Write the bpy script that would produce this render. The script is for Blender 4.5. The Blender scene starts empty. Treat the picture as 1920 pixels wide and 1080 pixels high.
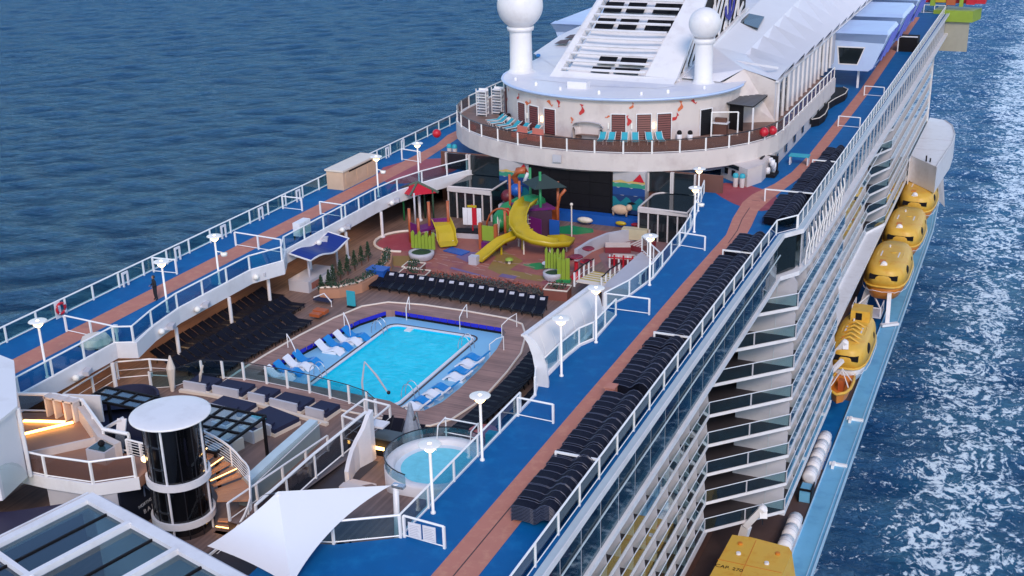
import bpy, bmesh, math, random
from mathutils import Vector, Matrix
import numpy as np
random.seed(7)
PI = math.pi
S = bpy.context.scene
C = S.collection
V = Vector

# ---------------------------------------------------------------- camera
cam_d = bpy.data.cameras.new('camera')
cam = bpy.data.objects.new('camera', cam_d); C.objects.link(cam)
cam_d.sensor_width = 36.0; cam_d.lens = 42.0
cam_d.clip_start = 0.5; cam_d.clip_end = 9000
_r = V((0.91481, 0.40318, -0.02378)); _u = V((-0.12289, 0.33396, 0.93454)); _f = V((-0.38473, 0.85201, -0.35506))
_r = _r.normalized(); _b = -_f.normalized(); _u = _b.cross(_r).normalized(); _r = _u.cross(_b)
cam.matrix_world = Matrix(((_r.x, _u.x, _b.x, 37.1), (_r.y, _u.y, _b.y, 0.0), (_r.z, _u.z, _b.z, 29.0), (0, 0, 0, 1)))
S.camera = cam

# ---------------------------------------------------------------- sky, sun, exposure
SUN_EL = math.radians(38); SUN_AZ = math.radians(152)      # azimuth measured from +Y towards +X: soft, ahead and to port
W = bpy.data.worlds.new('World'); S.world = W; W.use_nodes = True
nt = W.node_tree; bg = nt.nodes['Background']
sky = nt.nodes.new('ShaderNodeTexSky'); sky.sky_type = 'NISHITA'; sky.sun_disc = False
sky.sun_elevation = SUN_EL; sky.sun_rotation = SUN_AZ; sky.air_density = 1.0; sky.dust_density = 0.1; sky.ozone_density = 2.0
nt.links.new(sky.outputs[0], bg.inputs[0]); bg.inputs[1].default_value = 0.15
sl = bpy.data.lights.new('sun', 'SUN'); sl.energy = 1.4; sl.angle = math.radians(18); sl.color = (1.0, 0.81, 0.68)
so = bpy.data.objects.new('sun', sl); C.objects.link(so)
sd = V((math.sin(SUN_AZ) * math.cos(SUN_EL), math.cos(SUN_AZ) * math.cos(SUN_EL), math.sin(SUN_EL)))
so.rotation_euler = sd.to_track_quat('Z', 'Y').to_euler(); so.location = (-60, -60, 80)
S.view_settings.view_transform = 'Standard'; S.view_settings.look = 'None'
S.view_settings.gamma = 1.0; S.view_settings.use_curve_mapping = False
S.view_settings.exposure = 0.68
S.render.engine = 'CYCLES'
S.cycles.transparent_max_bounces = 24; S.cycles.max_bounces = 6

# ---------------------------------------------------------------- materials
def new_mat(name):
    m = bpy.data.materials.new(name); m.use_nodes = True
    n = m.node_tree.nodes; b = n['Principled BSDF']
    return m, n, m.node_tree.links, b
def mat(name, col, rough=0.55, var=0.12, scale=1.5, metal=0.0, bump=0.0, bscale=20.0, dirt=None, dscale=0.35, emit=None, es=0.0, spec=0.5, coord='Object'):
    m, n, l, b = new_mat(name)
    tc = n.new('ShaderNodeTexCoord'); co = tc.outputs[coord]
    nz = n.new('ShaderNodeTexNoise'); nz.inputs['Scale'].default_value = scale; nz.inputs['Detail'].default_value = 5
    l.new(co, nz.inputs['Vector'])
    mx = n.new('ShaderNodeMix'); mx.data_type = 'RGBA'
    c1 = [max(0, c * (1 - var)) for c in col]; c2 = [min(1, c * (1 + var)) for c in col]
    mx.inputs[6].default_value = (*c1, 1); mx.inputs[7].default_value = (*c2, 1)
    l.new(nz.outputs['Fac'], mx.inputs[0]); out = mx.outputs[2]
    if dirt:
        n2 = n.new('ShaderNodeTexNoise'); n2.inputs['Scale'].default_value = dscale; n2.inputs['Detail'].default_value = 7; n2.inputs['Roughness'].default_value = 0.65
        l.new(co, n2.inputs['Vector'])
        r = n.new('ShaderNodeValToRGB'); r.color_ramp.elements[0].position = 0.5; r.color_ramp.elements[1].position = 0.72
        l.new(n2.outputs['Fac'], r.inputs[0])
        m2 = n.new('ShaderNodeMix'); m2.data_type = 'RGBA'; m2.inputs[7].default_value = (*dirt, 1)
        l.new(r.outputs[0], m2.inputs[0]); l.new(out, m2.inputs[6]); out = m2.outputs[2]
    l.new(out, b.inputs['Base Color'])
    b.inputs['Roughness'].default_value = rough; b.inputs['Metallic'].default_value = metal
    b.inputs['Specular IOR Level'].default_value = spec
    if bump:
        n3 = n.new('ShaderNodeTexNoise'); n3.inputs['Scale'].default_value = bscale; l.new(co, n3.inputs['Vector'])
        bp = n.new('ShaderNodeBump'); bp.inputs['Strength'].default_value = bump; bp.inputs['Distance'].default_value = 0.05
        l.new(n3.outputs['Fac'], bp.inputs['Height']); l.new(bp.outputs[0], b.inputs['Normal'])
    if emit:
        b.inputs['Emission Color'].default_value = (*emit, 1); b.inputs['Emission Strength'].default_value = es
    return m
def glass(name, tint, ior=1.45, rough=0.03, extra=0.0, film=None):
    m, n, l, b = new_mat(name); n.remove(b)
    out = n['Material Output']
    tr = n.new('ShaderNodeBsdfTransparent'); tr.inputs[0].default_value = (*[c ** 0.5 for c in tint], 1)
    gl = n.new('ShaderNodeBsdfGlossy'); gl.inputs['Roughness'].default_value = rough; gl.inputs[0].default_value = (0.9, 0.95, 1, 1)
    lw = n.new('ShaderNodeLayerWeight'); lw.inputs[0].default_value = 0.5
    pw = n.new('ShaderNodeMath'); pw.operation = 'POWER'; pw.inputs[1].default_value = 4.0; l.new(lw.outputs['Facing'], pw.inputs[0])
    mx = n.new('ShaderNodeMixShader'); l.new(tr.outputs[0], mx.inputs[1]); l.new(gl.outputs[0], mx.inputs[2])
    ad = n.new('ShaderNodeMath'); ad.operation = 'MULTIPLY_ADD'; ad.use_clamp = True; ad.inputs[1].default_value = 0.8; ad.inputs[2].default_value = 0.03+extra
    l.new(pw.outputs[0], ad.inputs[0]); l.new(ad.outputs[0], mx.inputs[0])
    last = mx
    if film:
        df = n.new('ShaderNodeBsdfDiffuse'); df.inputs[0].default_value = (*film[0], 1)
        m2 = n.new('ShaderNodeMixShader'); m2.inputs[0].default_value = film[1]
        l.new(mx.outputs[0], m2.inputs[1]); l.new(df.outputs[0], m2.inputs[2]); last = m2
    l.new(last.outputs[0], out.inputs[0])
    return m
def planks(name, col, width=0.14, axis=0, rough=0.6, depth=0.5, gap=(0.03, 0.02, 0.02)):
    """boards along one axis with a dark seam: far too fine to tell apart at this size"""
    m, n, l, b = new_mat(name)
    tc = n.new('ShaderNodeTexCoord'); sx = n.new('ShaderNodeSeparateXYZ'); l.new(tc.outputs['Object'], sx.inputs[0])
    dv = n.new('ShaderNodeMath'); dv.operation = 'DIVIDE'; dv.inputs[1].default_value = width; l.new(sx.outputs[axis], dv.inputs[0])
    fl = n.new('ShaderNodeMath'); fl.operation = 'FLOOR'; l.new(dv.outputs[0], fl.inputs[0])
    wn = n.new('ShaderNodeTexWhiteNoise'); wn.noise_dimensions = '1D'; l.new(fl.outputs[0], wn.inputs['W'])
    nz = n.new('ShaderNodeTexNoise'); nz.inputs['Scale'].default_value = 0.8; nz.inputs['Detail'].default_value = 6; l.new(tc.outputs['Object'], nz.inputs['Vector'])
    ad = n.new('ShaderNodeMath'); ad.operation = 'MULTIPLY_ADD'; ad.inputs[1].default_value = 0.45; l.new(wn.outputs[0], ad.inputs[0]); l.new(nz.outputs['Fac'], ad.inputs[2])
    rp = n.new('ShaderNodeValToRGB'); rp.color_ramp.elements[0].position = 0.25; rp.color_ramp.elements[1].position = 1.1 if False else 1.0
    rp.color_ramp.elements[0].color = (*[c * 0.65 for c in col], 1); rp.color_ramp.elements[1].color = (*[min(1, c * 1.35) for c in col], 1)
    l.new(ad.outputs[0], rp.inputs[0]); l.new(rp.outputs[0], b.inputs['Base Color'])
    b.inputs['Roughness'].default_value = rough
    return m

M = {}
M['white'] = mat('white_paint', (0.76, 0.74, 0.75), 0.42, 0.05, 0.9, dirt=(0.66, 0.63, 0.63), dscale=0.6)
M['white_far'] = mat('roof_white_paint', (0.74, 0.72, 0.74), 0.45, 0.05, 0.5, dirt=(0.60, 0.60, 0.68), dscale=0.25)
M['cream'] = mat('cream_paint', (0.62, 0.55, 0.52), 0.55, 0.06, 0.8, dirt=(0.50, 0.42, 0.40), dscale=0.5)
M['grey_white'] = mat('pale_grey_paint', (0.50, 0.49, 0.53), 0.5, 0.06, 1.0, dirt=(0.42, 0.41, 0.45))
M['lilac'] = mat('pale_blue_paint', (0.46, 0.58, 0.80), 0.4, 0.05, 0.6, dirt=(0.42, 0.5, 0.74))
M['rail'] = mat('rail_paint', (0.86, 0.84, 0.82), 0.38, 0.04)
M['deck_blue'] = mat('blue_deck_coating', (0.0, 0.105, 0.31), 0.62, 0.12, 0.9, spec=0.22, bump=0.15, bscale=25, dirt=(0.004, 0.15, 0.38), dscale=0.8)
M['track'] = mat('terracotta_track_coating', (0.50, 0.20, 0.145), 0.7, 0.10, 0.9, spec=0.2, bump=0.1, dirt=(0.58, 0.27, 0.18), dscale=1.6)
M['seam'] = mat('dark_seam', (0.07, 0.04, 0.04), 0.7)
M['red_deck'] = mat('red_deck_coating', (0.32, 0.045, 0.06), 0.6, 0.15, 0.8, dirt=(0.42, 0.10, 0.10))
M['teak'] = planks('weathered_plank_deck', (0.185, 0.115, 0.092))
M['teak_rim'] = planks('pool_surround_planks', (0.27, 0.155, 0.125), 0.12, 1)
M['teak16'] = planks('upper_plank_deck', (0.20, 0.12, 0.095), 0.14, 1)
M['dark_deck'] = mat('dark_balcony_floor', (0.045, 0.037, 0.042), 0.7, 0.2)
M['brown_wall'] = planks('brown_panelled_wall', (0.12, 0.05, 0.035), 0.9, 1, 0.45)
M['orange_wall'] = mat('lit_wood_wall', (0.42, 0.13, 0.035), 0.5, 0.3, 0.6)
M['dark_glass'] = mat('dark_window_glass', (0.012, 0.018, 0.022), 0.08, 0.4, 0.4, spec=0.7)
M['teal_window'] = mat('balcony_window_glass', (0.03, 0.07, 0.085), 0.12, 0.5, 0.5, spec=0.7)
M['black'] = mat('black_panel', (0.009, 0.008, 0.010), 0.6, 0.3, spec=0.2)
M['navy'] = mat('navy_cushion', (0.012, 0.016, 0.05), 0.8, 0.2)
M['mesh_black'] = mat('black_sling_fabric', (0.006, 0.007, 0.015), 0.75, 0.3, 6.0, spec=0.15)
M['frame_dark'] = mat('dark_lounger_frame', (0.015, 0.015, 0.02), 0.35, 0.2, metal=0.2)
M['wicker'] = mat('dark_woven_lounger', (0.010, 0.012, 0.024), 0.8, 0.5, 14.0, bump=0.5, bscale=40, spec=0.12)
M['curb'] = mat('pale_curb', (0.72, 0.62, 0.52), 0.5, 0.08)
M['shelf'] = mat('pale_blue_pool_shelf', (0.22, 0.50, 0.72), 0.45, 0.06, 0.7)
M['poolfloor'] = mat('turquoise_pool_tile', (0.0, 0.55, 0.85), 0.5, 0.05, 0.6)
M['cobalt'] = mat('cobalt_tile', (0.02, 0.02, 0.50), 0.25, 0.35, 2.0)
M['lounger_blue'] = mat('blue_moulded_plastic', (0.01, 0.24, 0.62), 0.3, 0.08)
M['lounger_white'] = mat('white_moulded_plastic', (0.82, 0.84, 0.88), 0.3, 0.04)
M['teal_lounger'] = mat('teal_sling_fabric', (0.03, 0.36, 0.44), 0.6, 0.1)
M['steel'] = mat('brushed_steel', (0.60, 0.62, 0.64), 0.25, 0.08, 4.0, metal=0.8)
M['lamp_w'] = mat('lamp_disc_paint', (0.86, 0.83, 0.76), 0.4, 0.04)
M['bulb'] = mat('lamp_glow', (1, 0.8, 0.5), 0.5, 0, emit=(1.0, 0.62, 0.28), es=4.0)
M['strip'] = mat('warm_light_strip', (1, 0.7, 0.3), 0.5, 0, emit=(1.0, 0.55, 0.14), es=5.0)
M['canvas'] = mat('white_canvas', (0.70, 0.71, 0.75), 0.75, 0.04, 0.5, bump=0.15, bscale=3)
M['yellow'] = mat('yellow_slide_plastic', (0.50, 0.36, 0.012), 0.35, 0.12)
M['lime'] = mat('lime_plastic', (0.26, 0.36, 0.035), 0.4, 0.15)
M['green'] = mat('green_plastic', (0.02, 0.25, 0.08), 0.4, 0.15)
M['orange'] = mat('orange_plastic', (0.42, 0.10, 0.03), 0.4, 0.15)
M['purple'] = mat('purple_plastic', (0.14, 0.01, 0.13), 0.4, 0.15)
M['red'] = mat('red_plastic', (0.50, 0.01, 0.025), 0.4, 0.15)
M['blue'] = mat('blue_plastic', (0.01, 0.09, 0.38), 0.4, 0.15)
M['lifeboat'] = mat('lifeboat_yellow', (0.70, 0.42, 0.06), 0.45, 0.10, 0.8, dirt=(0.62, 0.28, 0.02), dscale=0.8)
M['lifeboat_o'] = mat('lifeboat_orange', (0.62, 0.20, 0.02), 0.4, 0.10)
M['ledge'] = mat('light_blue_ledge', (0.15, 0.42, 0.62), 0.5, 0.12, 0.6, dirt=(0.10, 0.31, 0.52), dscale=0.5)
M['hull'] = mat('navy_hull_paint', (0.01, 0.03, 0.10), 0.4, 0.15)
M['brown_deck'] = mat('brown_boat_deck', (0.09, 0.055, 0.05), 0.7, 0.15)
M['plant'] = mat('dark_green_leaves', (0.02, 0.055, 0.025), 0.7, 0.5, 6)
M['pink'] = mat('coral_rubber_floor', (0.33, 0.115, 0.085), 0.7, 0.25, 0.7, dirt=(0.22, 0.05, 0.08), dscale=0.5)
M['mustard'] = mat('mustard_rubber_floor', (0.27, 0.165, 0.045), 0.7, 0.15)
M['violet'] = mat('violet_rubber_floor', (0.17, 0.11, 0.22), 0.7, 0.15)
M['skin'] = mat('skin', (0.35, 0.18, 0.12), 0.5)
M['hair'] = mat('black_hair', (0.01, 0.008, 0.007), 0.5)
M['uniform'] = mat('black_uniform', (0.012, 0.012, 0.016), 0.8)
M['beige'] = mat('beige_box_paint', (0.62, 0.42, 0.28), 0.6, 0.1, dirt=(0.5, 0.33, 0.2))
M['screen_glass'] = glass('frosted_wind_screen', (0.62, 0.66, 0.72), 1.5, 0.3, 0.05, film=((0.72, 0.71, 0.73), 0.93))
G = {}
G['teal'] = glass('clear_teal_glass', (0.50, 0.72, 0.76), 1.5, 0.03, 0.02)
G['outer'] = glass('clear_sea_glass', (0.42, 0.62, 0.60), 1.5, 0.03, 0.02)
G['brown'] = glass('bronze_glass', (0.60, 0.46, 0.40), 1.5, 0.05, 0.0, film=((0.22, 0.13, 0.11), 0.25))
G['balc'] = glass('balcony_glass', (0.60, 0.78, 0.80), 1.5, 0.03, 0.03)
G['roof'] = glass('dark_roof_glass', (0.16, 0.28, 0.34), 1.6, 0.04, 0.05)
G['gallery'] = glass('gallery_glass', (0.16, 0.28, 0.31), 1.5, 0.03, 0.0)
G['smoke'] = glass('smoked_glass', (0.22, 0.24, 0.27), 1.5, 0.04, 0.02)
G['pale'] = glass('pale_glass_roof', (0.66, 0.80, 0.78), 1.6, 0.06, 0.04)

# ---------------------------------------------------------------- mesh helpers
class MB:
    def __init__(s): s.v = []; s.f = []; s.sm = False
    def add(s, vs, fs):
        k = len(s.v); s.v += [tuple(map(float, p)) for p in vs]; s.f += [tuple(i + k for i in f) for f in fs]; return s
    def box(s, x0, x1, y0, y1, z0, z1):
        return s.add([(x0,y0,z0),(x1,y0,z0),(x1,y1,z0),(x0,y1,z0),(x0,y0,z1),(x1,y0,z1),(x1,y1,z1),(x0,y1,z1)],
                     [(0,3,2,1),(4,5,6,7),(0,1,5,4),(1,2,6,5),(2,3,7,6),(3,0,4,7)])
    def obox(s, c, sz, a=0.0):
        k = len(s.v); s.box(-sz[0]/2, sz[0]/2, -sz[1]/2, sz[1]/2, -sz[2]/2, sz[2]/2)
        ca, sa = math.cos(a), math.sin(a)
        for i in range(k, len(s.v)):
            x, y, z = s.v[i]; s.v[i] = (c[0] + x*ca - y*sa, c[1] + x*sa + y*ca, c[2] + z)
        return s
    def beam(s, p, q, w=0.1, h=0.1, up=(0,0,1)):
        p = V(p); q = V(q); d = (q - p)
        if d.length < 1e-6: return s
        d.normalize(); u = V(up)
        if abs(d.dot(u)) > 0.99: u = V((0,1,0))
        r = d.cross(u).normalized() * (w/2); t = r.cross(d).normalized() * (h/2)
        vs = [p-r-t, p+r-t, p+r+t, p-r+t, q-r-t, q+r-t, q+r+t, q-r+t]
        return s.add(vs, [(0,1,2,3),(7,6,5,4),(0,4,5,1),(1,5,6,2),(2,6,7,3),(3,7,4,0)])
    def tube(s, pts, r, n=6, closed=False, rads=None):
        pts = [V(p) for p in pts]; m = len(pts); rings = []
        for i, p in enumerate(pts):
            a = pts[(i-1) % m] if (closed or i > 0) else p; b = pts[(i+1) % m] if (closed or i < m-1) else p
            d = (b - a).normalized(); u = V((0,0,1)) if abs(d.z) < 0.95 else V((0,1,0))
            x = d.cross(u).normalized(); y = d.cross(x).normalized(); rr = rads[i] if rads else r
            rings.append([p + (x*math.cos(2*PI*k/n) + y*math.sin(2*PI*k/n))*rr for k in range(n)])
        k0 = len(s.v); s.v += [tuple(q) for rg in rings for q in rg]
        for i in range(m if closed else m-1):
            j = (i+1) % m
            for k in range(n):
                k2 = (k+1) % n; s.f.append((k0+i*n+k, k0+j*n+k, k0+j*n+k2, k0+i*n+k2))
        if not closed:
            s.f.append(tuple(k0+k for k in range(n))); s.f.append(tuple(k0+(m-1)*n+k for k in reversed(range(n))))
        return s
    def lathe(s, prof, c=(0,0,0), n=24, a0=0, a1=2*PI, sx=1, sy=1):
        full = abs(a1-a0-2*PI) < 1e-6; cnt = n if full else n+1; k0 = len(s.v)
        for (r, z) in prof:
            for k in range(cnt):
                a = a0 + (a1-a0)*k/n; s.v.append((c[0]+r*math.cos(a)*sx, c[1]+r*math.sin(a)*sy, c[2]+z))
        for i in range(len(prof)-1):
            for k in range(n):
                k2 = (k+1) % cnt; s.f.append((k0+i*cnt+k, k0+i*cnt+k2, k0+(i+1)*cnt+k2, k0+(i+1)*cnt+k))
        return s
    def prism(s, poly, z0, z1):
        n = len(poly); a = sum(poly[i][0]*poly[(i+1)%n][1]-poly[(i+1)%n][0]*poly[i][1] for i in range(n))
        if a < 0: poly = poly[::-1]
        k = len(s.v); s.v += [(x,y,z0) for x,y in poly] + [(x,y,z1) for x,y in poly]
        s.f.append(tuple(k+i for i in reversed(range(n)))); s.f.append(tuple(k+n+i for i in range(n)))
        for i in range(n): j = (i+1) % n; s.f.append((k+i, k+j, k+n+j, k+n+i))
        return s
    def strip(s, pts, w, z0, z1, side=0):
        """ribbon of width w following a plan line; side -1/0/1 = right/centre/left of travel"""
        pts = [V((p[0], p[1])) for p in pts]; L = []; R = []
        for i, p in enumerate(pts):
            a = pts[max(0,i-1)]; b = pts[min(len(pts)-1,i+1)]; d = (b-a).normalized(); nrm = V((-d.y, d.x))
            if 0 < i < len(pts)-1:
                d1 = (p-pts[i-1]).normalized(); k = max(0.5, nrm.dot(V((-d1.y, d1.x)))); nrm = nrm / k
            L.append(p + nrm*w*((1+side)/2)); R.append(p - nrm*w*((1-side)/2))
        for i in range(len(pts)-1):
            q = [L[i], R[i], R[i+1], L[i+1]]; k = len(s.v)
            s.v += [(a.x,a.y,z0) for a in q] + [(a.x,a.y,z1) for a in q]
            s.f += [(k+3,k+2,k+1,k),(k+4,k+5,k+6,k+7),(k+1,k+2,k+6,k+5),(k+3,k,k+4,k+7)]
            if i == 0: s.f.append((k,k+1,k+5,k+4))
            if i == len(pts)-2: s.f.append((k+2,k+3,k+7,k+6))
        return s
    def sheet(s, poly, z):
        n = len(poly); a = sum(poly[i][0]*poly[(i+1)%n][1]-poly[(i+1)%n][0]*poly[i][1] for i in range(n))
        if a < 0: poly = poly[::-1]
        return s.add([(x,y,z) for x,y in poly], [tuple(range(n))])
    def panel(s, a, b, z0, z1, t=0.03):
        """upright pane between plan points a and b"""
        a = V((a[0],a[1])); b = V((b[0],b[1])); d = (b-a).normalized(); nn = V((-d.y,d.x))*t/2
        q = [a-nn, b-nn, b+nn, a+nn]
        return s.add([(p.x,p.y,z0) for p in q]+[(p.x,p.y,z1) for p in q], [(0,3,2,1),(4,5,6,7),(0,1,5,4),(1,2,6,5),(2,3,7,6),(3,0,4,7)])
    def sphere(s, c, r, n=12, m=8, sx=1, sy=1, sz=1):
        return s.lathe([(max(1e-4, r*math.sin(PI*i/m)), -r*math.cos(PI*i/m)*sz) for i in range(m+1)], c, n, sx=sx, sy=sy)
    def mesh(s, name, m, smooth=None):
        me = bpy.data.meshes.new(name); me.from_pydata(s.v, [], s.f); me.materials.append(m)
        if smooth or (smooth is None and s.sm): me.polygons.foreach_set('use_smooth', [True]*len(me.polygons))
        bm = bmesh.new(); bm.from_mesh(me); bmesh.ops.recalc_face_normals(bm, faces=bm.faces); bm.to_mesh(me); bm.free()
        return me
def link(name, me, parent=None, loc=None):
    o = bpy.data.objects.new(name, me); C.objects.link(o)
    if parent is not None: o.parent = parent
    if loc is not None: o.location = loc
    return o
def struct(name, mb, m, kind='structure', smooth=False):
    o = link(name, mb.mesh(name, m, smooth)); o['kind'] = kind; return o
def thing(name, label, cat, loc=(0,0,0), rz=0.0, group=None):
    o = bpy.data.objects.new(name, None); C.objects.link(o); o.location = loc; o.rotation_euler = (0,0,rz)
    o.empty_display_size = 0.2
    o['label'] = label; o['category'] = cat
    if group: o['group'] = group
    return o
def part(t, name, mb, m, smooth=False, local=False, label=None):
    """mesh child; world-space meshes are shifted back by the location of the thing"""
    me = mb.mesh(name, m, smooth) if isinstance(mb, MB) else mb
    off = (0,0,0) if (local or t.type == 'MESH') else tuple(-c for c in t.location)
    o = link(name, me, t, off)
    if label: o['label'] = label
    return o
def single(name, mb, m, label, cat, group=None, smooth=False):
    o = link(name, mb.mesh(name, m, smooth)); o['label'] = label; o['category'] = cat
    if group: o['group'] = group
    return o
def copy_tree(o, parent=None):
    c = o.copy(); C.objects.link(c)
    if parent is not None: c.parent = parent
    for ch in [k for k in o.children]: copy_tree(ch, c)
    return c
ONES = ['first','second','third','fourth','fifth','sixth','seventh','eighth','ninth','tenth','eleventh','twelfth','thirteenth','fourteenth','fifteenth','sixteenth','seventeenth','eighteenth','nineteenth','twentieth']
def ordn(n):
    if n <= 20: return ONES[n-1]
    t = {2:'twenty',3:'thirty',4:'forty',5:'fifty',6:'sixty',7:'seventy',8:'eighty',9:'ninety'}[n//10]
    return (t[:-1] + 'ieth') if n % 10 == 0 else t + '-' + ONES[n%10-1]

def lerp(a, b, t): return tuple(a[i] + (b[i]-a[i])*t for i in range(len(a)))
def resample(pts, step):
    """points every `step` along a plan polyline, corners kept"""
    out = [pts[0]]
    for i in range(len(pts)-1):
        L = math.dist(pts[i], pts[i+1]); n = max(1, round(L/step))
        for k in range(1, n+1): out.append(lerp(pts[i], pts[i+1], k/n))
    return out
POST = {}
def railing(name, label, pts, z, h=1.1, step=2.6, g='teal', pm='rail', hm='rail', post=0.11, hr=0.055, group=None, cat='railing', low=0.1, bars=0, zs=None, keep=False, topm=None):
    """railing along plan points: handrail, bottom rail, posts, one glass pane per bay"""
    P = pts if keep else resample(pts, step)
    Z = zs if zs else [z]*len(P)
    t = thing(name, label, cat, (P[0][0], P[0][1], Z[0]), 0, group)
    part(t, 'handrail', MB().tube([(p[0],p[1],zz+h) for p, zz in zip(P, Z)], hr, 6), M[hm])
    part(t, 'bottom_rail', MB().tube([(p[0],p[1],zz+low) for p, zz in zip(P, Z)], hr*0.6, 4), M[pm])
    key = (h, post, pm)
    if key not in POST: POST[key] = MB().box(-post/2, post/2, -post/2, post/2, 0, h).mesh('post', M[pm])
    for p, zz in zip(P, Z): link('post', POST[key], t, (p[0]-P[0][0], p[1]-P[0][1], zz-Z[0]))
    for i in range(len(P)-1):
        a, b = P[i], P[i+1]
        if math.dist(a, b) < 0.35: continue
        if bars:
            mb = MB()
            for k in range(bars):
                q = (k+1)/(bars+1)*h
                mb.tube([(a[0],a[1],Z[i]+q),(b[0],b[1],Z[i+1]+q)], 0.018, 4)
            part(t, 'rail_bars', mb, M[pm])
        elif g:
            m2 = 0.09; a2 = lerp(a, b, m2/math.dist(a,b)); b2 = lerp(b, a, m2/math.dist(a,b)); d = V((b2[0]-a2[0], b2[1]-a2[1])).normalized(); nn = V((-d.y, d.x))*0.008
            z0, z1 = Z[i]+low+0.05, Z[i+1]+low+0.05; hh = h-low-0.12
            vs = [(a2[0]-nn.x,a2[1]-nn.y,z0),(b2[0]-nn.x,b2[1]-nn.y,z1),(b2[0]+nn.x,b2[1]+nn.y,z1),(a2[0]+nn.x,a2[1]+nn.y,z0)]
            vs += [(x,y,zz+hh) for x,y,zz in vs]
            part(t, 'glass_panel', MB().add(vs, [(0,3,2,1),(4,5,6,7),(0,1,5,4),(1,2,6,5),(2,3,7,6),(3,0,4,7)]), G[g])
    return t

# ================================================================ THE SEA
SEA = -42.0
def sea_material():
    m, n, l, b = new_mat('sea_water')
    g = n.new('ShaderNodeNewGeometry'); sx = n.new('ShaderNodeSeparateXYZ'); l.new(g.outputs['Position'], sx.inputs[0])
    def math_(op, a, bb=None, clamp=False):
        q = n.new('ShaderNodeMath'); q.operation = op; q.use_clamp = clamp
        for i, x in enumerate((a, bb)):
            if x is None: continue
            if isinstance(x, (int, float)): q.inputs[i].default_value = x
            else: l.new(x, q.inputs[i])
        return q.outputs[0]
    def noise(scale, detail=6, rough=0.6, stretch=(1,1,1), dist=0.0):
        mp = n.new('ShaderNodeMapping'); mp.inputs['Scale'].default_value = stretch; l.new(g.outputs['Position'], mp.inputs[0])
        q = n.new('ShaderNodeTexNoise'); q.inputs['Scale'].default_value = scale; q.inputs['Detail'].default_value = detail
        q.inputs['Roughness'].default_value = rough; q.inputs['Distortion'].default_value = dist; l.new(mp.outputs[0], q.inputs['Vector']); return q
    # body colour: broad greener and bluer patches, ripple light and shade painted in
    base = n.new('ShaderNodeMix'); base.data_type = 'RGBA'
    base.inputs[6].default_value = (0.001, 0.026, 0.085, 1); base.inputs[7].default_value = (0.006, 0.074, 0.155, 1)
    hw = noise(0.40, 7, 0.68, (0.6, 1.5, 1), 0.9).outputs['Fac']
    l.new(math_('ADD', math_('MULTIPLY', noise(0.03, 4).outputs['Fac'], 0.7), math_('MULTIPLY', math_('SUBTRACT', hw, 0.47), 3.2), True), base.inputs[0])
    # wake on the port side: brighter churned blue, then lace foam
    x = sx.outputs[0]; y = sx.outputs[1]
    wob = math_('MULTIPLY', math_('SUBTRACT', noise(0.035, 3).outputs['Fac'], 0.5), 22.0)
    xc = math_('SUBTRACT', math_('ADD', x, wob), 33.5)
    band = n.new('ShaderNodeMapRange'); band.interpolation_type = 'SMOOTHSTEP'; l.new(math_('ABSOLUTE', xc), band.inputs[0])
    band.inputs[1].default_value = 10.5; band.inputs[2].default_value = 1.5; band.inputs[3].default_value = 0.0; band.inputs[4].default_value = 1.0
    side = n.new('ShaderNodeMapRange'); side.interpolation_type = 'SMOOTHSTEP'; l.new(x, side.inputs[0]); side.inputs[1].default_value = -10; side.inputs[2].default_value = 12
    outer = n.new('ShaderNodeMapRange'); outer.interpolation_type = 'SMOOTHSTEP'; l.new(x, outer.inputs[0]); outer.inputs[1].default_value = 70; outer.inputs[2].default_value = 44
    far = n.new('ShaderNodeMapRange'); l.new(y, far.inputs[0]); far.inputs[1].default_value = 150; far.inputs[2].default_value = 320; far.inputs[3].default_value = 0.0; far.inputs[4].default_value = 0.22
    near = math_('MULTIPLY', side.outputs[0], outer.outputs[0], True)
    amount = math_('MULTIPLY', near, math_('ADD', math_('ADD', math_('MULTIPLY', band.outputs[0], 0.56), 0.34), far.outputs[0]))
    # lace: ridged noise at three sizes
    def ridge(scale, detail, k, dist):
        q = noise(scale, detail, 0.62, (1.0, 0.8, 1), dist).outputs['Fac']
        return math_('SUBTRACT', 1.0, math_('MULTIPLY', math_('ABSOLUTE', math_('SUBTRACT', q, 0.5)), k), True)
    lace = math_('ADD', math_('MULTIPLY', ridge(0.10, 6, 10.0, 2.2), 0.30), math_('MULTIPLY', ridge(0.40, 7, 7.0, 1.8), 0.50))
    fine = noise(1.0, 5, 0.6, (1.0,0.8,1), 0.9).outputs['Fac']
    lace = math_('ADD', lace, math_('MULTIPLY', math_('SUBTRACT', fine, 0.5), 1.6))
    thr = math_('SUBTRACT', 0.92, math_('MULTIPLY', amount, 0.52))
    foam = n.new('ShaderNodeMapRange'); foam.interpolation_type = 'SMOOTHSTEP'; l.new(math_('SUBTRACT', lace, thr), foam.inputs[0]); foam.inputs[1].default_value = -0.06; foam.inputs[2].default_value = 0.26
    foam_m = math_('MULTIPLY', foam.outputs[0], math_('MULTIPLY', near, 1.0), True)
    churn = n.new('ShaderNodeMix'); churn.data_type = 'RGBA'; churn.inputs[7].default_value = (0.03, 0.26, 0.42, 1)
    l.new(base.outputs[2], churn.inputs[6])
    deep = n.new('ShaderNodeMix'); deep.data_type = 'RGBA'; deep.inputs[7].default_value = (0.0, 0.055, 0.24, 1)
    l.new(base.outputs[2], deep.inputs[6]); l.new(near, deep.inputs[0]); l.new(deep.outputs[2], churn.inputs[6])
    l.new(math_('MULTIPLY', amount, noise(0.12, 5).outputs['Fac'], True), churn.inputs[0])
    fm = n.new('ShaderNodeMix'); fm.data_type = 'RGBA'; fm.inputs[7].default_value = (0.78, 0.90, 0.95, 1)
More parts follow.
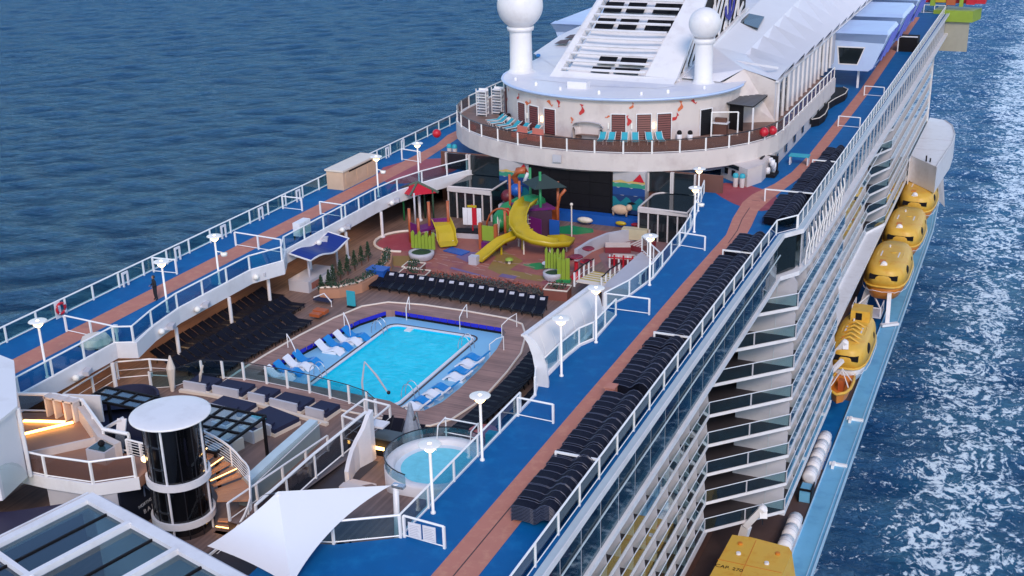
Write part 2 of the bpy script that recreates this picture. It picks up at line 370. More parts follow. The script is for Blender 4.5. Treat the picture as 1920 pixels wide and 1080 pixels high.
    l.new(churn.outputs[2], fm.inputs[6]); l.new(foam_m, fm.inputs[0]); l.new(fm.outputs[2], b.inputs['Base Color'])
    rr = math_('ADD', math_('MULTIPLY', foam_m, 0.5), 0.20); l.new(rr, b.inputs['Roughness'])
    b.inputs['IOR'].default_value = 1.33; b.inputs['Specular IOR Level'].default_value = 0.09
    h1 = noise(0.85, 9, 0.70, (0.85, 1.35, 1), 0.5).outputs['Fac']; h2 = noise(0.42, 6, 0.62, (0.7, 1.4, 1), 0.8).outputs['Fac']
    hh = math_('ADD', math_('MULTIPLY', h1, 1.5), math_('MULTIPLY', h2, 1.9)); hh = math_('ADD', hh, math_('MULTIPLY', foam_m, 0.15))
    bp = n.new('ShaderNodeBump'); bp.inputs['Strength'].default_value = 1.0; bp.inputs['Distance'].default_value = 1.7
    l.new(hh, bp.inputs['Height']); l.new(math_('SUBTRACT', 1.0, math_('MULTIPLY', foam_m, 0.75)), bp.inputs['Strength'])
    df = n.new('ShaderNodeBsdfDiffuse'); l.new(fm.outputs[2], df.inputs[0]); l.new(bp.outputs[0], df.inputs['Normal'])
    gl = n.new('ShaderNodeBsdfGlossy'); gl.inputs[0].default_value = (0.30, 0.50, 0.78, 1); l.new(rr, gl.inputs['Roughness']); l.new(bp.outputs[0], gl.inputs['Normal'])
    lw = n.new('ShaderNodeLayerWeight'); l.new(bp.outputs[0], lw.inputs['Normal'])
    fac = math_('MULTIPLY', math_('POWER', lw.outputs['Facing'], 3.0), 0.85)
    fac = math_('MULTIPLY', math_('ADD', fac, 0.02), math_('SUBTRACT', 1.0, math_('MULTIPLY', foam_m, 0.9)), True)
    ms = n.new('ShaderNodeMixShader'); l.new(fac, ms.inputs[0]); l.new(df.outputs[0], ms.inputs[1]); l.new(gl.outputs[0], ms.inputs[2])
    l.new(ms.outputs[0], n['Material Output'].inputs[0]); n.remove(b)
    return m
M['sea'] = sea_material()
def make_sea():
    rng = np.random.RandomState(3)
    xs = np.concatenate([np.linspace(-2500, -560, 12), np.arange(-540, 121, 2.0), np.linspace(140, 2500, 12)])
    ys = np.concatenate([np.linspace(-600, 60, 8), np.arange(66, 700, 2.0), np.linspace(720, 3500, 16)])
    X, Y = np.meshgrid(xs, ys, indexing='ij'); Z = np.zeros_like(X)
    for k in range(46):
        lam = 4.5 * (1.06 ** k) if k < 24 else rng.uniform(4.5, 14)
        th = math.radians(112) + rng.normal(0, 0.6); kx, ky = 2*PI/lam*math.cos(th), 2*PI/lam*math.sin(th)
        A = 0.0030 * lam ** 0.95 * rng.uniform(0.5, 1.2); ph = kx*X + ky*Y + rng.uniform(0, 6.28)
        Z += A * (2*np.power((np.sin(ph)+1)/2, 1.35) - 1)
    Z *= np.clip((620 - np.abs(X + 200)) / 250, 0, 1) * np.clip((760 - Y) / 200, 0, 1) * 0.8
    nx, ny = X.shape
    co = np.stack([X, Y, Z + SEA], -1).reshape(-1, 3).astype(np.float32)
    i = np.arange(nx-1)[:, None] * ny + np.arange(ny-1)[None, :]
    q = np.stack([i, i+ny, i+ny+1, i+1], -1).reshape(-1, 4).astype(np.int32)
    me = bpy.data.meshes.new('sea'); me.vertices.add(len(co)); me.vertices.foreach_set('co', co.ravel())
    me.loops.add(q.size); me.loops.foreach_set('vertex_index', q.ravel()); me.polygons.add(len(q))
    me.polygons.foreach_set('loop_start', np.arange(0, q.size, 4, dtype=np.int32)); me.polygons.foreach_set('use_smooth', np.ones(len(q), bool))
    me.update(); me.validate(); me.materials.append(M['sea'])
    o = link('sea_water', me); o['kind'] = 'structure'
make_sea()

# ================================================================ SHIP: DECKS
Z14 = -3.2; Z16 = 3.1
LIN = [(-13.6,26),(-13.6,52.1),(-12.5,52.6),(-13.15,55.1),(-13.6,58.2),(-13.5,66.2),(-12.4,68.7),(-13.6,70.8),(-13.6,84.5),(-13.3,87.8),(-12.5,90.9),(-11.4,93.7),(-10.2,96.4)]
RIN = [(9.0,37.2),(11.1,37.8),(13.6,39.4),(13.7,52.5),(13.7,54.6),(13.3,56.0),(13.35,59.5),(13.6,62.0),(14.1,63.2),(14.0,67.4),(12.8,68.0),(13.7,70.8),(14.2,74.6),(13.9,82),(13.6,86.2),(12.8,91.0),(11.8,96.4)]
deck_poly = MB()
deck_poly.prism([(-20.3,26),(-20.3,212),(-10.2,212),(-10.2,96.4)] + LIN[:-1][::-1], -0.35, 0)
deck_poly.prism(RIN + [(11.8,212),(21.4,212),(21.4,88.8),(20.3,87.4),(20.3,26),(9.0,26)], -0.35, 0)
deck_poly.prism([(-10.2,96.41),(-10.2,212),(11.8,212),(11.8,96.41)], -0.34, -0.004)
struct('upper_deck', deck_poly, M['deck_blue'])
struct('left_running_track', MB().sheet([(-17.85,26),(-17.85,104),(-18.6,108),(-18.6,205),(-17.0,205),(-17.0,108),(-16.1,98),(-16.1,26)], 0.004), M['track'])
TL = [(16.0,26),(16.2,38),(16.3,74),(16.45,85.7),(15.9,90),(15.6,94.5),(15.8,97),(16.9,101),(17.5,105),(17.8,112),(17.75,142),(17.2,170),(16.5,204)]
TR = [(18.05,26),(18.05,38),(18.05,84),(17.75,88.5),(17.35,92.5),(17.6,96),(18.1,100),(18.6,104),(18.9,112),(18.9,140),(18.4,170),(17.9,204)]
struct('right_running_track', MB().sheet(TL + TR[::-1], 0.008), M['track'])
struct('track_lane_line', MB().strip([(17.05,30),(17.1,45.5)], 0.06, 0.009, 0.013).strip([(17.1,83.8),(17.0,87),(16.65,90),(16.5,93.2)], 0.06, 0.009, 0.013).strip([(16.15,95.4),(16.9,95.3)],0.06,0.009,0.013), M['seam'])
struct('red_deck_patch', MB().sheet([(11.6,98.6),(12.4,97.0),(13.6,95.4),(14.9,94.0),(16.4,92.8),(17.6,92.6),(18.4,93.4),(18.6,95.2),(17.8,97.1),(16.4,98.8),(14.6,99.9),(12.8,99.8)], 0.004), M['red_deck'])
struct('left_red_deck_patch', MB().sheet([(-18.6,94.6),(-17.6,91.4),(-15.2,89.8),(-12.9,90.9),(-11.9,93.4),(-11.6,96.0),(-12.6,98.6),(-15.0,99.4),(-17.6,97.8)], 0.002), M['red_deck'])
# fascia round the opening: white plating under the deck edge
fa = MB(); fa.strip(LIN, 0.14, -0.95, 0.09, -1); struct('left_deck_edge', fa, M['white'])
fb = MB(); fb.strip(RIN[2:], 0.14, -0.95, 0.09, 1); struct('right_deck_edge', fb, M['white'])
struct('outer_deck_edge', MB().strip([(-20.35,26),(-20.35,212)], 0.16, -0.5, 0.1), M['white'])
# pool deck with the pool's sunken well cut out of it
RIM_O = [(-8.2,54.9),(-8.3,57.0),(-8.2,60.0),(-7.9,63.6),(-7.35,67.2),(-6.6,69.9),(-5.2,71.3),(-2.5,71.75),(1.0,71.75),(4.4,71.5),(5.8,70.9),(6.8,69.2),(7.7,66.3),(8.05,63.2),(8.2,60.2),(8.1,58.2),(7.7,56.0),(6.9,54.8),(5.7,54.4),(3.9,54.6)]
RIM_I = [(-7.0,57.2),(-6.95,58.6),(-6.6,61.6),(-6.1,65.0),(-5.55,67.8),(-4.6,69.9),(-4.0,70.2),(4.6,70.0),(5.3,69.2),(5.9,66.4),(6.2,63.2),(6.25,60.0),(6.1,57.9),(5.6,56.5),(4.8,56.1),(3.0,56.9)]
def ring_deck(mb, outer, inner, z):
    """deck sheet between two outlines, via triangulated fill"""
    bm = bmesh.new()
    def loop(p): vs = [bm.verts.new((x,y,z)) for x,y in p]; return [bm.edges.new((vs[i], vs[(i+1)%len(vs)])) for i in range(len(vs))]
    e = loop(outer) + loop(inner); r = bmesh.ops.triangle_fill(bm, use_beauty=True, use_dissolve=False, edges=e)
    bm.verts.ensure_lookup_table(); bm.verts.index_update()
    mb.add([v.co[:] for v in bm.verts], [tuple(v.index for v in f.verts) for f in bm.faces]); bm.free(); return mb
struct('pool_deck', ring_deck(MB(), [(-20,20),(20,20),(20.2,97),(-20.2,97)], RIM_O, Z14), M['teak'])
struct('pool_surround', ring_deck(MB(), RIM_O, RIM_I, Z14), M['teak_rim'])
struct('lower_deck_underside', MB().box(-20,16.2,20,210,-6.2,-6.0), M['black'])
# ---------------------------------------------------------------- the pool
pool = thing('swimming_pool', 'rectangular turquoise swimming pool sunk in the brown deck with pale blue shelves', 'swimming pool', (0,63.5,Z14))
PX0, PX1, PY0, PY1 = -3.4, 3.15, 57.3, 68.7
def rrect(x0,x1,y0,y1,r=0.7,n=5):
    o = []
    for cx,cy,a0 in ((x1-r,y1-r,0),(x0+r,y1-r,90),(x0+r,y0+r,180),(x1-r,y0+r,270)):
        for k in range(n+1): a = math.radians(a0+90*k/n); o.append((cx+r*math.cos(a), cy+r*math.sin(a)))
    return o
ZS = -3.72
inner = rrect(PX0,PX1,PY0,PY1)
part(pool, 'shelf', ring_deck(MB(), RIM_I, inner, ZS), M['shelf'])
wl = MB(); wl.strip(RIM_I+[RIM_I[0]], 0.02, ZS, Z14-0.002); part(pool, 'side_wall', wl, M['teak_rim'])
# cobalt tiles set round the far and left inner wall, one block each
tile = MB().box(-0.29,0.29,-0.05,0.05,0,0.26).mesh('wall_tile', M['cobalt'])
for seg in ([(-4.0,70.2),(4.7,69.98)], [(-4.6,69.85),(-5.55,67.75),(-6.1,65.0),(-6.6,61.6),(-6.95,58.6)]):
    P = resample(seg, 0.63)
    part(pool, 'dark_tile_band', MB().strip(seg, 0.06, ZS, -3.47), M['black'])
    for a, b_ in zip(P[:-1], P[1:]):
        o = link('wall_tile', tile, pool); o.location = ((a[0]+b_[0])/2, (a[1]+b_[1])/2-63.5, -0.33); o.rotation_euler = (0,0,math.atan2(b_[1]-a[1], b_[0]-a[0]))
part(pool, 'curb', MB().tube([(x,y,Z14+0.03) for x,y in RIM_O], 0.075, 6, closed=True), M['curb'])
part(pool, 'basin', MB().strip(inner+[inner[0]], 0.02, -5.2, ZS).sheet(inner, -5.2), M['poolfloor'])
part(pool, 'coping', MB().strip(rrect(PX0-0.05,PX1+0.05,PY0-0.05,PY1+0.05)+[rrect(PX0-0.05,PX1+0.05,PY0-0.05,PY1+0.05)[0]], 0.20, ZS+0.004, ZS+0.06), M['white'])
part(pool, 'dark_edge_line', MB().strip(rrect(PX0-0.28,PX1+0.28,PY0-0.28,PY1+0.28)+[rrect(PX0-0.28,PX1+0.28,PY0-0.28,PY1+0.28)[0]], 0.12, ZS+0.004, ZS+0.03), M['seam'])
def pool_water(name, tint, dcol=(0.0,0.80,1.0), dm=0.85):
    m, n, l, b = new_mat(name); n.remove(b); out = n['Material Output']
    tr = n.new('ShaderNodeBsdfTransparent'); tr.inputs[0].default_value = (*tint, 1)
    gl = n.new('ShaderNodeBsdfGlossy'); gl.inputs['Roughness'].default_value = 0.05
    lw = n.new('ShaderNodeLayerWeight'); fr = n.new('ShaderNodeMath'); fr.operation = 'POWER'; fr.inputs[1].default_value = 5.0; l.new(lw.outputs['Facing'], fr.inputs[0])
    g = n.new('ShaderNodeNewGeometry'); nz = n.new('ShaderNodeTexNoise'); nz.inputs['Scale'].default_value = 2.2; nz.inputs['Detail'].default_value = 4; nz.inputs['Distortion'].default_value = 1.0
    l.new(g.outputs['Position'], nz.inputs['Vector']); bp = n.new('ShaderNodeBump'); bp.inputs['Strength'].default_value = 0.35; bp.inputs['Distance'].default_value = 0.15
    l.new(nz.outputs['Fac'], bp.inputs['Height']); l.new(bp.outputs[0], gl.inputs['Normal']); l.new(bp.outputs[0], lw.inputs['Normal'])
    rp = n.new('ShaderNodeValToRGB'); rp.color_ramp.elements[0].position = 0.35; rp.color_ramp.elements[0].color = (*[c*0.82 for c in dcol], 1); rp.color_ramp.elements[1].position = 0.75; rp.color_ramp.elements[1].color = (*[min(1, c*1.0+0.03) for c in dcol], 1)
    n5 = n.new('ShaderNodeTexNoise'); n5.inputs['Scale'].default_value = 0.9; n5.inputs['Detail'].default_value = 6; n5.inputs['Distortion'].default_value = 1.5; l.new(g.outputs['Position'], n5.inputs['Vector']); l.new(n5.outputs['Fac'], rp.inputs[0])
    df = n.new('ShaderNodeBsdfDiffuse'); l.new(rp.outputs[0], df.inputs[0])
    m0 = n.new('ShaderNodeMixShader'); m0.inputs[0].default_value = dm; l.new(tr.outputs[0], m0.inputs[1]); l.new(df.outputs[0], m0.inputs[2])
    mx = n.new('ShaderNodeMixShader'); l.new(fr.outputs[0], mx.inputs[0]); l.new(m0.outputs[0], mx.inputs[1]); l.new(gl.outputs[0], mx.inputs[2]); l.new(mx.outputs[0], out.inputs[0])
    return m
M['water'] = pool_water('pool_water', (0.45, 0.95, 1.0))
part(pool, 'water', MB().sheet(rrect(PX0+0.01,PX1-0.01,PY0+0.01,PY1-0.01), ZS-0.10), M['water'])
# handrails, ladder hoops, lifts of the pool
def hoops(x, y, z, a, n=2, r=0.5):
    mb = MB()
    for k in range(n):
        ox = (k-(n-1)/2)*0.55; pts = []
        for i in range(9):
            t = PI*i/8; pts.append((x+ox*math.cos(a)-r*math.cos(t)*math.sin(a), y+ox*math.sin(a)+r*math.cos(t)*math.cos(a), z+0.1+1.0*math.sin(t)))
        mb.tube(pts, 0.028, 5)
    return mb
for (x,y,a) in ((-3.5,67.0,PI/2),(3.5,66.6,PI/2),(3.5,58.6,PI/2),(-3.5,59.0,PI/2)):
    part(pool, 'pool_ladder', hoops(x,y,ZS,a), M['steel'])
mb = MB()
for (x0,y0,x1,y1) in ((-5.9,66.3,-4.9,65.4),(-3.0,70.6,-2.9,69.9),(1.6,70.7,1.5,69.7),(5.6,70.4,4.9,69.4),(6.4,66.4,5.5,66.1),(-7.5,61.6,-6.3,60.7)):
    mb = MB().tube([(x0,y0,Z14),(x0,y0,Z14+1.0),((x0+x1)/2,(y0+y1)/2,Z14+0.8),(x1,y1,Z14+0.4),(x1,y1,ZS)], 0.035, 5)
    part(pool, 'grab_rail', mb, M['rail'])
part(pool, 'step_block', MB().box(-2.2,-1.7,68.2,68.7,-4.4,-3.75), M['white'])

# ================================================================ LEFT GALLERY BELOW THE DECK EDGE
struct('left_gallery_wall', MB().box(-19.4,-19.2,20,97,Z14,-0.35), M['brown_wall'])
cab = thing('gallery_wall_panels', 'row of lit orange wood panels in the covered gallery left of the pool', 'wall panels', (-17.6,55,Z14))
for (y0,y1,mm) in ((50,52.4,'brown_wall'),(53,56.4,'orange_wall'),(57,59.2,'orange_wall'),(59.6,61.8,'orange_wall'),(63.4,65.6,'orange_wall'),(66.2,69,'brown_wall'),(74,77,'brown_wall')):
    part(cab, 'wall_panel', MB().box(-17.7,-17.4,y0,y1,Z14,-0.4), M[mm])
# warm ceiling lamps of the left gallery
for i, y in enumerate([51.5,56.5,61.5,67,75.5,83.5]):
    t = thing('gallery_lamp', 'small warm ceiling lamp in the left gallery, %s from the near end' % ordn(i+1), 'lamp', (-16.2,y,-0.45), 0, 'ceiling lamps in the left gallery')
    part(t, 'lamp_glass', MB().lathe([(0,-0.06),(0.16,-0.04),(0.18,0.08)], n=12), M['bulb'], True, True); part(t, 'lamp_ring', MB().lathe([(0.18,0.02),(0.24,0.02),(0.24,0.1)], n=12), M['white'], False, True)
    ld = bpy.data.lights.new('gallery_lamp_light', 'POINT'); ld.energy = 60; ld.color = (1.0,0.62,0.34); ld.shadow_soft_size = 0.2
    lo_ = bpy.data.objects.new('lamp_light', ld); C.objects.link(lo_); lo_.parent = t; lo_.location = (0,0,-0.2)
cols = [51.3,57.4,63.2,67.9,73.5,78.9,84.7,90]
for i, y in enumerate(cols):
    x = -13.25 if y < 88 else -12.4
    t = thing('support_column', 'white round column under the left deck edge, %s from the near end' % ordn(i+1), 'column', (x,y,Z14), 0, 'columns under the left deck edge')
    part(t, 'shaft', MB().lathe([(0.13,0),(0.13,2.28)], n=12), M['white'], True, True); part(t, 'foot', MB().lathe([(0.22,0),(0.22,0.12),(0.13,0.14)], n=12), M['white'], False, True)
# loudspeaker / floodlight clusters on the fascia
for i, (x,y) in enumerate([(-13.45,48.6),(-13.3,56.2),(-13.55,60.2),(-13.5,66.9),(-13.45,75.2),(-13.4,78.6),(-13.3,86.6)]):
    t = thing('floodlight', 'pair of white floodlights fixed to the left deck edge, %s from the near end' % ordn(i+1), 'floodlight', (x,y,-0.55), 0, 'floodlights on the left deck edge')
    part(t, 'bracket', MB().box(0,0.35,-0.5,0.5,-0.05,0.05), M['white'], False, True)
    part(t, 'lamp_head', MB().sphere((0.35,-0.5,0.05),0.22,8,6), M['lamp_w'], True, True); part(t, 'lamp_head', MB().obox((0.35,0.45,0.05),(0.4,0.7,0.26),0.4), M['grey_white'], False, True)

# ================================================================ SHIP SIDE (port): gallery, balconies, bulges
hull = thing('ship_side', 'port side of the cruise ship with stacked rows of white-edged cabin balconies', 'ship side', (20.3,60,Z14))
# top gutter beam and gallery below it
GY = [26+2.6*k-0.55 for k in range(24)]
part(hull, 'gutter_beam', MB().strip([(20.45,26),(20.45,86.9),(21.55,88.6),(21.75,212)], 0.42, -0.12, 0.12), M['ledge'] if False else mat('pale_blue_gutter', (0.50,0.60,0.66), 0.4, 0.08))
part(hull, 'gutter_lip', MB().strip([(20.68,26),(20.68,86.8),(21.78,88.5),(21.98,212)], 0.06, -0.12, 0.24), M['white'])
part(hull, 'gallery_floor_beam', MB().strip([(20.4,26),(20.4,81.6),(20.35,86.4),(21.45,88.2),(21.75,91),(21.75,212)], 0.55, -3.45, -3.1), M['white'])
gm = mat('grey_blue_rail_paint', (0.42,0.50,0.54), 0.4, 0.06)
post = MB().box(-0.06,0.06,-0.06,0.06,-3.05,-0.12).mesh('gallery_post', M['grey_white'])
for k, y in enumerate(GY):
    if y > 86: break
    o = link('gallery_post', post, hull, (20.45-20.3, y-60, 3.2)); 
    if k < len(GY)-1 and GY[k+1] < 88:
        part(hull, 'gallery_glass', MB().box(20.5,20.53,y+0.07,y+2.53,-3.05,-0.14), G['gallery'])
part(hull, 'gallery_mid_rail', MB().tube([(20.6,26,-1.25),(20.6,86,-1.25)], 0.05, 5), gm)
part(hull, 'gallery_inner_wall', MB().box(14.2,14.4,26,80,-3.2,-0.35), M['dark_glass'])
part(hull, 'gallery_floor', MB().box(14.4,20.3,26,87,-3.35,-3.19), M['brown_deck'])
part(hull, 'inner_side_wall', MB().box(14.9,15.1,20,87.5,-29.5,-3.4), M['teal_window'])
PN, PM_ = 16.64, 21.95
ZL = [-5.8-2.6*k for k in range(8)]                    # balcony floors
near_p = MB().add([(-1.55,0,0.02),(0,0,0.02),(0,0,1.15),(-0.12,0,2.1),(-0.35,0,2.34),(-1.55,0,2.34),(-1.55,0.06,0.02),(0,0.06,0.02),(0,0.06,1.15),(-0.12,0.06,2.1),(-0.35,0.06,2.34),(-1.55,0.06,2.34)],
    [(0,1,2,3,4,5),(11,10,9,8,7,6),(0,6,7,1),(1,7,8,2),(2,8,9,3),(3,9,10,4),(4,10,11,5),(5,11,6,0)]).mesh('balcony_partition', M['grey_white'])
rail_g = mat('balcony_rail_paint', (0.66,0.70,0.76), 0.4, 0.06)
cnt = 0
def hullpart(name, mb, m): return part(hull, name, mb, m)
for k, z in enumerate(ZL):
    line = [(PN,22),(PN,82.0),(PM_,87.4),(PM_,109.5)]
    hullpart('balcony_edge', MB().strip(line, 0.10, z-0.20, z+0.05, 1), M['white'])
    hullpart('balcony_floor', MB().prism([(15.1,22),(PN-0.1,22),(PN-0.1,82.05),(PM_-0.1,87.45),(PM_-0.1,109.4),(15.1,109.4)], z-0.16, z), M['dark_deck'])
    L2 = [(PN-0.06,22),(PN-0.06,81.98),(PM_-0.06,87.42),(PM_-0.06,109.4)]
    hullpart('balcony_handrail', MB().tube([(x,y,z+1.12) for x,y in L2], 0.04, 5), rail_g)
    for a, b_ in zip(L2[:-1], L2[1:]):
        hullpart('balcony_glass', MB().panel(a, b_, z+0.1, z+1.06, 0.02), G['balc'])
    for (x,y) in ((PN-0.06,82),(lerp(L2[1],L2[2],0.5)),(PM_-0.06,87.42)): hullpart('balcony_post', MB().box(x-0.05,x+0.05,y-0.05,y+0.05,z,z+1.12), M['grey_white'])
    # forward facing end wall of the bulge
    hullpart('end_wall', MB().add([(17.4,87.5,z),(21.75,87.5,z),(21.75,87.5,z+1.9),(21.45,87.5,z+2.38),(17.4,87.5,z+2.38),(17.4,87.6,z),(21.75,87.6,z),(21.75,87.6,z+1.9),(21.45,87.6,z+2.38),(17.4,87.6,z+2.38)],
        [(0,1,2,3,4),(9,8,7,6,5),(0,5,6,1),(1,6,7,2),(2,7,8,3),(3,8,9,4),(4,9,5,0)]), M['grey_white'])
    hullpart('end_wall_joint', MB().box(20.2,20.24,87.47,87.5,z,z+2.38), gm)
    hullpart('cabin_window_wall', MB().box(19.9,20.0,88.5,109.4,z+0.01,z+2.4), M['teal_window'])
    ys = [81.8-2.6*i for i in range(0,23)]
    for y in ys:
        link('balcony_partition', near_p, hull, (PN-0.08-20.3, y-60, z+3.2))
    for i in range(8): link('balcony_partition', near_p, hull, (PM_-0.08-20.3, 90.9+2.6*i-60, z+3.2))
# curtained and rosewood cabin fronts seen between the near partitions
cw = [mat('curtain_window', (0.09,0.08,0.07), 0.6, 0.3), mat('rosewood_cabin_wall', (0.14,0.05,0.035), 0.5, 0.3)]
for k, z in enumerate(ZL):
    for i in range(20):
        if (i*7+k*3) % 7 < 2:
            y = 81.8-2.6*i; part(hull, 'cabin_door', MB().box(15.1,15.16,y-2.3,y-1.0,z+0.01,z+2.1), cw[(i+k) % 2])
# deck 14 rim of the first bulge: rounded cabin dividers
disc = MB().add([(-1.6+0,0,0)]+[(0,0,0),(0,0,1.1)]+[(-0.8+0.8*math.cos(a),0,1.1+1.25*math.sin(a)) for a in [PI*j/8 for j in range(1,8)]]+[(-1.6,0,1.1)], [tuple(range(11))])
disc.add([(x,y+0.08,z) for x,y,z in disc.v[:11]], [tuple(reversed(range(11)))])
for i in range(11): j=(i+1)%11; disc.f.append((i, i+11, j+11, j))
disc = disc.mesh('rounded_divider', M['grey_white'])
for i in range(13): link('rounded_divider', disc, hull, (21.5-20.3, 91.4+2.6*i-60, -5.75+3.2))
hullpart('rim_handrail', MB().tube([(21.75,91,-4.68),(21.75,135,-4.68)], 0.04, 5), rail_g)
hullpart('upper_window_wall', MB().box(19.4,19.5,87.6,212,-3.1,-0.36), M['teal_window'])
hullpart('upper_window_wall', MB().box(19.6,19.7,88.5,212,-5.7,-3.46), M['teal_window'])
hullpart('dark_bay_window', MB().add([(20.25,86.3,-3.0),(20.25,86.3,-0.13),(21.3,88.4,-0.13),(21.3,88.4,-3.0),(20.25,83.9,-3.0),(20.25,83.9,-0.13)], [(0,1,2,3),(4,5,1,0)]), M['dark_glass'])
# thin posts of the far gallery, and bent white tubes approximating the side lettering
far_posts = MB()
for i in range(46): far_posts.box(21.5,21.6,89.2+2.6*i-0.05,89.2+2.6*i+0.05,-3.1,-0.12)
o = hullpart('far_gallery_posts', far_posts, M['grey_white']); o['kind'] = 'stuff'
part(hull, 'gallery_glass', MB().box(21.5,21.53,89,211,-3.08,-0.14), G['gallery'])
st = MB()
for i in range(12):
    y = 89.4+1.5*i; st.tube([(21.9,y,-3.0),(21.95,y,-1.9),(22.05,y+0.5,-1.2),(21.85,y+0.9,-0.6)], 0.06, 5)
hullpart('side_lettering', st, M['rail'])
# far half: recess, second bulge and the long run aft
line2 = [(18.3,109.5),(18.3,156.0),(20.0,161.0),(20.0,212)]
fp = MB(); 
for k, z in enumerate(ZL[:7]):
    hullpart('balcony_edge', MB().strip(line2, 0.10, z-0.20, z+0.06, 1), M['white'])
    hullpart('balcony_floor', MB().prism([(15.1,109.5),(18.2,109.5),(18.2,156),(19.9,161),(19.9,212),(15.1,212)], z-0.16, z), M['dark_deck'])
    hullpart('balcony_handrail', MB().tube([(x-0.05,y,z+1.12) for x,y in line2], 0.045, 4), rail_g)
    a = [(x-0.05,y) for x,y in line2]
    for p, q in zip(a[:-1], a[1:]): hullpart('balcony_glass', MB().panel(p, q, z+0.1, z+1.06, 0.02), G['balc'])
    hullpart('cabin_window_wall', MB().box(16.6,16.7,109.5,212,z+0.01,z+2.4), M['teal_window'])
    for y in [111+2.6*i for i in range(17)]: fp.box(16.7,18.2,y,y+0.07,z,z+2.3)
    for y in [163.0+2.6*i for i in range(19)]: fp.box(16.7,19.9,y,y+0.07,z,z+2.3)
    hullpart('end_wall', MB().box(16.7,19.8,161.1,161.2,z,z+2.35), M['grey_white'])
o = hullpart('far_partitions', fp, M['grey_white']); o['kind'] = 'stuff'
hullpart('transom_wall', MB().box(15.1,20.1,211.9,212.2,-29,-3.5), M['white'])
# recess for the lifeboats, boat deck, ledge and hull below
hullpart('boat_recess_ceiling', MB().box(14.9,21.9,87.6,109.5,-24.6,-24.2).box(14.9,20.0,109.5,212,-22.0,-21.6).box(14.9,PN,20,87.6,-24.62,-24.22), M['white'])
hullpart('boat_recess_wall', MB().box(15.1,15.3,20,212,-29.5,-22.0), M['brown_wall'])
struct('boat_deck', MB().box(15.2,22.4,20,212,-29.6,-29.3), M['brown_deck'])
struct('boat_deck_blue_coating', MB().sheet([(18.2,132),(22.3,132),(22.3,212),(18.2,212)], -29.29).sheet([(17.5,105),(22.3,105),(22.3,121),(17.5,121)],-29.29), M['deck_blue'])
struct('side_ledge', MB().prism([(22.4,20),(24.6,20),(24.6,185),(24.0,200),(22.6,214),(21.0,216),(21.0,212),(22.4,212)], -29.7, -29.15), M['ledge'])
ed = MB().strip([(22.5,20),(22.5,185),(22.3,200)], 0.10, -29.15, -29.02).strip([(24.25,20),(24.25,185),(23.5,200)], 0.07, -29.15, -29.06).strip([(24.62,20),(24.62,185),(24.02,200),(22.6,214)], 0.12, -29.5, -28.98)
struct('ledge_edge_strips', ed, mat('pale_cyan_edge', (0.42,0.62,0.76), 0.4, 0.08))
mb = MB(); secs = []
for (y, ht, hb) in ((15,24.4,16),(60,24.4,20.3),(185,24.4,20.3),(200,23.8,20),(214,22,18.5),(216,10,8)):
    secs.append([(ht,y,-29.7),(ht-0.5,y,-31.5),(hb,y,-34.5),(hb,y,-43)])
vs = [p for sct in secs for p in sct]; mb.add(vs, [(i*4+j, i*4+j+1, (i+1)*4+j+1, (i+1)*4+j) for i in range(5) for j in range(3)])
mb.add([(-x,y,z) for x,y,z in vs], [(i*4+j, i*4+j+1, (i+1)*4+j+1, (i+1)*4+j) for i in range(5) for j in range(3)])
hullpart('lower_hull', mb, M['hull'])
hullpart('starboard_side', MB().box(-20.4,-20.2,15,212,-29.7,-0.5), M['white'])
hullpart('starboard_ledge', MB().box(-24.4,-20.4,15,200,-29.7,-29.2), M['ledge'])
hullpart('stern', MB().box(-20.4,20.05,212.2,212.4,-42,-0.4), M['white'])

# ================================================================ RAILINGS OF THE UPPER DECK
railing('deck_railing', 'long white railing with sea glass along the left edge of the running deck', [(-20.2,29.2),(-20.2,101.5)], 0, 1.1, 2.58, 'outer')
railing('deck_railing', 'white railing beyond the curved balcony on the far left edge', [(-20.2,101.6),(-20.2,140)], 0, 1.1, 2.58, 'outer')
railing('deck_railing', 'inner railing along the left of the pool opening with blue glass panes', LIN[0:1]+LIN[1:], 0, 1.15, 2.6, 'teal')
railing('deck_railing', 'long railing at the right outer edge of the ship beside the stacked loungers', [(20.0,29),(20.0,86.9)], 0, 1.15, 2.6, 'gallery')
railing('deck_railing', 'short angled railing round the corner bay on the right outer edge', [(20.0,87.0),(21.2,88.8)], 0, 1.15, 2.6, 'gallery')
railing('deck_railing', 'far stretch of outer railing on the right leading to the stern', [(21.25,88.9),(21.25,211)], 0, 1.15, 1.9, 'gallery', post=0.09)
railing('deck_railing', 'inner railing at the near right corner above the hot tub', [(8.2,36.9),(11.1,37.85),(13.6,39.4),(13.65,52.6)], 0, 1.15, 2.6, 'teal', topm='x')
railing('deck_railing', 'curved inner railing beside the tall white wind screen', [(13.65,54.7),(13.15,56.0),(13.2,59.4),(13.45,62),(13.95,63.2),(13.95,67.3)], 0, 1.15, 2.6, 'teal')
railing('deck_railing', 'inner railing above the play area on the right of the opening', [(12.9,68.1),(13.65,70.9),(14.1,74.7),(13.85,82),(13.5,86.2)], 0, 1.15, 2.6, 'teal')
railing('deck_railing', 'short inner railing beside the far right glass stair head', [(13.4,86.3),(12.8,90.9),(11.9,96)], 0, 1.15, 2.6, 'teal')
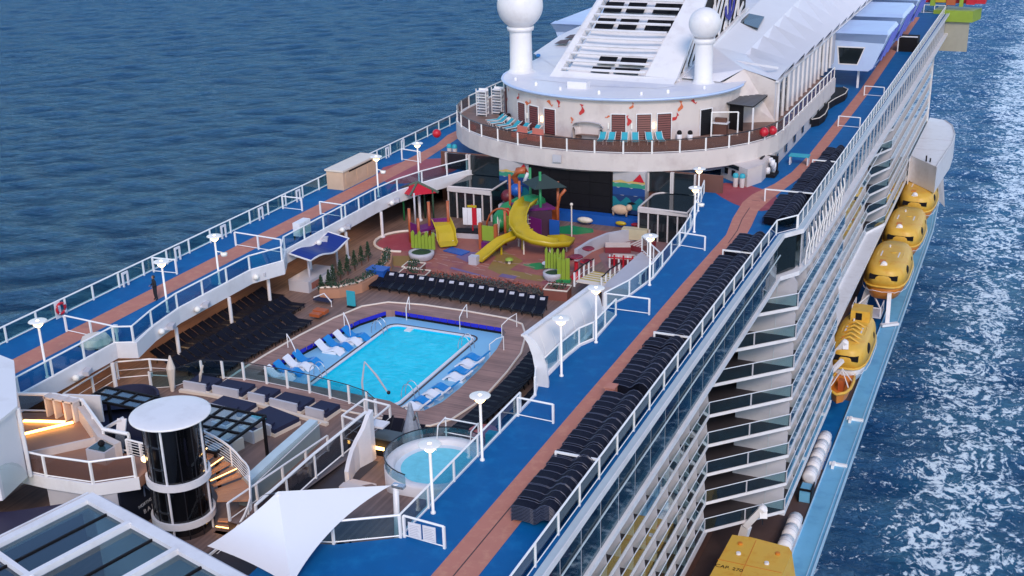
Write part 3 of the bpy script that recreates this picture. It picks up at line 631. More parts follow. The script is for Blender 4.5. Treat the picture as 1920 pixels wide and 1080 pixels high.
for i, (a, b_, lab, g) in enumerate([((13.75,39.5),(15.8,39.35),'short cross railing at the near right corner with two notice sheets', None),((13.75,52.1),(15.8,52.0),'short cross railing on the blue deck left of the wind screen', None),
        ((13.0,68.15),(15.9,68.2),'short cross railing on the blue deck beyond the wind screen', None),((13.9,81.9),(15.9,81.6),'short cross railing on the blue deck near the red patch', None),
        ((-17.9,52.6),(-13.5,52.3),'short cross railing at the left deck corner beside the deck box', None),((-20.0,63.6),(-18.1,63.8),'short cross railing behind the person in black', None),
        ((-20.0,80.1),(-18.1,80.1),'short cross railing in the middle of the left deck', None),((-17.9,70.6),(-13.5,70.3),'cross railing at the second corner of the left deck', None),
        ((-16.1,79.8),(-13.6,79.6),'short cross railing over the left track before the far lamps', None),((-18.2,97.6),(-16.0,97.2),'short cross railing beside the beige locker', None),
        ((18.4,124.2),(20.6,124),'short cross railing far along the right deck, nearer of two', None),((18.6,140.5),(20.8,140.3),'short cross railing far along the right deck, farther of two', None)]):
    n = 2.3
    railing('cross_railing', lab, [a, b_], 0, 1.1, n, g)
# dividers over the stacked loungers: a bar on two feet
for i, (y, x0) in enumerate([(47.4,17.75),(63.2,17.75),(79.2,17.8),(95.4,17.2),(106.0,19.1)]):
    x1 = 19.95 if y < 90 else 21.15
    t = thing('divider_bar', 'white bar across the stacked black loungers, %s from the near end' % ordn(i+1), 'divider bar', (x0,y,0), 0, 'divider bars across the stacked loungers')
    part(t, 'bar', MB().box(x0,x1,y-0.05,y+0.05,1.0,1.1), M['rail']); part(t, 'post', MB().box(x0,x0+0.1,y-0.05,y+0.05,0,1.0), M['rail'])

# ---------------------------------------------------------------- lamps
def lamp(x, y, z, label, H=3.55, spot=False):
    t = thing('deck_lamp', label, 'lamp', (x,y,z), 0, 'disc lamps on the upper deck')
    part(t, 'pole', MB().lathe([(0.12,0),(0.12,0.08),(0.07,0.1),(0.07,H-0.35)], n=12), M['rail'], True, True)
    part(t, 'lamp_shade', MB().lathe([(0.09,H-0.42),(0.14,H-0.30),(0.28,H-0.12),(0.46,H-0.03),(0.53,H),(0.49,H+0.03),(0.18,H+0.04),(0.0,H+0.05)], n=24), M['lamp_w'], True, True)
    part(t, 'bulb', MB().lathe([(0.10,H-0.38),(0.19,H-0.30),(0.27,H-0.20)], n=12), M['bulb'], True, True)
    part(t, 'bulb', MB().lathe([(0.0,H+0.075),(0.07,H+0.065),(0.08,H+0.05)], n=10), M['bulb'], True, True)
    if spot: part(t, 'floodlight', MB().tube([(0,0,H-1.1),(0.3,0.25,H-1.25)],0.04,5).lathe([(0.04,-0.05),(0.2,0.0),(0.24,0.2),(0.0,0.22)],(0.42,0.3,H-1.5),10), M['lamp_w'], True, True)
    return t
for (x,y,lab,sp) in [(-13.9,46.75,'disc lamp on the left deck nearest the lower left corner',0),(-13.9,57.6,'disc lamp on the left deck right beside the person in black',0),(-13.9,63.2,'disc lamp on the left deck with a small floodlight, beyond the person',1),
        (-14.1,85.9,'disc lamp on the left deck beside the beige locker',1),(-12.95,91.2,'farthest disc lamp on the left deck, before the curved balcony',0),
        (14.0,41.75,'disc lamp on the right deck in front of the round hot tub',0),(14.0,47.05,'disc lamp on the right deck between hot tub and corner railing',0),(14.05,57.6,'disc lamp on the right deck in front of the wind screen',0),
        (14.25,62.8,'disc lamp on the right deck at the far end of the wind screen',0),(14.3,73.3,'disc lamp on the right deck above the striped seats',0),(14.0,85.5,'disc lamp at the edge of the blue deck by the glass stair head',1),(12.8,90.9,'farthest disc lamp on the right, under the curved balcony',0)]:
    lamp(x, y, 0, lab, spot=bool(sp))

# ---------------------------------------------------------------- loungers
def sling_profile(pts, w, t):
    """thick bent sheet: profile (x,z) swept over width w along y"""
    mb = MB(); n = len(pts); top = pts; bot = []
    for i,(x,z) in enumerate(pts):
        a = pts[max(0,i-1)]; b_ = pts[min(n-1,i+1)]; L = math.dist(a,b_); nx, nz = (b_[1]-a[1])/L, -(b_[0]-a[0])/L
        bot.append((x+nx*t, z+nz*t))
    for yy in (-w/2, w/2): mb.v += [(x,yy,z) for x,z in top] + [(x,yy,z) for x,z in bot]
    m = 2*n
    for i in range(n-1):
        mb.f += [(i,i+1,m+i+1,m+i),(n+i+1,n+i,m+n+i,m+n+i+1),(i,n+i,n+i+1,i+1),(m+i+1,m+n+i+1,m+n+i,m+i)]
    mb.f += [(0,m,m+n,n),(n-1,2*n-1,m+2*n-1,m+n-1)]
    return mb
me_sling = sling_profile([(0.95,0.33),(0.3,0.33),(-0.2,0.36),(-0.9,0.82)], 0.56, 0.03).mesh('sling', M['mesh_black'])
fr = MB()
for s_ in (-1,1):
    fr.beam((0.98,s_*0.3,0.33),(-0.2,s_*0.3,0.34),0.05,0.05).beam((-0.2,s_*0.3,0.34),(-0.92,s_*0.3,0.82),0.05,0.05)
    fr.beam((0.8,s_*0.3,0),(0.8,s_*0.3,0.33),0.05,0.05).beam((-0.5,s_*0.3,0),(-0.35,s_*0.3,0.4),0.05,0.05)
me_frame = fr.mesh('frame', M['frame_dark'])
me_towel = MB().box(-0.86,-0.60,-0.22,0.22,0.74,0.80).mesh('folded_towel', M['grey_white'])
def black_lounger(x, y, z, rz, label, group, towel=False):
    t = thing('sun_lounger', label, 'sun lounger', (x,y,z), rz, group)
    link('sling', me_sling, t); link('frame', me_frame, t)
    if towel: link('headrest_pad', me_pad, t)
    return t
me_pad = sling_profile([(-0.60,0.66),(-0.78,0.78)], 0.30, -0.03).mesh('headrest_pad', M['grey_white'])
rows = [(-13.75,56.6,70.0),(-11.75,55.6,68.9),(-9.7,55.2,66.2)]
for r,(x,y0,y1) in enumerate(rows):
    n = int((y1-y0)/0.72)
    for i in range(n):
        y = y0+0.72*i; xx = x + (0 if r < 2 else 0.055*(i)*0.9) + random.uniform(-0.05,0.05)
        if r == 1: xx += 0.03*i
        black_lounger(xx, y, Z14, 0.10+random.uniform(-0.03,0.03), 'black lounger left of the pool, %s row from the wall, %s from the near end' % (ordn(r+1), ordn(i+1)), 'black loungers left of the pool')
for i in range(17):
    x = -7.6+0.86*i; yy = 74.15-0.11*max(0,x+1)-0.012*(x+7)*0
    t = black_lounger(x, yy, Z14, -PI/2+0.16+random.uniform(-0.03,0.03), 'black lounger in the row beyond the far end of the pool, %s from the left' % ordn(i+1), 'black loungers beyond the pool', True)
    t.scale = (1.15,1.2,1.1)
for r,(x,y0,n) in enumerate([(9.6,53.8,18),(11.7,55.5,14)]):
    for i in range(n):
        black_lounger(x+ (0.0 if r else -0.004*(i-9)**2), y0+0.72*i, Z14, PI-0.05, 'black lounger right of the pool, %s row, %s from the near end' % ('pool side' if r==0 else 'outer', ordn(i+1)), 'black loungers right of the pool')
# moulded S-shaped loungers standing in the shallow shelf water
prof = [(-0.95,0.80),(-0.80,0.70),(-0.60,0.46),(-0.40,0.28),(-0.20,0.22),(0.02,0.27),(0.25,0.38),(0.45,0.40),(0.65,0.30),(0.85,0.12),(0.98,0.04)]
me_s = {k: sling_profile(prof, 0.66, 0.10).mesh('moulded_shell', M['lounger_'+k]) for k in ('white','blue')}
me_sf = MB().box(-0.5,0.55,-0.25,0.25,0.0,0.2).mesh('plinth', M['lounger_white'])
def pool_lounger(x,y,rz,col,label):
    t = thing('pool_lounger', label, 'pool lounger', (x,y,ZS), rz, 'moulded loungers standing on the pool shelf')
    link('moulded_shell', me_s[col], t); link('plinth', me_sf, t)
for i,(x,y,c) in enumerate([(-5.95,58.1,'white'),(-5.85,59.0,'blue'),(-5.75,59.95,'white'),(-5.6,60.85,'blue'),(-5.15,62.9,'white'),(-5.0,63.75,'blue'),(-4.85,64.75,'white'),(-4.7,65.65,'blue')]):
    pool_lounger(x+0.15,y,0.05,c,'%s moulded lounger on the left pool shelf, %s from the near end' % (c, ordn(i+1)))
for i,(x,y,c) in enumerate([(4.55,57.25,'white'),(4.75,58.2,'blue'),(4.9,59.25,'white'),(5.0,60.3,'blue'),(5.1,62.0,'white'),(5.0,63.0,'blue'),(4.95,64.1,'white'),(4.85,65.2,'blue')]):
    pool_lounger(x,y,PI-0.05,c,'%s moulded lounger on the right pool shelf, %s from the near end' % (c, ordn(i+1)))
# stacked woven loungers on the right deck
sp = [(-1.20,-0.04),(-1.10,0.05),(-0.6,0.08),(-0.22,0.05),(-0.05,0.0),(0.10,0.06),(0.30,0.26),(0.52,0.37),(0.76,0.36),(0.98,0.22),(1.12,0.04),(1.18,-0.12)]
me_st = sling_profile(sp, 0.56, 0.045).mesh('woven_sling', M['wicker'])
rim_m = mat('lounger_rim_paint', (0.05,0.06,0.10), 0.45, 0.2)
me_rim = MB().tube([(x,-0.31,z) for x,z in sp],0.020,4).tube([(x,0.31,z) for x,z in sp],0.020,4).mesh('rim_tube', rim_m)
def stacked(x, y, z, sx, label, tilt=0.0):
    t = thing('stacked_lounger', label, 'sun lounger', (x,y,z), tilt, 'woven black loungers stacked along the right deck')
    t.scale = (sx,1,1); link('woven_sling', me_st, t); link('rim_tube', me_rim, t); return t
piles = []
def run(y0, y1, xc, sx, n_layers, label):
    y = y0
    while y < y1: piles.append((xc, y, sx, n_layers, label)); y += 0.70
run(42.7, 47.1, 18.75, 0.95, 11, 'in front of the first divider bar'); run(47.65, 54.8, 18.75, 0.95, 11, 'between the first and second divider bars')
run(56.2, 62.9, 18.75, 0.95, 11, 'between the first and second divider bars'); run(63.55, 78.9, 18.8, 0.95, 11, 'between the second and third divider bars')
run(79.5, 84.0, 18.9, 0.9, 11, 'just beyond the third divider bar'); run(89.2, 95.2, 19.6, 0.95, 9, 'before the fourth divider bar'); run(95.9, 105.8, 20.0, 0.85, 9, 'between the fourth and fifth divider bars')
run(106.6, 112.5, 20.1, 0.75, 8, 'beyond the fifth divider bar')
rest = MB()
for i,(x,y,sx,nl,lab) in enumerate(piles):
    lay = 0.072; hh = 0.12
    x += random.uniform(-0.03,0.03)
    top_n = nl + random.choice((-1,0,0,0,1))
    show_all = (i == 0)
    for k in range(top_n):
        zz = hh + lay*k; jx = random.uniform(-0.015,0.015)
        if show_all and k < top_n-1:
            stacked(x+jx, y, zz, sx, 'black woven lounger in the nearest right-deck stack, %s from the bottom' % ordn(k+1))
        elif k == top_n-1:
            stacked(x, y, zz, sx, 'top black woven lounger of the %s stack from the near end, right deck' % ordn(i+1), random.uniform(-0.02,0.02))
        else:
            zt = zz
            for s_ in (-1,1):
                rest.tube([(x+px*sx+jx, y+s_*0.30, zt+pz) for px,pz in sp[::1]], 0.020, 3)
            rest.add([(x+px*sx+jx, y-0.3, zt+pz-0.01) for px,pz in (sp[1],sp[4],sp[7],sp[10])]+[(x+px*sx+jx, y+0.3, zt+pz-0.01) for px,pz in (sp[1],sp[4],sp[7],sp[10])], [(0,1,5,4),(1,2,6,5),(2,3,7,6)])
o = single('stacked_lounger_layers', rest, M['wicker'], 'lower layers of the long rows of stacked black woven loungers along the right outer railing', 'stacked loungers'); o['kind'] = 'stuff'
single('terracotta_box', MB().obox((17.75,55.6,0.9),(0.62,0.7,0.05),0.0).box(17.5,18.0,55.3,55.9,0,0.87), M['track'], 'square terracotta topped box in the gap between the lounger stacks', 'box')

# ---------------------------------------------------------------- small things on the upper deck
def person(x, y, z, rz, label):
    verts = [(0,0,0.95),(0,0,1.15),(0,0,1.38),(0,0,1.50),(0,0.01,1.60),(0.11,0,0.90),(0.13,0.02,0.50),(0.13,-0.01,0.09),(0.14,0.13,0.05),(-0.11,0,0.90),(-0.12,0.0,0.50),(-0.12,-0.05,0.09),(-0.13,0.09,0.05),
             (0.20,0,1.42),(0.27,0.02,1.15),(0.20,0.20,1.05),(-0.20,0,1.42),(-0.27,0.02,1.15),(-0.18,0.20,1.07)]
    edges = [(0,1),(1,2),(2,3),(3,4),(0,5),(5,6),(6,7),(7,8),(0,9),(9,10),(10,11),(11,12),(2,13),(13,14),(14,15),(2,16),(16,17),(17,18)]
    rad = [0.15,0.14,0.15,0.065,0.06,0.10,0.07,0.05,0.045,0.10,0.07,0.05,0.045,0.07,0.05,0.04,0.07,0.05,0.04]
    me = bpy.data.meshes.new('body'); me.from_pydata(verts, edges, []); me.materials.append(M['uniform'])
    t = thing('person', label, 'person', (x,y,z), rz)
    o = link('body', me, t); md = o.modifiers.new('Skin','SKIN'); 
    for v, r in zip(me.skin_vertices[0].data, rad): v.radius = (r*1.22, r*1.0)
    me.skin_vertices[0].data[0].use_root = True
    o.modifiers.new('Sub','SUBSURF').levels = 1; o.modifiers['Sub'].render_levels = 1
    hd = part(t, 'head', MB().sphere((0,0.015,1.665),0.105,14,10,0.82,0.95,1.18).sphere((0,0.115,1.65),0.02,6,4).sphere((0.088,0.01,1.66),0.025,6,4,0.5).sphere((-0.088,0.01,1.66),0.025,6,4,0.5).sphere((0.035,0.1,1.68),0.012,5,4).sphere((-0.035,0.1,1.68),0.012,5,4), M['skin'], True, True)
    part(t, 'hair', MB().lathe([(0.001,0.135),(0.06,0.12),(0.098,0.06),(0.105,0.0),(0.095,-0.05)], (0,-0.012,1.67), 14), M['hair'], True, True)
    for s_ in (-1,1):
        hx = 0.2*s_ if s_ > 0 else -0.18; mb = MB().sphere((hx,0.235,1.05),0.04,8,6,0.7,1.1,1)
        for f in range(4): mb.tube([(hx-0.024+0.016*f,0.26,1.05),(hx-0.024+0.016*f,0.30,1.035),(hx-0.022+0.015*f,0.315,1.01-0.004*(f%2))],0.009,5)
        mb.tube([(hx-s_*0.03,0.235,1.06),(hx-s_*0.055,0.265,1.055)],0.011,5); part(t, 'hand', mb, M['skin'], True, True)
    part(t, 'belt', MB().lathe([(0.155,0.98),(0.16,1.03)], n=12, sy=0.8), M['white'], False, True)
    return t
person(-16.1, 59.1, 0, 2.6, 'person in black clothes standing by the disc lamp on the left deck')
def lifebuoy(x,y,z,lab):
    t = thing('lifebuoy', lab, 'lifebuoy', (x,y,z), 0, 'red lifebuoys on the left railing')
    part(t, 'ring', MB().tube([(0,0.36*math.cos(a),0.36*math.sin(a)) for a in [2*PI*i/20 for i in range(20)]],0.09,8,closed=True), M['red'], True, True)
    mb = MB()
    for a in (PI/4,3*PI/4,5*PI/4,7*PI/4): mb.obox((0.0,0.36*math.cos(a),0.36*math.sin(a)),(0.2,0.1,0.1))
    part(t, 'white_band', mb, M['white'], False, True); part(t, 'board', MB().box(-0.12,-0.07,-0.45,0.05,-0.7,0.55), M['white'], False, True); part(t, 'stem', MB().box(-0.02,0.02,-0.03,0.03,-0.7,-0.3), M['white'], False, True)
lifebuoy(-19.95,54.4,0.62,'red lifebuoy on the left railing near the lower left corner'); lifebuoy(-19.95,94.0,0.6,'red lifebuoy on the left railing just beyond the beige locker')
for i, y in enumerate([60.6,66.3,71.9,76.9,82.4,87.6,97.9,101]):
    t = thing('rail_gate', 'white double gate post in the left railing, %s from the near end' % ordn(i+1), 'gate post', (-20.0,y,0), 0, 'double gate posts in the left railing')
    part(t, 'gate_frame', MB().box(0,0.1,-0.3,-0.18,0,1.05).box(0,0.1,0.18,0.3,0,1.05).box(0,0.1,-0.18,0.18,0.9,1.05), M['white'], False, True)
t = thing('deck_locker', 'large beige locker box beside the left railing near the far lamps', 'locker', (-18.3,90,0))
part(t, 'cabinet', MB().box(-19.7,-18.0,86.6,92.6,0,1.65), M['beige']); part(t, 'lid', MB().box(-19.8,-17.9,86.5,92.7,1.65,1.8), M['curb'])
for k in range(3): part(t, 'hatch', MB().box(-18.0,-17.97,87.0+1.9*k,88.6+1.9*k,0.35,1.45), M['beige'])
part(t, 'vent_slot', MB().box(-17.99,-17.96,87.6,91.6,1.42,1.55), M['black'])
t = thing('deck_box', 'pale stone-like deck box at the left deck corner', 'box', (-14.2,51.6,0)); part(t, 'rock_box', MB().lathe([(0.9,0),(1.0,0.2),(0.8,0.55),(0.3,0.66),(0,0.66)],(-14.6,51.6,0),9), M['curb']); part(t,'base',MB().box(-15.4,-13.9,50.9,52.3,0,0.05),M['black'])
single('control_box', MB().obox((-13.9,52.7,0.75),(0.28,0.16,0.5),0.2), M['white'], 'small white control box on the railing at the left deck corner', 'control box')
t = thing('supply_cabinet', 'white cabinet standing behind the inner left railing', 'cabinet', (-13.95,74.5,0)); part(t,'cabinet',MB().box(-14.5,-13.85,73.4,74.9,0.3,1.35),M['white']); part(t,'leg',MB().box(-14.5,-14.4,73.4,73.5,0,0.3).box(-13.95,-13.85,74.8,74.9,0,0.3),M['black']); part(t,'seam',MB().box(-13.85,-13.84,74.13,74.17,0.32,1.33),M['grey_white'])
def bins(x,y,lab):
    t = thing('towel_bin', lab, 'bin', (x,y,0), 0, 'twin white bins with teal lids')
    for k in (0,1):
        b0 = part(t,'bin_body',MB().lathe([(0.20,0),(0.24,0.85)],(k*0.58,0,0),14),M['cream'],True,True); part(t,'lid',MB().lathe([(0.26,0.85),(0.26,1.05),(0.16,1.2),(0,1.22)],(k*0.58,0,0),14),M['teal_lounger'],True,True)
bins(13.9,98.9,'twin white bins with teal lids on the red patch at the right'); bins(-14.5,100.4,'twin white bins with teal lids under the left end of the curved balcony')
t = thing('shopping_rack', 'dark rack holding white rolled towels on the right deck', 'rack', (16.0,103.2,0))
part(t,'rack',MB().box(-0.9,0.5,-0.6,1.2,0,0.25).box(-0.9,-0.7,-0.6,1.2,0.25,1.7).box(-0.7,0.4,0.9,1.2,0.25,1.6),M['black'],False,True)
for (a,b_,c) in ((-0.2,-0.2,0.55),(0.25,0.1,0.95),(-0.15,0.5,1.25),(0.2,-0.3,1.3),(0.1,0.6,0.5)): part(t,'towel_roll',MB().lathe([(0.001,-0.3),(0.2,-0.28),(0.22,0),(0.2,0.28),(0.001,0.3)],(a,b_,c),10),M['white'],True,True)
t = thing('hand_wash_station', 'small white table with teal top on the right deck', 'table', (17.6,108,0)); part(t,'top',MB().box(-0.9,0.9,-0.5,0.5,0.8,0.9),M['teal_lounger'],False,True)
for a in(-0.8,0.8): part(t,'leg',MB().box(a-0.05,a+0.05,-0.4,0.4,0,0.8),M['white'],False,True)
for i,(x,y,z) in enumerate([(15.2,103.4,3.6),(15.6,105.0,3.4),(-14.9,98.7,2.3)]):
    single('red_lantern', MB().sphere((x,y,z+0.3),0.42,14,10), M['red'], ['red ball lantern on the right end of the balcony rail, upper of two','red ball lantern on the right end of the balcony rail, lower of two','red ball lantern at the left end of the curved balcony'][i], 'lantern', 'red ball lanterns on the curved balcony', True)
t = thing('notice_board', 'two white notice sheets hung on the near right cross railing', 'notice', (14.6,39.4,0.2))
for k in (0,1):
    s_ = part(t,'notice_sheet',MB().box(14.05+0.72*k,14.68+0.72*k,39.32,39.35,0.2,0.95),M['white'])
    ln = MB()
    for q in range(7): ln.box(14.12+0.72*k,14.60+0.72*k-0.05*(q%3),39.312,39.318,0.30+0.085*q,0.325+0.085*q)
    part(s_,'print_line',ln,M['grey_white'])
# black round-ended sofas along the white side wall
t = thing('dark_bar_counter', 'long black bean-shaped planter bench beside the white side wall', 'bench', (15.6,130,0))
poly = [(14.6,124.6),(15.1,123.2),(15.9,123.0),(16.5,123.9),(16.7,126),(16.5,129),(16.1,131.5),(16.4,134),(17.0,137),(16.9,139.5),(16.2,140.6),(15.2,140.4),(14.7,139)]
part(t,'body',MB().prism(poly,0,0.8),M['black']); part(t,'rim',MB().tube([(x,y,0.83) for x,y in poly[:11]],0.05,5),M['curb'])

# ================================================================ AFT HOUSE WITH THE CURVED BALCONY
def ell(a, b, yc, n=24, x0=0.0, p0=180, p1=360):
    return [(x0+a*math.cos(math.radians(p0+(p1-p0)*i/n)), yc+b*math.sin(math.radians(p0+(p1-p0)*i/n))) for i in range(n+1)]
front = ell(16.1, 13.6, 108.0)                         # from (-16.1,108) round the front to (16.1,108)
bal = thing('curved_balcony', 'broad curved balcony with cream rim sweeping round the front of the aft house', 'balcony', (0,94.4,1.6))
outline = [(-16.1,134)] + front + [(16.3,134)]
part(bal, 'rim', MB().strip(outline, 0.25, 1.55, 3.1, 1), M['cream'])
part(bal, 'floor', MB().prism([(x*0.985, 108+(y-108)*0.985 if y < 108 else y) for x,y in outline], 2.9, 3.08), M['teak16'])
lo = [(x*0.90, 108+(y-108)*0.90 if y < 108 else y) for x,y in outline]
mb = MB(); n = len(outline); mb.v = [(x,y,1.56) for x,y in outline]+[(x,y,0.9) for x,y in lo]; mb.f = [(i,i+1,n+i+1,n+i) for i in range(n-1)]
part(bal, 'underside', mb, M['cream']); part(bal, 'soffit', MB().prism(lo, 0.85, 1.0), M['grey_white'])
pts = [(x*0.992, 108+(y-108)*0.992 if y < 108 else y) for x,y in ell(16.1,13.6,108.0,20)]
railing('balcony_railing', 'curved railing with bronze glass panes round the front of the balcony', pts, 3.1, 1.15, 2.0, 'brown', hm='frame_dark', hr=0.045, keep=True, post=0.12)
railing('balcony_railing', 'straight balcony railing on the right side of the aft house', [(15.98,108.1),(16.1,134)], 3.1, 1.15, 2.2, 'brown')
railing('balcony_railing', 'straight balcony railing on the left side of the aft house', [(-15.98,108.1),(-16.0,134)], 3.1, 1.15, 2.2, 'outer')
single('hull_number_plate', MB().box(-1.25,-0.45,94.22,94.33,2.1,2.75), M['grey_white'], 'small square box fixed to the middle of the curved cream rim', 'box')
# white wall below the right arm of the balcony
sidew = thing('side_house', 'white side wall with round windows under the right arm of the balcony', 'wall', (13.7,100,0))
part(sidew, 'wall', MB().prism([(11.9,101.6),(14.9,99.0),(15.7,101.0),(15.9,134),(12,134)], 0.005, 1.6) , M['cream'])
for (x,y) in ((12.6,101.0),(13.4,100.3)): part(sidew,'window',MB().obox((x-0.04,y-0.06,0.8),(0.42,0.06,0.5),-0.71),M['black'])
part(sidew,'long_window',MB().obox((13.2,100.4,1.38),(1.9,0.08,0.34),-0.71),M['dark_glass'])
for i in range(7): part(sidew,'porthole',MB().box(15.9,15.94,106+4*i,106.6+4*i,0.5,1.3),M['dark_glass'])
# wall facing the play area
aw = thing('stage_wall', 'wall with the big black screen facing the play area under the balcony', 'wall', (0,95.2,Z14))
part(aw,'wall',MB().box(-13.4,13.4,96.45,96.6,Z14,1.55),M['brown_wall'])
part(aw,'screen_frame',MB().box(-3.95,3.95,95.2,96.4,-2.35,1.55),M['black'])
for i in range(4):
    for j in range(3): part(aw,'screen_panel',MB().box(-3.8+1.9*i+0.01,-1.9+1.9*i-0.01,95.12,95.19,-2.0+1.17*j+0.01,-0.84+1.17*j-0.01),M['black'])
part(aw,'blue_plinth',MB().box(-4.2,6.8,94.2,95.1,Z14,-2.35),M['blue'])
def mural(x0,x1,lab):
    mt = thing('wall_mural', lab, 'mural', (x0,95.2,-2))
    part(mt,'panel',MB().box(x0,x1,95.3,96.4,-2.3,1.55),mat('mural_pale_sky',(0.45,0.42,0.42),0.7,0.2))
    w = x1-x0; bands = [((0.004,0.03,0.12),-2.3,-0.55,0.12),((0.0,0.16,0.20),-1.9,-1.0,0.25),((0.005,0.05,0.20),-0.6,0.15,0.14),((0.03,0.25,0.16),0.1,0.5,0.10),((0.55,0.38,0.12),0.5,0.68,0.08)]
    for bi,(c,z0,z1,amp) in enumerate(bands):
        n = 12; top = [(x0+w*i/n, z1+amp*math.sin(i*1.3+bi)) for i in range(n+1)]; y = 95.29-0.006*bi
        mb = MB(); mb.v = [(x,y,z0) for x,_ in top]+[(x,y,z) for x,z in top]; mb.f = [(i,i+1,n+2+i,n+1+i) for i in range(n)]
        part(mt,'painted_wave',mb,mat('mural_paint_%d'%bi,c,0.7,0.15))
    part(mt,'painted_sail',MB().add([(x0+w*0.62,95.24,0.7),(x0+w*0.98,95.24,0.65),(x0+w*0.84,95.24,1.4)],[(0,1,2)]),M['red'])
    part(mt,'painted_fish',MB().add([(x0+w*0.45,95.24,-1.3),(x0+w*0.6,95.24,-1.15),(x0+w*0.75,95.24,-1.3),(x0+w*0.6,95.24,-1.42)],[(0,1,2,3)]),M['black'])
mural(3.96,6.9,'painted sea mural with a red sail to the right of the screen'); mural(-6.9,-3.96,'painted sea mural with a red sail to the left of the screen')
for i,(x0,x1) in enumerate(((7.0,8.9),(9.2,11.0),(-12.6,-10.6),(-10.2,-7.2))):
    t = thing('large_window', 'tall dark window under the curved balcony, %s of four from the left' % {0:'third',1:'fourth',2:'first',3:'second'}[i], 'window', (x0,96,-0.3))
    part(t,'pane',MB().box(x0,x1,96.2,96.3,-0.3,1.5),M['dark_glass']); part(t,'frame',MB().box(x0-0.14,x0,96.0,96.3,-0.3,1.55).box(x1,x1+0.14,96.0,96.3,-0.3,1.55),M['cream'])
# glass pavilions either side of the stage
def pavilion(cx, cy, sgn, lab):
    t = thing('glass_pavilion', lab, 'pavilion', (cx,cy,Z14)); w, d = 4.2, 4.2
    roofp = [(cx-w/2,cy-d/2),(cx+w/2,cy-d/2-0.3*sgn)]+[(cx+w/2*math.cos(a), cy+d/2*0.8+1.3*math.sin(a)) for a in [PI*i/10 for i in range(11)]]
    zt = -0.42
    part(t,'roof',MB().prism(roofp, zt, zt+0.06), M['dark_glass']); part(t,'roof_rim',MB().tube([(x,y,zt+0.06) for x,y in roofp],0.09,6,closed=True),M['cream'])
    part(t,'fascia',MB().box(cx-w/2-0.05,cx+w/2+0.05,cy-d/2-0.2,cy-d/2-0.02,zt-0.32,zt+0.05),M['cream'])
    for i in range(6): part(t,'mullion',MB().box(cx-w/2+w*i/5-0.06,cx-w/2+w*i/5+0.06,cy-d/2-0.1,cy-d/2+0.05,Z14,zt-0.2),M['cream'])
    for i in range(5): part(t,'glass_pane',MB().box(cx-w/2+w*i/5+0.07,cx-w/2+w*(i+1)/5-0.07,cy-d/2-0.03,cy-d/2,Z14+0.05,zt-0.3),M['dark_glass'])
    for s_ in (-1,1): part(t,'side_glass',MB().box(cx+s_*w/2-0.03,cx+s_*w/2+0.03,cy-d/2+0.05,cy+d/2,Z14,zt-0.05),M['dark_glass'])
pavilion(9.7,93.6,1,'glass pavilion with dark curved roof at the right of the stage'); pavilion(-8.3,94.0,-1,'glass pavilion with dark curved roof at the left of the stage')

# ---------------------------------------------------------------- the drum house on the balcony deck
drum = thing('drum_house', 'rounded cream house on the balcony deck with louvred doors and fish motifs', 'building', (0,99.3,Z16))
dfront = ell(11.4, 9.9, 109.2, 32)
DO = [(-11.6,135)] + dfront + [(11.4,112)]
ZR = 6.75
part(drum, 'wall', MB().strip(DO, 0.2, 3.08, ZR, 1), M['cream'])
part(drum, 'roof', MB().prism([(x*1.03, 109.2+(y-109.2)*1.03 if y < 109.2 else y) for x,y in DO[:-1]] + [(11.6,135)], ZR, ZR+0.12), M['white_far'])
lip = [(x*1.035, 109.2+(y-109.2)*1.035) for x,y in dfront]
part(drum, 'roof_lip', MB().tube([(x,y,ZR+0.06) for x,y in lip], 0.13, 6), M['lilac'])
def on_drum(deg, out=0.0, a=11.4, b_=9.9):
    t = math.radians(deg); x, y = a*math.cos(t), 109.2+b_*math.sin(t); nx, ny = math.cos(t)/a, math.sin(t)/b_; L = math.hypot(nx,ny)
    return x+nx/L*out, y+ny/L*out, math.atan2(ny,nx)+PI/2
louvre_m = mat('rust_louvre_paint', (0.13,0.022,0.018), 0.5, 0.2)
for i, deg in enumerate([230.5, 240.5, 251, 285, 296.5, 306, 328.5]):
    x,y,a = on_drum(deg, 0.06); W_, H_ = 1.25, 2.35
    d = thing('louvred_door', '%s louvred door in the front of the drum house, %s from the left' % ('black' if i == 6 else 'rust-red', ordn(i+1)), 'door', (x,y,Z16), a, 'louvred doors round the drum house')
    part(d,'door_frame',MB().box(-W_/2-0.08,-W_/2,-0.04,0.05,0,H_+0.08).box(W_/2,W_/2+0.08,-0.04,0.05,0,H_+0.08).box(-W_/2,W_/2,-0.04,0.05,H_,H_+0.08),M['white'],False,True)
    part(d,'backing',MB().box(-W_/2,W_/2,0.0,0.04,0,H_),M['black'],False,True)
    for k in range(11): part(d,'louvre',MB().add([(-W_/2+0.04,-0.07,0.08+0.205*k),(W_/2-0.04,-0.07,0.08+0.205*k),(W_/2-0.04,-0.01,0.23+0.205*k),(-W_/2+0.04,-0.01,0.23+0.205*k)],[(0,1,2,3)]),louvre_m if i < 6 else M['black'],False,True)
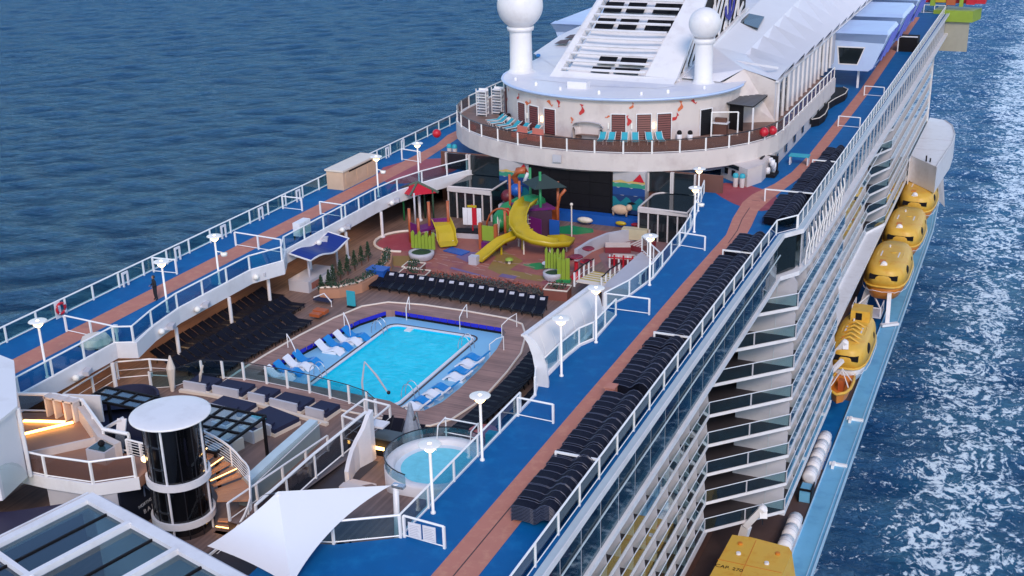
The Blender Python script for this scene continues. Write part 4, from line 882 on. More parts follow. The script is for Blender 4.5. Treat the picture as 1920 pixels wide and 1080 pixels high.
# fish motifs: flat coloured decals, each its own curved shape
deco = [mat('coral_motif', (0.60,0.14,0.05), 0.6), mat('red_motif', (0.50,0.03,0.03), 0.6)]
rr = random.Random(4)
for i,(deg,z,s_) in enumerate([(200,6.0,0.45),(207,5.0,0.55),(212,6.1,0.4),(227,5.9,0.55),(236,5.6,0.75),(241,4.9,0.4),(251,6.0,0.6),(256,6.1,0.55),(263,4.7,0.45),(268,5.7,0.8),(280,5.2,0.35),(289.5,4.9,0.75),(291,6.2,0.5),(311,5.0,0.75),(314,6.0,0.75),(321,6.3,0.5)]):
    x,y,a = on_drum(deg,0.03); pts = []
    n = 7; w = [0.10,0.34,0.42,0.34,0.18,0.08,0.42]; s_ *= 0.62; L = []; R_ = []
    ph = rr.uniform(0,6.28)
    for k in range(n):
        u = (k/(n-1)-0.5)*2*s_; off = 0.22*s_*math.sin(k*1.1+ph); L.append((u*math.cos(ph)-(off+w[k]*s_)*math.sin(ph), u*math.sin(ph)+(off+w[k]*s_)*math.cos(ph))); R_.append((u*math.cos(ph)-(off-w[k]*s_)*math.sin(ph), u*math.sin(ph)+(off-w[k]*s_)*math.cos(ph)))
    mb = MB(); mb.v = [(p[0],-0.01,p[1]) for p in L]+[(p[0],-0.01,p[1]) for p in R_]; mb.f = [(k,k+1,n+k+1,n+k) for k in range(n-1)]
    me = mb.mesh('fish_motif', deco[i%2]); o = link('fish_motif', me, drum); o.location = (x, y-99.3, z-Z16); o.rotation_euler = (0,0,a)
# small windows, alcove with sofa, lamps at the doors
x,y,a = on_drum(270+3,0.05)
t = thing('alcove_sofa', 'round-backed cream sofa against the middle of the drum house', 'sofa', (x-0.3,y-0.5,Z16), a)
part(t,'back_shell',MB().lathe([(1.35,0),(1.45,0.9),(1.30,1.15),(1.15,0.9),(1.15,0.0)],n=16,a0=0,a1=PI,sy=0.75),M['cream'],True,True); part(t,'seat',MB().lathe([(1.12,0),(1.12,0.42),(0,0.45)],n=16,a0=0,a1=PI,sy=0.7),M['teak16'],False,True)
part(t,'canopy',MB().lathe([(1.5,1.15),(1.2,1.5),(0.5,1.62),(0,1.64)],n=16,a0=0,a1=PI,sy=0.75),M['grey_white'],True,True)
for i,deg in enumerate((235.5,246,280.5,301,291)):
    x,y,a = on_drum(deg,0.08); part(drum,'wall_lamp',MB().obox((x,y,4.4),(0.12,0.14,0.5),a),M['bulb'] if i in (1,3) else M['lamp_w'])
for i,(x,y) in enumerate([(-9.2,104.6),(-6.4,103.0),(-3.4,101.6),(0.6,101.0),(4.4,101.6),(6.4,103.2),(9.0,105.9)]):
    single('roof_bollard_light', MB().lathe([(0.14,0),(0.14,0.22),(0.08,0.32),(0,0.33)],(x,y,ZR+0.12),10), M['lamp_w'] if i%2 else M['white'], 'small round light on the front edge of the drum roof, %s from the left'%ordn(i+1), 'roof light', 'round lights on the drum roof', True)
single('roof_hatch', MB().box(-3.1,-1.2,102.6,103.6,ZR+0.12,ZR+0.75), M['white_far'], 'low white box on the drum roof just in front of the funnel grille', 'hatch')
# teal loungers on the balcony: reclined along the left, upright chairs at the right
me_tl = sling_profile([(0.85,0.30),(0.3,0.30),(-0.15,0.32),(-0.75,0.80)], 0.52, 0.04).mesh('sling', M['teal_lounger']); me_tf = fr.mesh('frame', M['white'])
for i,(deg,out) in enumerate([(216,1.5),(221,1.5),(227,1.4),(233,1.4),(239,1.3),(246,1.2),(278.5,1.1),(282.5,1.1),(288,1.1),(292.5,1.1),(298.5,1.1),(303,1.1)]):
    x,y,a = on_drum(deg,out)
    t = thing('teal_lounger', 'teal sling lounger on the curved balcony in front of the doors, %s from the left'%ordn(i+1), 'sun lounger', (x,y,Z16), a-PI/2, 'teal loungers on the curved balcony')
    link('sling', me_tl, t); link('frame', me_tf, t)
for i,(deg,out) in enumerate([(244,2.6),(252,2.5)]):
    x,y,a = on_drum(deg,out); t = thing('salmon_daybed', 'salmon pink cushioned seat at the balcony rail, %s of two'%('left' if i==0 else 'right'), 'seat', (x,y,Z16), a, 'salmon seats on the curved balcony')
    part(t,'cushion',MB().box(-0.6,0.6,-0.4,0.5,0,0.45),mat('salmon_fabric',(0.60,0.20,0.15),0.8),False,True); part(t,'backrest',MB().box(-0.6,0.6,0.35,0.5,0.45,0.95),mat('salmon_fabric',(0.60,0.20,0.15),0.8),False,True)
for i,(x,y) in enumerate([(-10.2,103.3),(-9.3,103.0),(8.1,101.3),(9.0,101.6)]):
    t = thing('balcony_table', 'small round table with a dark planter on the balcony, %s from the left'%ordn(i+1), 'table', (x,y,Z16), 0, 'small tables on the curved balcony')
    part(t,'pot',MB().lathe([(0.22,0),(0.26,0.5),(0.2,0.55)],n=10),M['white'],True,True); part(t,'planting',MB().sphere((0,0,0.68),0.24,8,6),M['black'],True,True)
# stacked white frames at the left end of the balcony
for i,(x,y) in enumerate([(-13.0,105.0),(-11.9,106.2)]):
    t = thing('stacked_white_chairs', 'tall stack of white framed chairs at the left end of the balcony, %s of two'%('left' if i==0 else 'right'), 'chair stack', (x,y,Z16), 0, 'stacks of white chairs on the balcony')
    for k in range(9): part(t,'chair_frame',MB().box(-0.5,0.5,-0.3,0.4,0.15+0.28*k,0.22+0.28*k).box(-0.5,0.5,0.35,0.4,0.2+0.28*k,0.4+0.28*k),M['grey_white'] if k%2 else M['white'],False,True)
    part(t,'upright',MB().box(-0.55,-0.48,-0.3,-0.22,0,2.7).box(0.48,0.55,-0.3,-0.22,0,2.7),M['white'],False,True)
single('rust_side_door', MB().obox((-11.35,107.4,4.4),(0.12,1.3,2.5),0.15), louvre_m, 'dark red door at the far left end of the drum house', 'door')
# black gazebo to the right
t = thing('black_pergola', 'black flat-roofed pergola at the right of the drum house', 'pergola', (12.2,108,Z16))
rf = [(10.9,106.6),(13.6,105.9),(13.75,111.6),(11.0,112.4)]
part(t,'roof_frame',MB().prism(rf,5.45,5.55),M['black']); sl_ = MB()
for k in range(12): q=k/11; a=lerp(rf[0],rf[3],q); b_=lerp(rf[1],rf[2],q); part(t,'roof_slat',MB().beam((a[0],a[1],5.60),(b_[0],b_[1],5.60),0.30,0.05),M['grey_white'] if False else mat('grey_slat',(0.12,0.12,0.13),0.6))
for (x,y) in rf: part(t,'post',MB().box(x-0.07,x+0.07,y-0.07,y+0.07,Z16,5.45),M['black'] if x<13 else M['white'])
part(t,'back_screen',MB().panel((11.0,107.5),(11.1,112),Z16,5.4,0.05).panel((11.1,112),(13.7,111.5),Z16,5.4,0.05),M['black']); part(t,'front_screen',MB().panel((11.2,106.9),(12.6,106.4),Z16,5.4,0.05),M['black'])
t = thing('balcony_bar', 'small brown cabinet bar in front of the black pergola', 'bar', (10.9,104.6,Z16)); part(t,'counter',MB().box(-0.5,0.7,-0.4,0.4,0,1.05),M['brown_wall'],False,True); part(t,'top',MB().box(-0.6,0.8,-0.5,0.5,1.05,1.12),M['white'],False,True); part(t,'shelf_unit',MB().box(-0.45,0.6,-0.1,0.3,1.12,1.5),M['brown_wall'],False,True)
railing('tubular_gate', 'white tubular frame in front of the black pergola', [(10.4,103.6),(12.6,104.4)], Z16, 2.2, 2.3, None)

# ---------------------------------------------------------------- radomes
def radome(x, y, rc, rb, zb, lab):
    t = thing('radome', lab, 'radome', (x,y,ZR+0.1)); h = zb-rb*0.86-ZR-0.1
    part(t,'pedestal',MB().lathe([(rc*1.35,0),(rc*1.12,0.12),(rc*1.0,0.4),(rc*0.97,h*0.72),(rc*0.97,h-0.55)],n=28),M['white'],True,True)
    part(t,'collar',MB().lathe([(rc*0.97,h-0.55),(rc*1.16,h-0.42),(rc*1.2,h-0.12),(rc*1.0,h)],n=28),M['white'],True,True)
    part(t,'seal_ring',MB().lathe([(rc*1.14,h-0.02),(rc*1.14,h+0.05)],n=28),M['grey_white'],False,True)
    part(t,'dome',MB().lathe([(max(1e-3,rb*math.sin(a)),zb-ZR-0.1-rb*math.cos(a)) for a in [PI*(0.16+0.84*i/18) for i in range(19)]],n=36),M['white'],True,True)
radome(-10.45,108.9,1.12,2.25,13.35,'large white ball radome on the left of the funnel'); radome(8.1,108.8,0.85,1.48,12.3,'smaller white ball radome on the right of the funnel')

# ---------------------------------------------------------------- funnel
fun = thing('funnel', 'large white funnel casing with a slatted front grille and a dark blue emblem', 'funnel', (-1,107,ZR))
sl_ = 0.6
def fz(y): return 7.3+sl_*(y-107.5)
def fx(y): return -5.75+0.115*(y-108), 2.75+0.10*(y-108)
YE = 138
L0, L1 = fx(107.7), fx(YE)
# side cheeks framing the grille
def slab(p, th=0.9):
    mb = MB(); q = [V(a) for a in p]; nn = (q[1]-q[0]).cross(q[3]-q[0]).normalized()*th; mb.v=[tuple(a) for a in q]+[tuple(a-nn) for a in q]
    mb.f=[(0,1,2,3),(7,6,5,4),(0,4,5,1),(1,5,6,2),(2,6,7,3),(3,7,4,0)]; return mb
part(fun,'left_cheek',slab([(-6.6,106.8,6.95),(-5.75,107.6,7.42),(L1[0],YE,fz(YE)+0.1),(L1[0]-0.9,YE,fz(YE)-0.3)],0.8),M['white'])
part(fun,'right_cheek',slab([(2.85,107.6,7.42),(5.9,107.6,7.30),(5.5,YE,fz(YE)),(L1[1],YE,fz(YE)+0.1)],0.5),M['white'])
part(fun,'front_lip',MB().add([(-6.6,106.8,6.95),(5.9,106.6,6.9),(5.9,107.6,7.32),(-5.75,107.6,7.44)],[(0,1,2,3)]),M['white'])
part(fun,'skirt',MB().add([(-8.0,105.6,6.89),(-1,104.2,6.89),(4.9,104.9,6.89),(6.6,107.0,6.89),(5.9,106.6,6.96),(-6.6,106.8,7.0)],[(0,1,5),(1,2,4,5),(2,3,4)]),M['white_far'])
part(fun,'inner_back',MB().add([(-5.4,108.2,7.0),(2.6,108.2,7.0),(L1[1],YE,fz(YE)-0.75),(L1[0],YE,fz(YE)-0.75)],[(0,1,2,3)]),M['white'])
yy = 107.9; k = 0
while yy < YE-1:
    a, b_ = fx(yy); z = fz(yy)+0.12
    pts = [(a+(b_-a)*i/8, yy-0.35*math.sin(PI*i/8), z+0.05*math.sin(PI*i/8)) for i in range(9)]
    mb = MB(); 
    for p,q in zip(pts[:-1],pts[1:]): mb.beam(p,q,0.25,0.12,(0,-0.5,1))
    part(fun,'grille_bar',mb,M['white']); yy += 0.98+0.008*k; k += 1
for k,(y0,y1,x0,x1) in enumerate([(108.3,109.0,-2.9,-1.0),(108.3,109.0,-0.6,1.9),(109.3,110.3,-2.6,-0.8),(109.3,110.3,-0.4,2.2)] + [(113.8+2.2*j,115.2+2.2*j,xx,xx+1.9) for j in range(9) for xx in (-4.6,-2.2,0.6,2.5-0.3)]):
    z0, z1 = fz(y0)-0.42, fz(y1)-0.42
    if x1 > fx(y0)[1]+0.6: x1 = fx(y0)[1]+0.6
    if k >= 4: x0 += 0.1*(y0-113)/2; x1 += 0.1*(y0-113)/2
    part(fun,'vent_opening',MB().add([(x0,y0,z0),(x1,y0,z0),(x1,y1,z1),(x0,y1,z1)],[(0,1,2,3)]),M['black'])
part(fun,'exhaust_pipe',MB().tube([(-1.6,116,8),(-1.6,120,14)],0.5,12).tube([(0.8,118,9),(0.8,122,15)],0.4,12),M['grey_white'],True)
# lattice on the right flank, bars running with the slope, and the emblem
part(fun,'side_plate',MB().add([(5.45,109.0,6.9),(5.45,136,10.1),(5.3,138,24),(5.45,107.9,7.3)],[(0,1,2,3)]),M['black'])
for k in range(12):
    a = V((5.62,108.6+2.15*k,7.0+0.26*k)); b_ = a+V((-0.05,4.6,2.9+0.30*k)) if k < 11 else a+V((0,2,1))
    part(fun,'side_slat',MB().beam(a,b_,0.10,0.42,(0,-0.5,1)),M['white'])
part(fun,'side_sill',MB().beam((5.7,108.8,6.95),(5.7,136,10.0),0.35,0.28),M['white'])
for k in range(5): part(fun,'side_upright',MB().beam((5.6,112+5*k,7.4+0.6*k),(5.55,112+5*k,9.4+3.0*k),0.12,0.2,(1,0,0)),M['white'])
emb = mat('dark_blue_emblem',(0.02,0.02,0.26),0.5)
def emb_pt(u,v): a = V((5.85,127.2,12.4)); return a + V((0,1.0,0.1)).normalized()*u + V((0,0.0,1))*v
em = MB()
def ribbon(pts,w):
    for p,q in zip(pts[:-1],pts[1:]): em.beam(emb_pt(*p),emb_pt(*q),w,0.06,(1,-0.2,0))
ribbon([(0,-2.0),(0,2.6)],0.45); ribbon([(-1.8,-0.6),(-1.5,-1.6),(0,-2.3),(1.5,-1.6),(1.8,-0.6)],0.4); ribbon([(-1.0,1.4),(1.0,1.4)],0.3); ribbon([(-1.1,2.9),(-0.6,2.4),(0,3.4),(0.6,2.4),(1.1,2.9)],0.28)
part(fun,'emblem',em,emb)

# ---------------------------------------------------------------- sports hall with the folded white roof
hall = thing('sports_hall', 'long white hall with a folded tent-like roof aft of the funnel', 'building', (14.6,111,Z16))
EZ = 6.85
part(hall,'front_wall',MB().add([(9.9,109.0,Z16),(14.6,111.0,Z16),(14.6,111.0,EZ),(11.4,111.1,7.9),(9.9,109.1,6.9)],[(0,1,2,3,4)]),M['cream'])
part(hall,'side_wall',MB().box(14.4,14.55,111,143,Z16,EZ),M['grey_white'])
for i in range(13):
    y = 111.5+2.35*i; dark = i < 2 or i in (9,11)
    part(hall,'window_bay',MB().box(14.56,14.60,y+0.15,y+2.0,Z16+0.1,EZ-0.35),M['dark_glass'] if dark else M['grey_white']); part(hall,'pilaster',MB().box(14.56,14.75,y-0.12,y+0.12,Z16,EZ),M['white'])
part(hall,'eave',MB().strip([(14.6,110.8),(14.6,212)],0.3,EZ,EZ+0.14),M['white'])
n = 19; pitch = 5.2; mb = MB()
zt = lambda y: 7.6+0.075*(y-123.7); zr = lambda y: 7.0+0.085*(y-109)
for i in range(n):
    y0 = 108.6+pitch*i; y1 = y0+pitch; y0 = max(y0,111.0)
    T0 = (9.2,y0+9.6,zt(y0+9.6)+0.25); T1 = (9.2,y1+9.6,zt(y1+9.6)+0.25); V0 = (14.5,y0,6.98); V1 = (14.5,y1,6.98); Cm = (15.15,y0+1.9,7.95); U = (9.8,y0+8.6,zt(y0+8.6)-0.35)
    mb.add([T0,V0,Cm],[(0,1,2)]); mb.add([T0,Cm,U],[(0,1,2)]); mb.add([U,Cm,V1,T1],[(0,1,2,3)]); mb.add([T0,U,T1],[(0,1,2)])
    mb.add([T0,T1,(5.75,y1+9.6,zr(y1+9.6)+0.3),(5.75,y0+9.6,zr(y0+9.6)+0.3)],[(0,1,2,3)])
part(hall,'folded_roof',mb,M['canvas'])
part(hall,'front_roof_slope',MB().add([(14.65,111.0,6.98),(9.2,120.6,zt(120.6)+0.25),(11.4,111.0,7.9),(5.75,120.6,zr(120.6)+0.3),(5.75,109.5,7.05),(9.6,109.1,6.95)],[(0,1,2),(2,1,3),(2,3,4),(2,4,5)]),M['white_far'])
part(hall,'middle_roof',MB().add([(5.7,126,6.6),(5.7,212,14),(-6.0,212,13),(-6.0,130,7.3)],[(0,1,2,3)]),M['white_far'])
part(hall,'left_roof_slope',MB().add([(-6.0,124,7.3),(-6.0,212,13),(-15.4,212,6.9),(-15.4,138,6.9),(-15.1,131,6.9),(-13.4,119,6.88),(-8,112,6.9)],[(0,1,2,3,4,5,6)]),M['white_far'])
part(hall,'far_side_wall',MB().box(-15.4,-15.2,134,212,Z16,6.85),M['white'])
part(hall,'roof_step',MB().strip([(6.2,116.6),(10.2,114.8),(14.2,112.8)],0.12,7.75,7.95),M['white'])
single('roof_skylight', MB().add([(5.9,131.4,9.0),(8.4,129.6,8.7),(7.9,134.8,9.2),(6.0,135.4,9.4),(5.9,131.4,9.15),(8.4,129.6,8.85),(7.9,134.8,9.35),(6.0,135.4,9.55)],[(4,5,6,7),(0,1,5,4),(1,2,6,5),(2,3,7,6),(3,0,4,7)]), M['dark_glass'], 'dark slatted skylight in the white roof right of the funnel', 'skylight')
for i,(x0,y0) in enumerate([(-13.0,124.0),(-13.3,127.8)]):
    single('roof_grating', MB().add([(x0,y0,7.12),(x0+1.5,y0,7.2),(x0+0.9,y0+2.6,7.3),(x0-0.2,y0+2.4,7.15)],[(0,1,2,3)]), M['black'] if False else mat('dark_grating',(0.10,0.06,0.06),0.7), 'dark grating in the white roof left of the funnel, %s of two'%('nearer' if i==0 else 'farther'), 'grating', 'roof gratings left of the funnel')
for i,(x,y,z) in enumerate([(-12.0,117.0,6.95),(10.0,113.8,7.5)]):
    single('blue_roof_light', MB().lathe([(0.22,0),(0.26,0.16),(0.16,0.26),(0,0.28)],(x,y,z),12), mat('blue_lens',(0.02,0.22,0.62),0.3), 'small blue round light on the white roof %s of the funnel'%('left' if i==0 else 'right'), 'roof light', None, True)
# ---------------------------------------------------------------- pale blue glazed pods overhanging the right deck
def pod(y0, y1, lab, sgn=1, zo=0.0):
    t = thing('glazed_pod', lab, 'pod', (14.6*sgn,y0,2))
    z = lambda a: a+zo
    prof = [(14.0,z(2.5)),(14.5,z(2.2)),(18.4,z(2.2)),(18.9,z(2.6)),(20.4,z(6.4)),(20.1,z(6.75)),(12.8,z(6.75)),(13.0,z(5.6))]
    n = len(prof); mb = MB(); mb.v = [(x*sgn,y0,zz) for x,zz in prof]+[(x*sgn,y1,zz) for x,zz in prof]
    mb.f = [tuple(range(n)),tuple(range(2*n-1,n-1,-1))]+[(i,(i+1)%n,n+(i+1)%n,n+i) for i in range(n)]
    part(t,'shell',mb,M['lilac'])
    part(t,'visor',MB().add([(12.9*sgn,y0-0.02,z(5.75)),(19.95*sgn,y0-0.02,z(5.45)),(20.35*sgn,y0-1.0,z(6.62)),(12.6*sgn,y0-1.0,z(6.62)),(12.9*sgn,y0+0.3,z(6.80)),(20.2*sgn,y0+0.3,z(6.80))],[(0,1,2,3),(3,2,5,4)]),M['lilac'])
    wz = [(14.85,z(4.85)),(17.75,z(4.85)),(17.1,z(3.0)),(15.1,z(3.0))]
    part(t,'window_frame',MB().add([((16.3+(x-16.3)*1.12)*sgn,y0-0.03,(z(3.92)+(zz-z(3.92))*1.16)) for x,zz in wz],[(0,1,2,3)]),M['white'])
    part(t,'window',MB().add([(x*sgn,y0-0.05,zz) for x,zz in wz],[(0,1,2,3)]),M['dark_glass'])
    d = (y1-y0)
    for k in range(3):
        a = y0+0.6+k*d/3; b_ = a+d/3-0.7
        part(t,'side_window',MB().add([((19.2+0.03)*sgn,a,z(3.3)),((20.1+0.03)*sgn,a+1.0,z(5.9)),((20.1+0.03)*sgn,b_,z(5.9)),((19.2+0.03)*sgn,b_,z(3.3))],[(0,1,2,3)]),M['dark_glass'])
        part(t,'blue_edge',MB().beam((19.3*sgn,b_+0.2,z(3.0)),(20.4*sgn,b_+1.0,z(6.3)),0.2,0.2),mat('violet_edge',(0.10,0.13,0.48),0.4))
    part(t,'blue_edge',MB().beam((18.75*sgn,y0,z(2.4)),(18.75*sgn,y1,z(2.4)),0.12,0.12),mat('violet_edge',(0.10,0.13,0.48),0.4))
    part(t,'support_leg',MB().box(17.2*sgn-0.12,17.2*sgn+0.12,y0+1,y0+1.24,0,z(2.25)),M['white'])
pod(143.6,152.5,'nearest pale blue glazed pod overhanging the right running track'); pod(157.5,169.5,'farther pale blue glazed pod overhanging the right running track')
pod(174,188,'farthest pale blue pod on the right almost hidden by the roof'); pod(142,156,'pale blue pod overhanging the left side behind the funnel',-1)
# colourful structure and end wall at the stern
t = thing('stern_play_structure', 'red, orange and lime coloured structure at the far stern end of the right deck', 'play structure', (18,211,0))
part(t,'lime_base',MB().prism([(19.5,208.5),(25.6,208.5),(26.6,213),(20,214)],-1.2,0.6),M['lime']); part(t,'grey_sponson',MB().prism([(19.5,209),(25.2,209),(22,216),(19,216)],-6,-1.25),mat('sand_grey',(0.35,0.33,0.26),0.6))
part(t,'red_body',MB().prism([(10,210),(27.2,210),(27.2,214),(10,216)],1.6,6),M['red'])
for i,(x,w,h0,h1,m_) in enumerate([(13.2,1.0,1.6,4.6,'orange'),(16.0,0.9,1.2,4,'white'),(17.4,1.2,1.0,3.4,'blue'),(19.2,0.8,1.2,4,'lime'),(20.4,1.6,1.8,3.2,'yellow'),(22,1.4,1.4,2.8,'orange'),(23.6,0.6,1.2,5,'lime'),(25,1.3,1.6,2.6,'red')]):
    part(t,'coloured_block',MB().box(x-w/2,x+w/2,209.4-0.1*i,209.95,h0,h1),M[m_])
part(t,'lime_hoop',MB().tube([(22.2+1.6*math.cos(a),208.8,3.4+1.9*math.sin(a)) for a in [PI*i/10 for i in range(11)]],0.22,8),M['lime'],True)
railing('deck_railing','railing closing the far end of the right deck', [(16.3,209.2),(21.2,209.2)],0,1.3,1.6,None)
t = thing('deck_shelter', 'small black shelter with rounded white rim far along the right deck', 'shelter', (19.6,172,0)); part(t,'box',MB().box(18.6,21.0,171,174,0,1.9),M['black']); part(t,'rim',MB().tube([(18.5,171,0),(18.5,171,1.8),(18.9,171,2.05),(21,171,2.05)],0.09,6),M['white'])

# ================================================================ PLAY AREA
struct('play_area_floor', MB().sheet([(-13.2,85.2),(-11.4,87.4),(-8.4,88.2),(-6.4,87.2),(-4.6,88.6),(2.6,92.9),(4.6,92.6),(6.8,88),(6.2,82),(5.4,78.6),(2.6,77.4),(-3,77.4),(-6.2,78.2),(-8.6,78.4),(-10.4,80.6),(-12.9,82.6)], Z14+0.004), M['pink'])
struct('red_play_floor', MB().sheet(ell(2.3,2.4,84.2,18,-10.8,0,340), Z14+0.008), M['red_deck'])
struct('mustard_floor_patch', MB().sheet([(-10.2,80.6),(-8.8,78.6),(-6.6,78.6),(-6.9,80.2),(-8.2,81.4)], Z14+0.009).sheet([(-3.6,84.2),(-1.9,83.4),(-1.4,80.6),(0.6,79.4),(3.8,79.3),(3.9,80.4),(0.4,80.9),(0.6,83.2),(-2,85)], Z14+0.009), M['mustard'])
struct('violet_floor_patch', MB().sheet([(-5.2,83.6),(-3.4,83.9),(-2.6,82.6),(-3.6,81.4),(-5.0,82.2)], Z14+0.010).sheet([(0.2,79.9),(1.6,79.7),(1.6,79.1),(0.2,79.2)], Z14+0.012).sheet([(-4.2,79.9),(0,78.7),(0,78.45),(-4.2,79.5)], Z14+0.013), M['violet'])
struct('green_floor_patch', MB().sheet([(-0.6,91.9),(0.6,90.7),(2.2,90.9),(3.4,92.0),(3.0,92.9),(0.8,93.2)], Z14+0.009).sheet([(0.8,82.4),(2.4,81.6),(3.2,82.4),(2,83.3)], Z14+0.012), M['green'])
t = thing('play_area_kerb', 'pale rounded kerb curving round the children\'s play area', 'kerb', (-10,85,Z14)); part(t,'kerb',MB().tube([(x,y,Z14+0.06) for x,y in ell(2.7,2.8,84.3,22,-10.7,20,290)],0.12,6),M['curb'])
single('blue_mat', MB().obox((-5.5,83.4,Z14+0.05),(2.0,1.1,0.08),-0.25), M['blue'], 'flat blue mat lying at the foot of the small yellow slide', 'mat')
# small castle tower with slide (left)
t = thing('left_play_tower', 'small purple and orange play tower with a short yellow slide at the left', 'play tower', (-8.7,85.0,Z14))
for (x,y,h) in ((-10.3,84.3,3.0),(-9.2,83.8,2.4),(-9.0,85.4,3.4),(-7.6,86.2,3.4)): part(t,'post',MB().tube([(x,y,Z14),(x,y,Z14+h)],0.13,8),M['orange'],True)
part(t,'platform',MB().prism([(-10.3,84.3),(-9.2,83.8),(-7.9,86.0),(-9.2,86.4)],-2.1,-1.9),M['purple']); part(t,'side_panel',MB().panel((-10.3,84.3),(-9.2,83.8),-3.0,-1.4,0.08).panel((-9.0,85.4),(-7.6,86.2),-1.9,-1.3,0.08),M['purple'])
def chute(pts, w, side=0.28, th=0.06):
    """open slide: floor strip with raised sides along a 3-D centre line"""
    mb = MB(); P = [V(p) for p in pts]; rings = []
    for i,p in enumerate(P):
        d = (P[min(len(P)-1,i+1)]-P[max(0,i-1)]); d.z = 0; d.normalize(); r = V((d.y,-d.x,0))*w/2
        rings.append([p-r+V((0,0,side)), p-r*0.86, p+r*0.86, p+r+V((0,0,side)), p+r*1.12+V((0,0,side)), p+r*0.9-V((0,0,th)), p-r*0.9-V((0,0,th)), p-r*1.12+V((0,0,side))])
    mb.v = [tuple(q) for rg in rings for q in rg]; n = 8
    for i in range(len(P)-1):
        for k in range(n): mb.f.append((i*n+k,(i+1)*n+k,(i+1)*n+(k+1)%n,i*n+(k+1)%n))
    mb.f += [tuple(range(n)), tuple((len(P)-1)*n+k for k in reversed(range(n)))]
    return mb
part(t,'slide',chute([(-8.2,86.0,-1.6),(-7.7,85.4,-1.75),(-7.2,84.9,-2.2),(-6.9,84.4,-2.75),(-6.5,83.9,-2.95)],1.5),M['yellow'])
def castle(x,y,w,h,a,lab,m1='lime'):
    t = thing('toy_castle', lab, 'castle front', (x,y,Z14), a, 'lime green castle fronts with pointed battlements')
    n = 7
    for k in range(n): x0 = -w/2+w*k/n; hh = h*(1 if k%2==0 else 0.86); part(t,'pale',MB().add([(x0+0.02,-0.08,0.7),(x0+w/n-0.02,-0.08,0.7),(x0+w/n-0.02,-0.08,hh-0.2),(x0+w/n/2,-0.08,hh),(x0+0.02,-0.08,hh-0.2),(x0+0.02,0.08,0.7),(x0+w/n-0.02,0.08,0.7),(x0+w/n-0.02,0.08,hh-0.2),(x0+w/n/2,0.08,hh),(x0+0.02,0.08,hh-0.2)],[(0,1,2,3,4),(9,8,7,6,5),(0,5,6,1),(1,6,7,2),(2,7,8,3),(3,8,9,4),(4,9,5,0)]),M[m1],False,True)
    part(t,'bowl',MB().lathe([(w*0.42,0.05),(w*0.50,0.35),(w*0.5,0.62),(w*0.40,0.62),(w*0.34,0.40),(0.0,0.36)],(0,-0.5,0),18),M['grey_white'],True,True); part(t,'bowl_water',MB().lathe([(w*0.40,0.55),(0.0,0.56)],(0,-0.5,0),18),M['plant'],True,True)
castle(-7.5,81.4,2.1,2.2,0.1,'lime green castle front with pointed top left of the slides'); castle(4.4,80.6,1.6,2.4,0.1,'lime green castle front with pointed top right of the slides'); 
t = thing('castle_turret','narrow lime green castle tower standing beside the right castle front','castle tower',(5.4,79.9,Z14),0.2)
for k in range(3): part(t,'pale',MB().box(-0.5+0.33*k,-0.2+0.33*k,-0.07,0.07,0,1.9-0.12*(k%2)),M['lime'],False,True)
part(t,'base',MB().box(-0.55,0.55,-0.3,0.3,0,0.2),M['green'],False,True)
# centre: big tower, tube slide, spiral slide, long slide
t = thing('spiral_slide_tower', 'tall green and orange slide tower with a big curling yellow slide', 'play tower', (-1,88,Z14))
for (x,y,h,c) in ((-3.6,90.2,5.0,'orange'),(-2.0,88.6,5.0,'orange'),(-0.6,89.8,5.6,'green'),(0.6,90.8,4.6,'orange'),(-2.2,91.4,5.4,'green'),(-2.4,86.4,3.0,'orange')): part(t,'post',MB().tube([(x,y,Z14),(x,y,Z14+h)],0.12,8),M[c],True)
part(t,'platform',MB().prism([(-3.6,90.2),(-2.0,88.6),(0.6,90.2),(-1.2,91.8)],-0.9,-0.7),M['purple'])
part(t,'wrap_panel',MB().panel((-3.4,90),(-2.0,88.7),Z14,-0.8,0.1).panel((-2,88.7),(0.4,89.9),Z14,-0.9,0.1),mat('dark_plum',(0.05,0.015,0.04),0.6))
part(t,'roof',MB().add([(-2.6,90.6,1.1),(-0.7,88.8,1.1),(1.6,90.4,1.1),(-0.4,92,1.1),(-0.5,90.4,2.1)],[(0,1,4),(1,2,4),(2,3,4),(3,0,4)]),mat('teal_grey_roof',(0.018,0.035,0.032),0.6))
tub = [(-1.2+0*i,0,0) for i in range(1)]
pts = [(-1.0,90.6,-0.6),(-2.0,91.3,-0.7),(-3.1,91.2,-1.0),(-4.0,90.3,-1.4),(-4.2,89.2,-1.9),(-3.8,88.4,-2.4)]
part(t,'green_tube_slide',MB().tube(pts,0.62,12),M['green'],True)
cs = [(-1.1,88.8,0.0),(-1.3,87.6,-0.15),(-1.2,86.4,-0.7),(-0.8,85.4,-1.2),(0.0,84.7,-1.6),(1.1,84.4,-1.85),(2.3,84.7,-2.1),(3.1,85.6,-2.3),(3.0,86.6,-2.5),(2.1,87.2,-2.65),(1.0,87.0,-2.8)]
part(t,'curling_slide',chute(cs,1.35,0.42),M['yellow'],True)
for p in cs[2:9:2]: part(t,'slide_leg',MB().tube([(p[0],p[1],Z14),(p[0],p[1],p[2]-0.1)],0.07,6),M['curb'])
part(t,'arched_pole',MB().tube([(0.9,90.0,Z14),(0.9,90.0,-0.6),(1.1,90.0,0.4),(1.6,90.0,1.0)],0.13,8),M['orange'],True)
t = thing('long_slide', 'long low yellow slide running down to the left in front of the tower', 'slide', (-1,83.5,Z14))
ls = [(0.0,86.3,-1.6),(-0.6,85.8,-1.65),(-1.2,85.0,-2.0),(-1.7,84.0,-2.1),(-2.1,83.1,-2.45),(-2.4,82.2,-2.8),(-2.6,81.4,-2.95)]
part(t,'chute',chute(ls,1.0,0.30),M['yellow'],True)
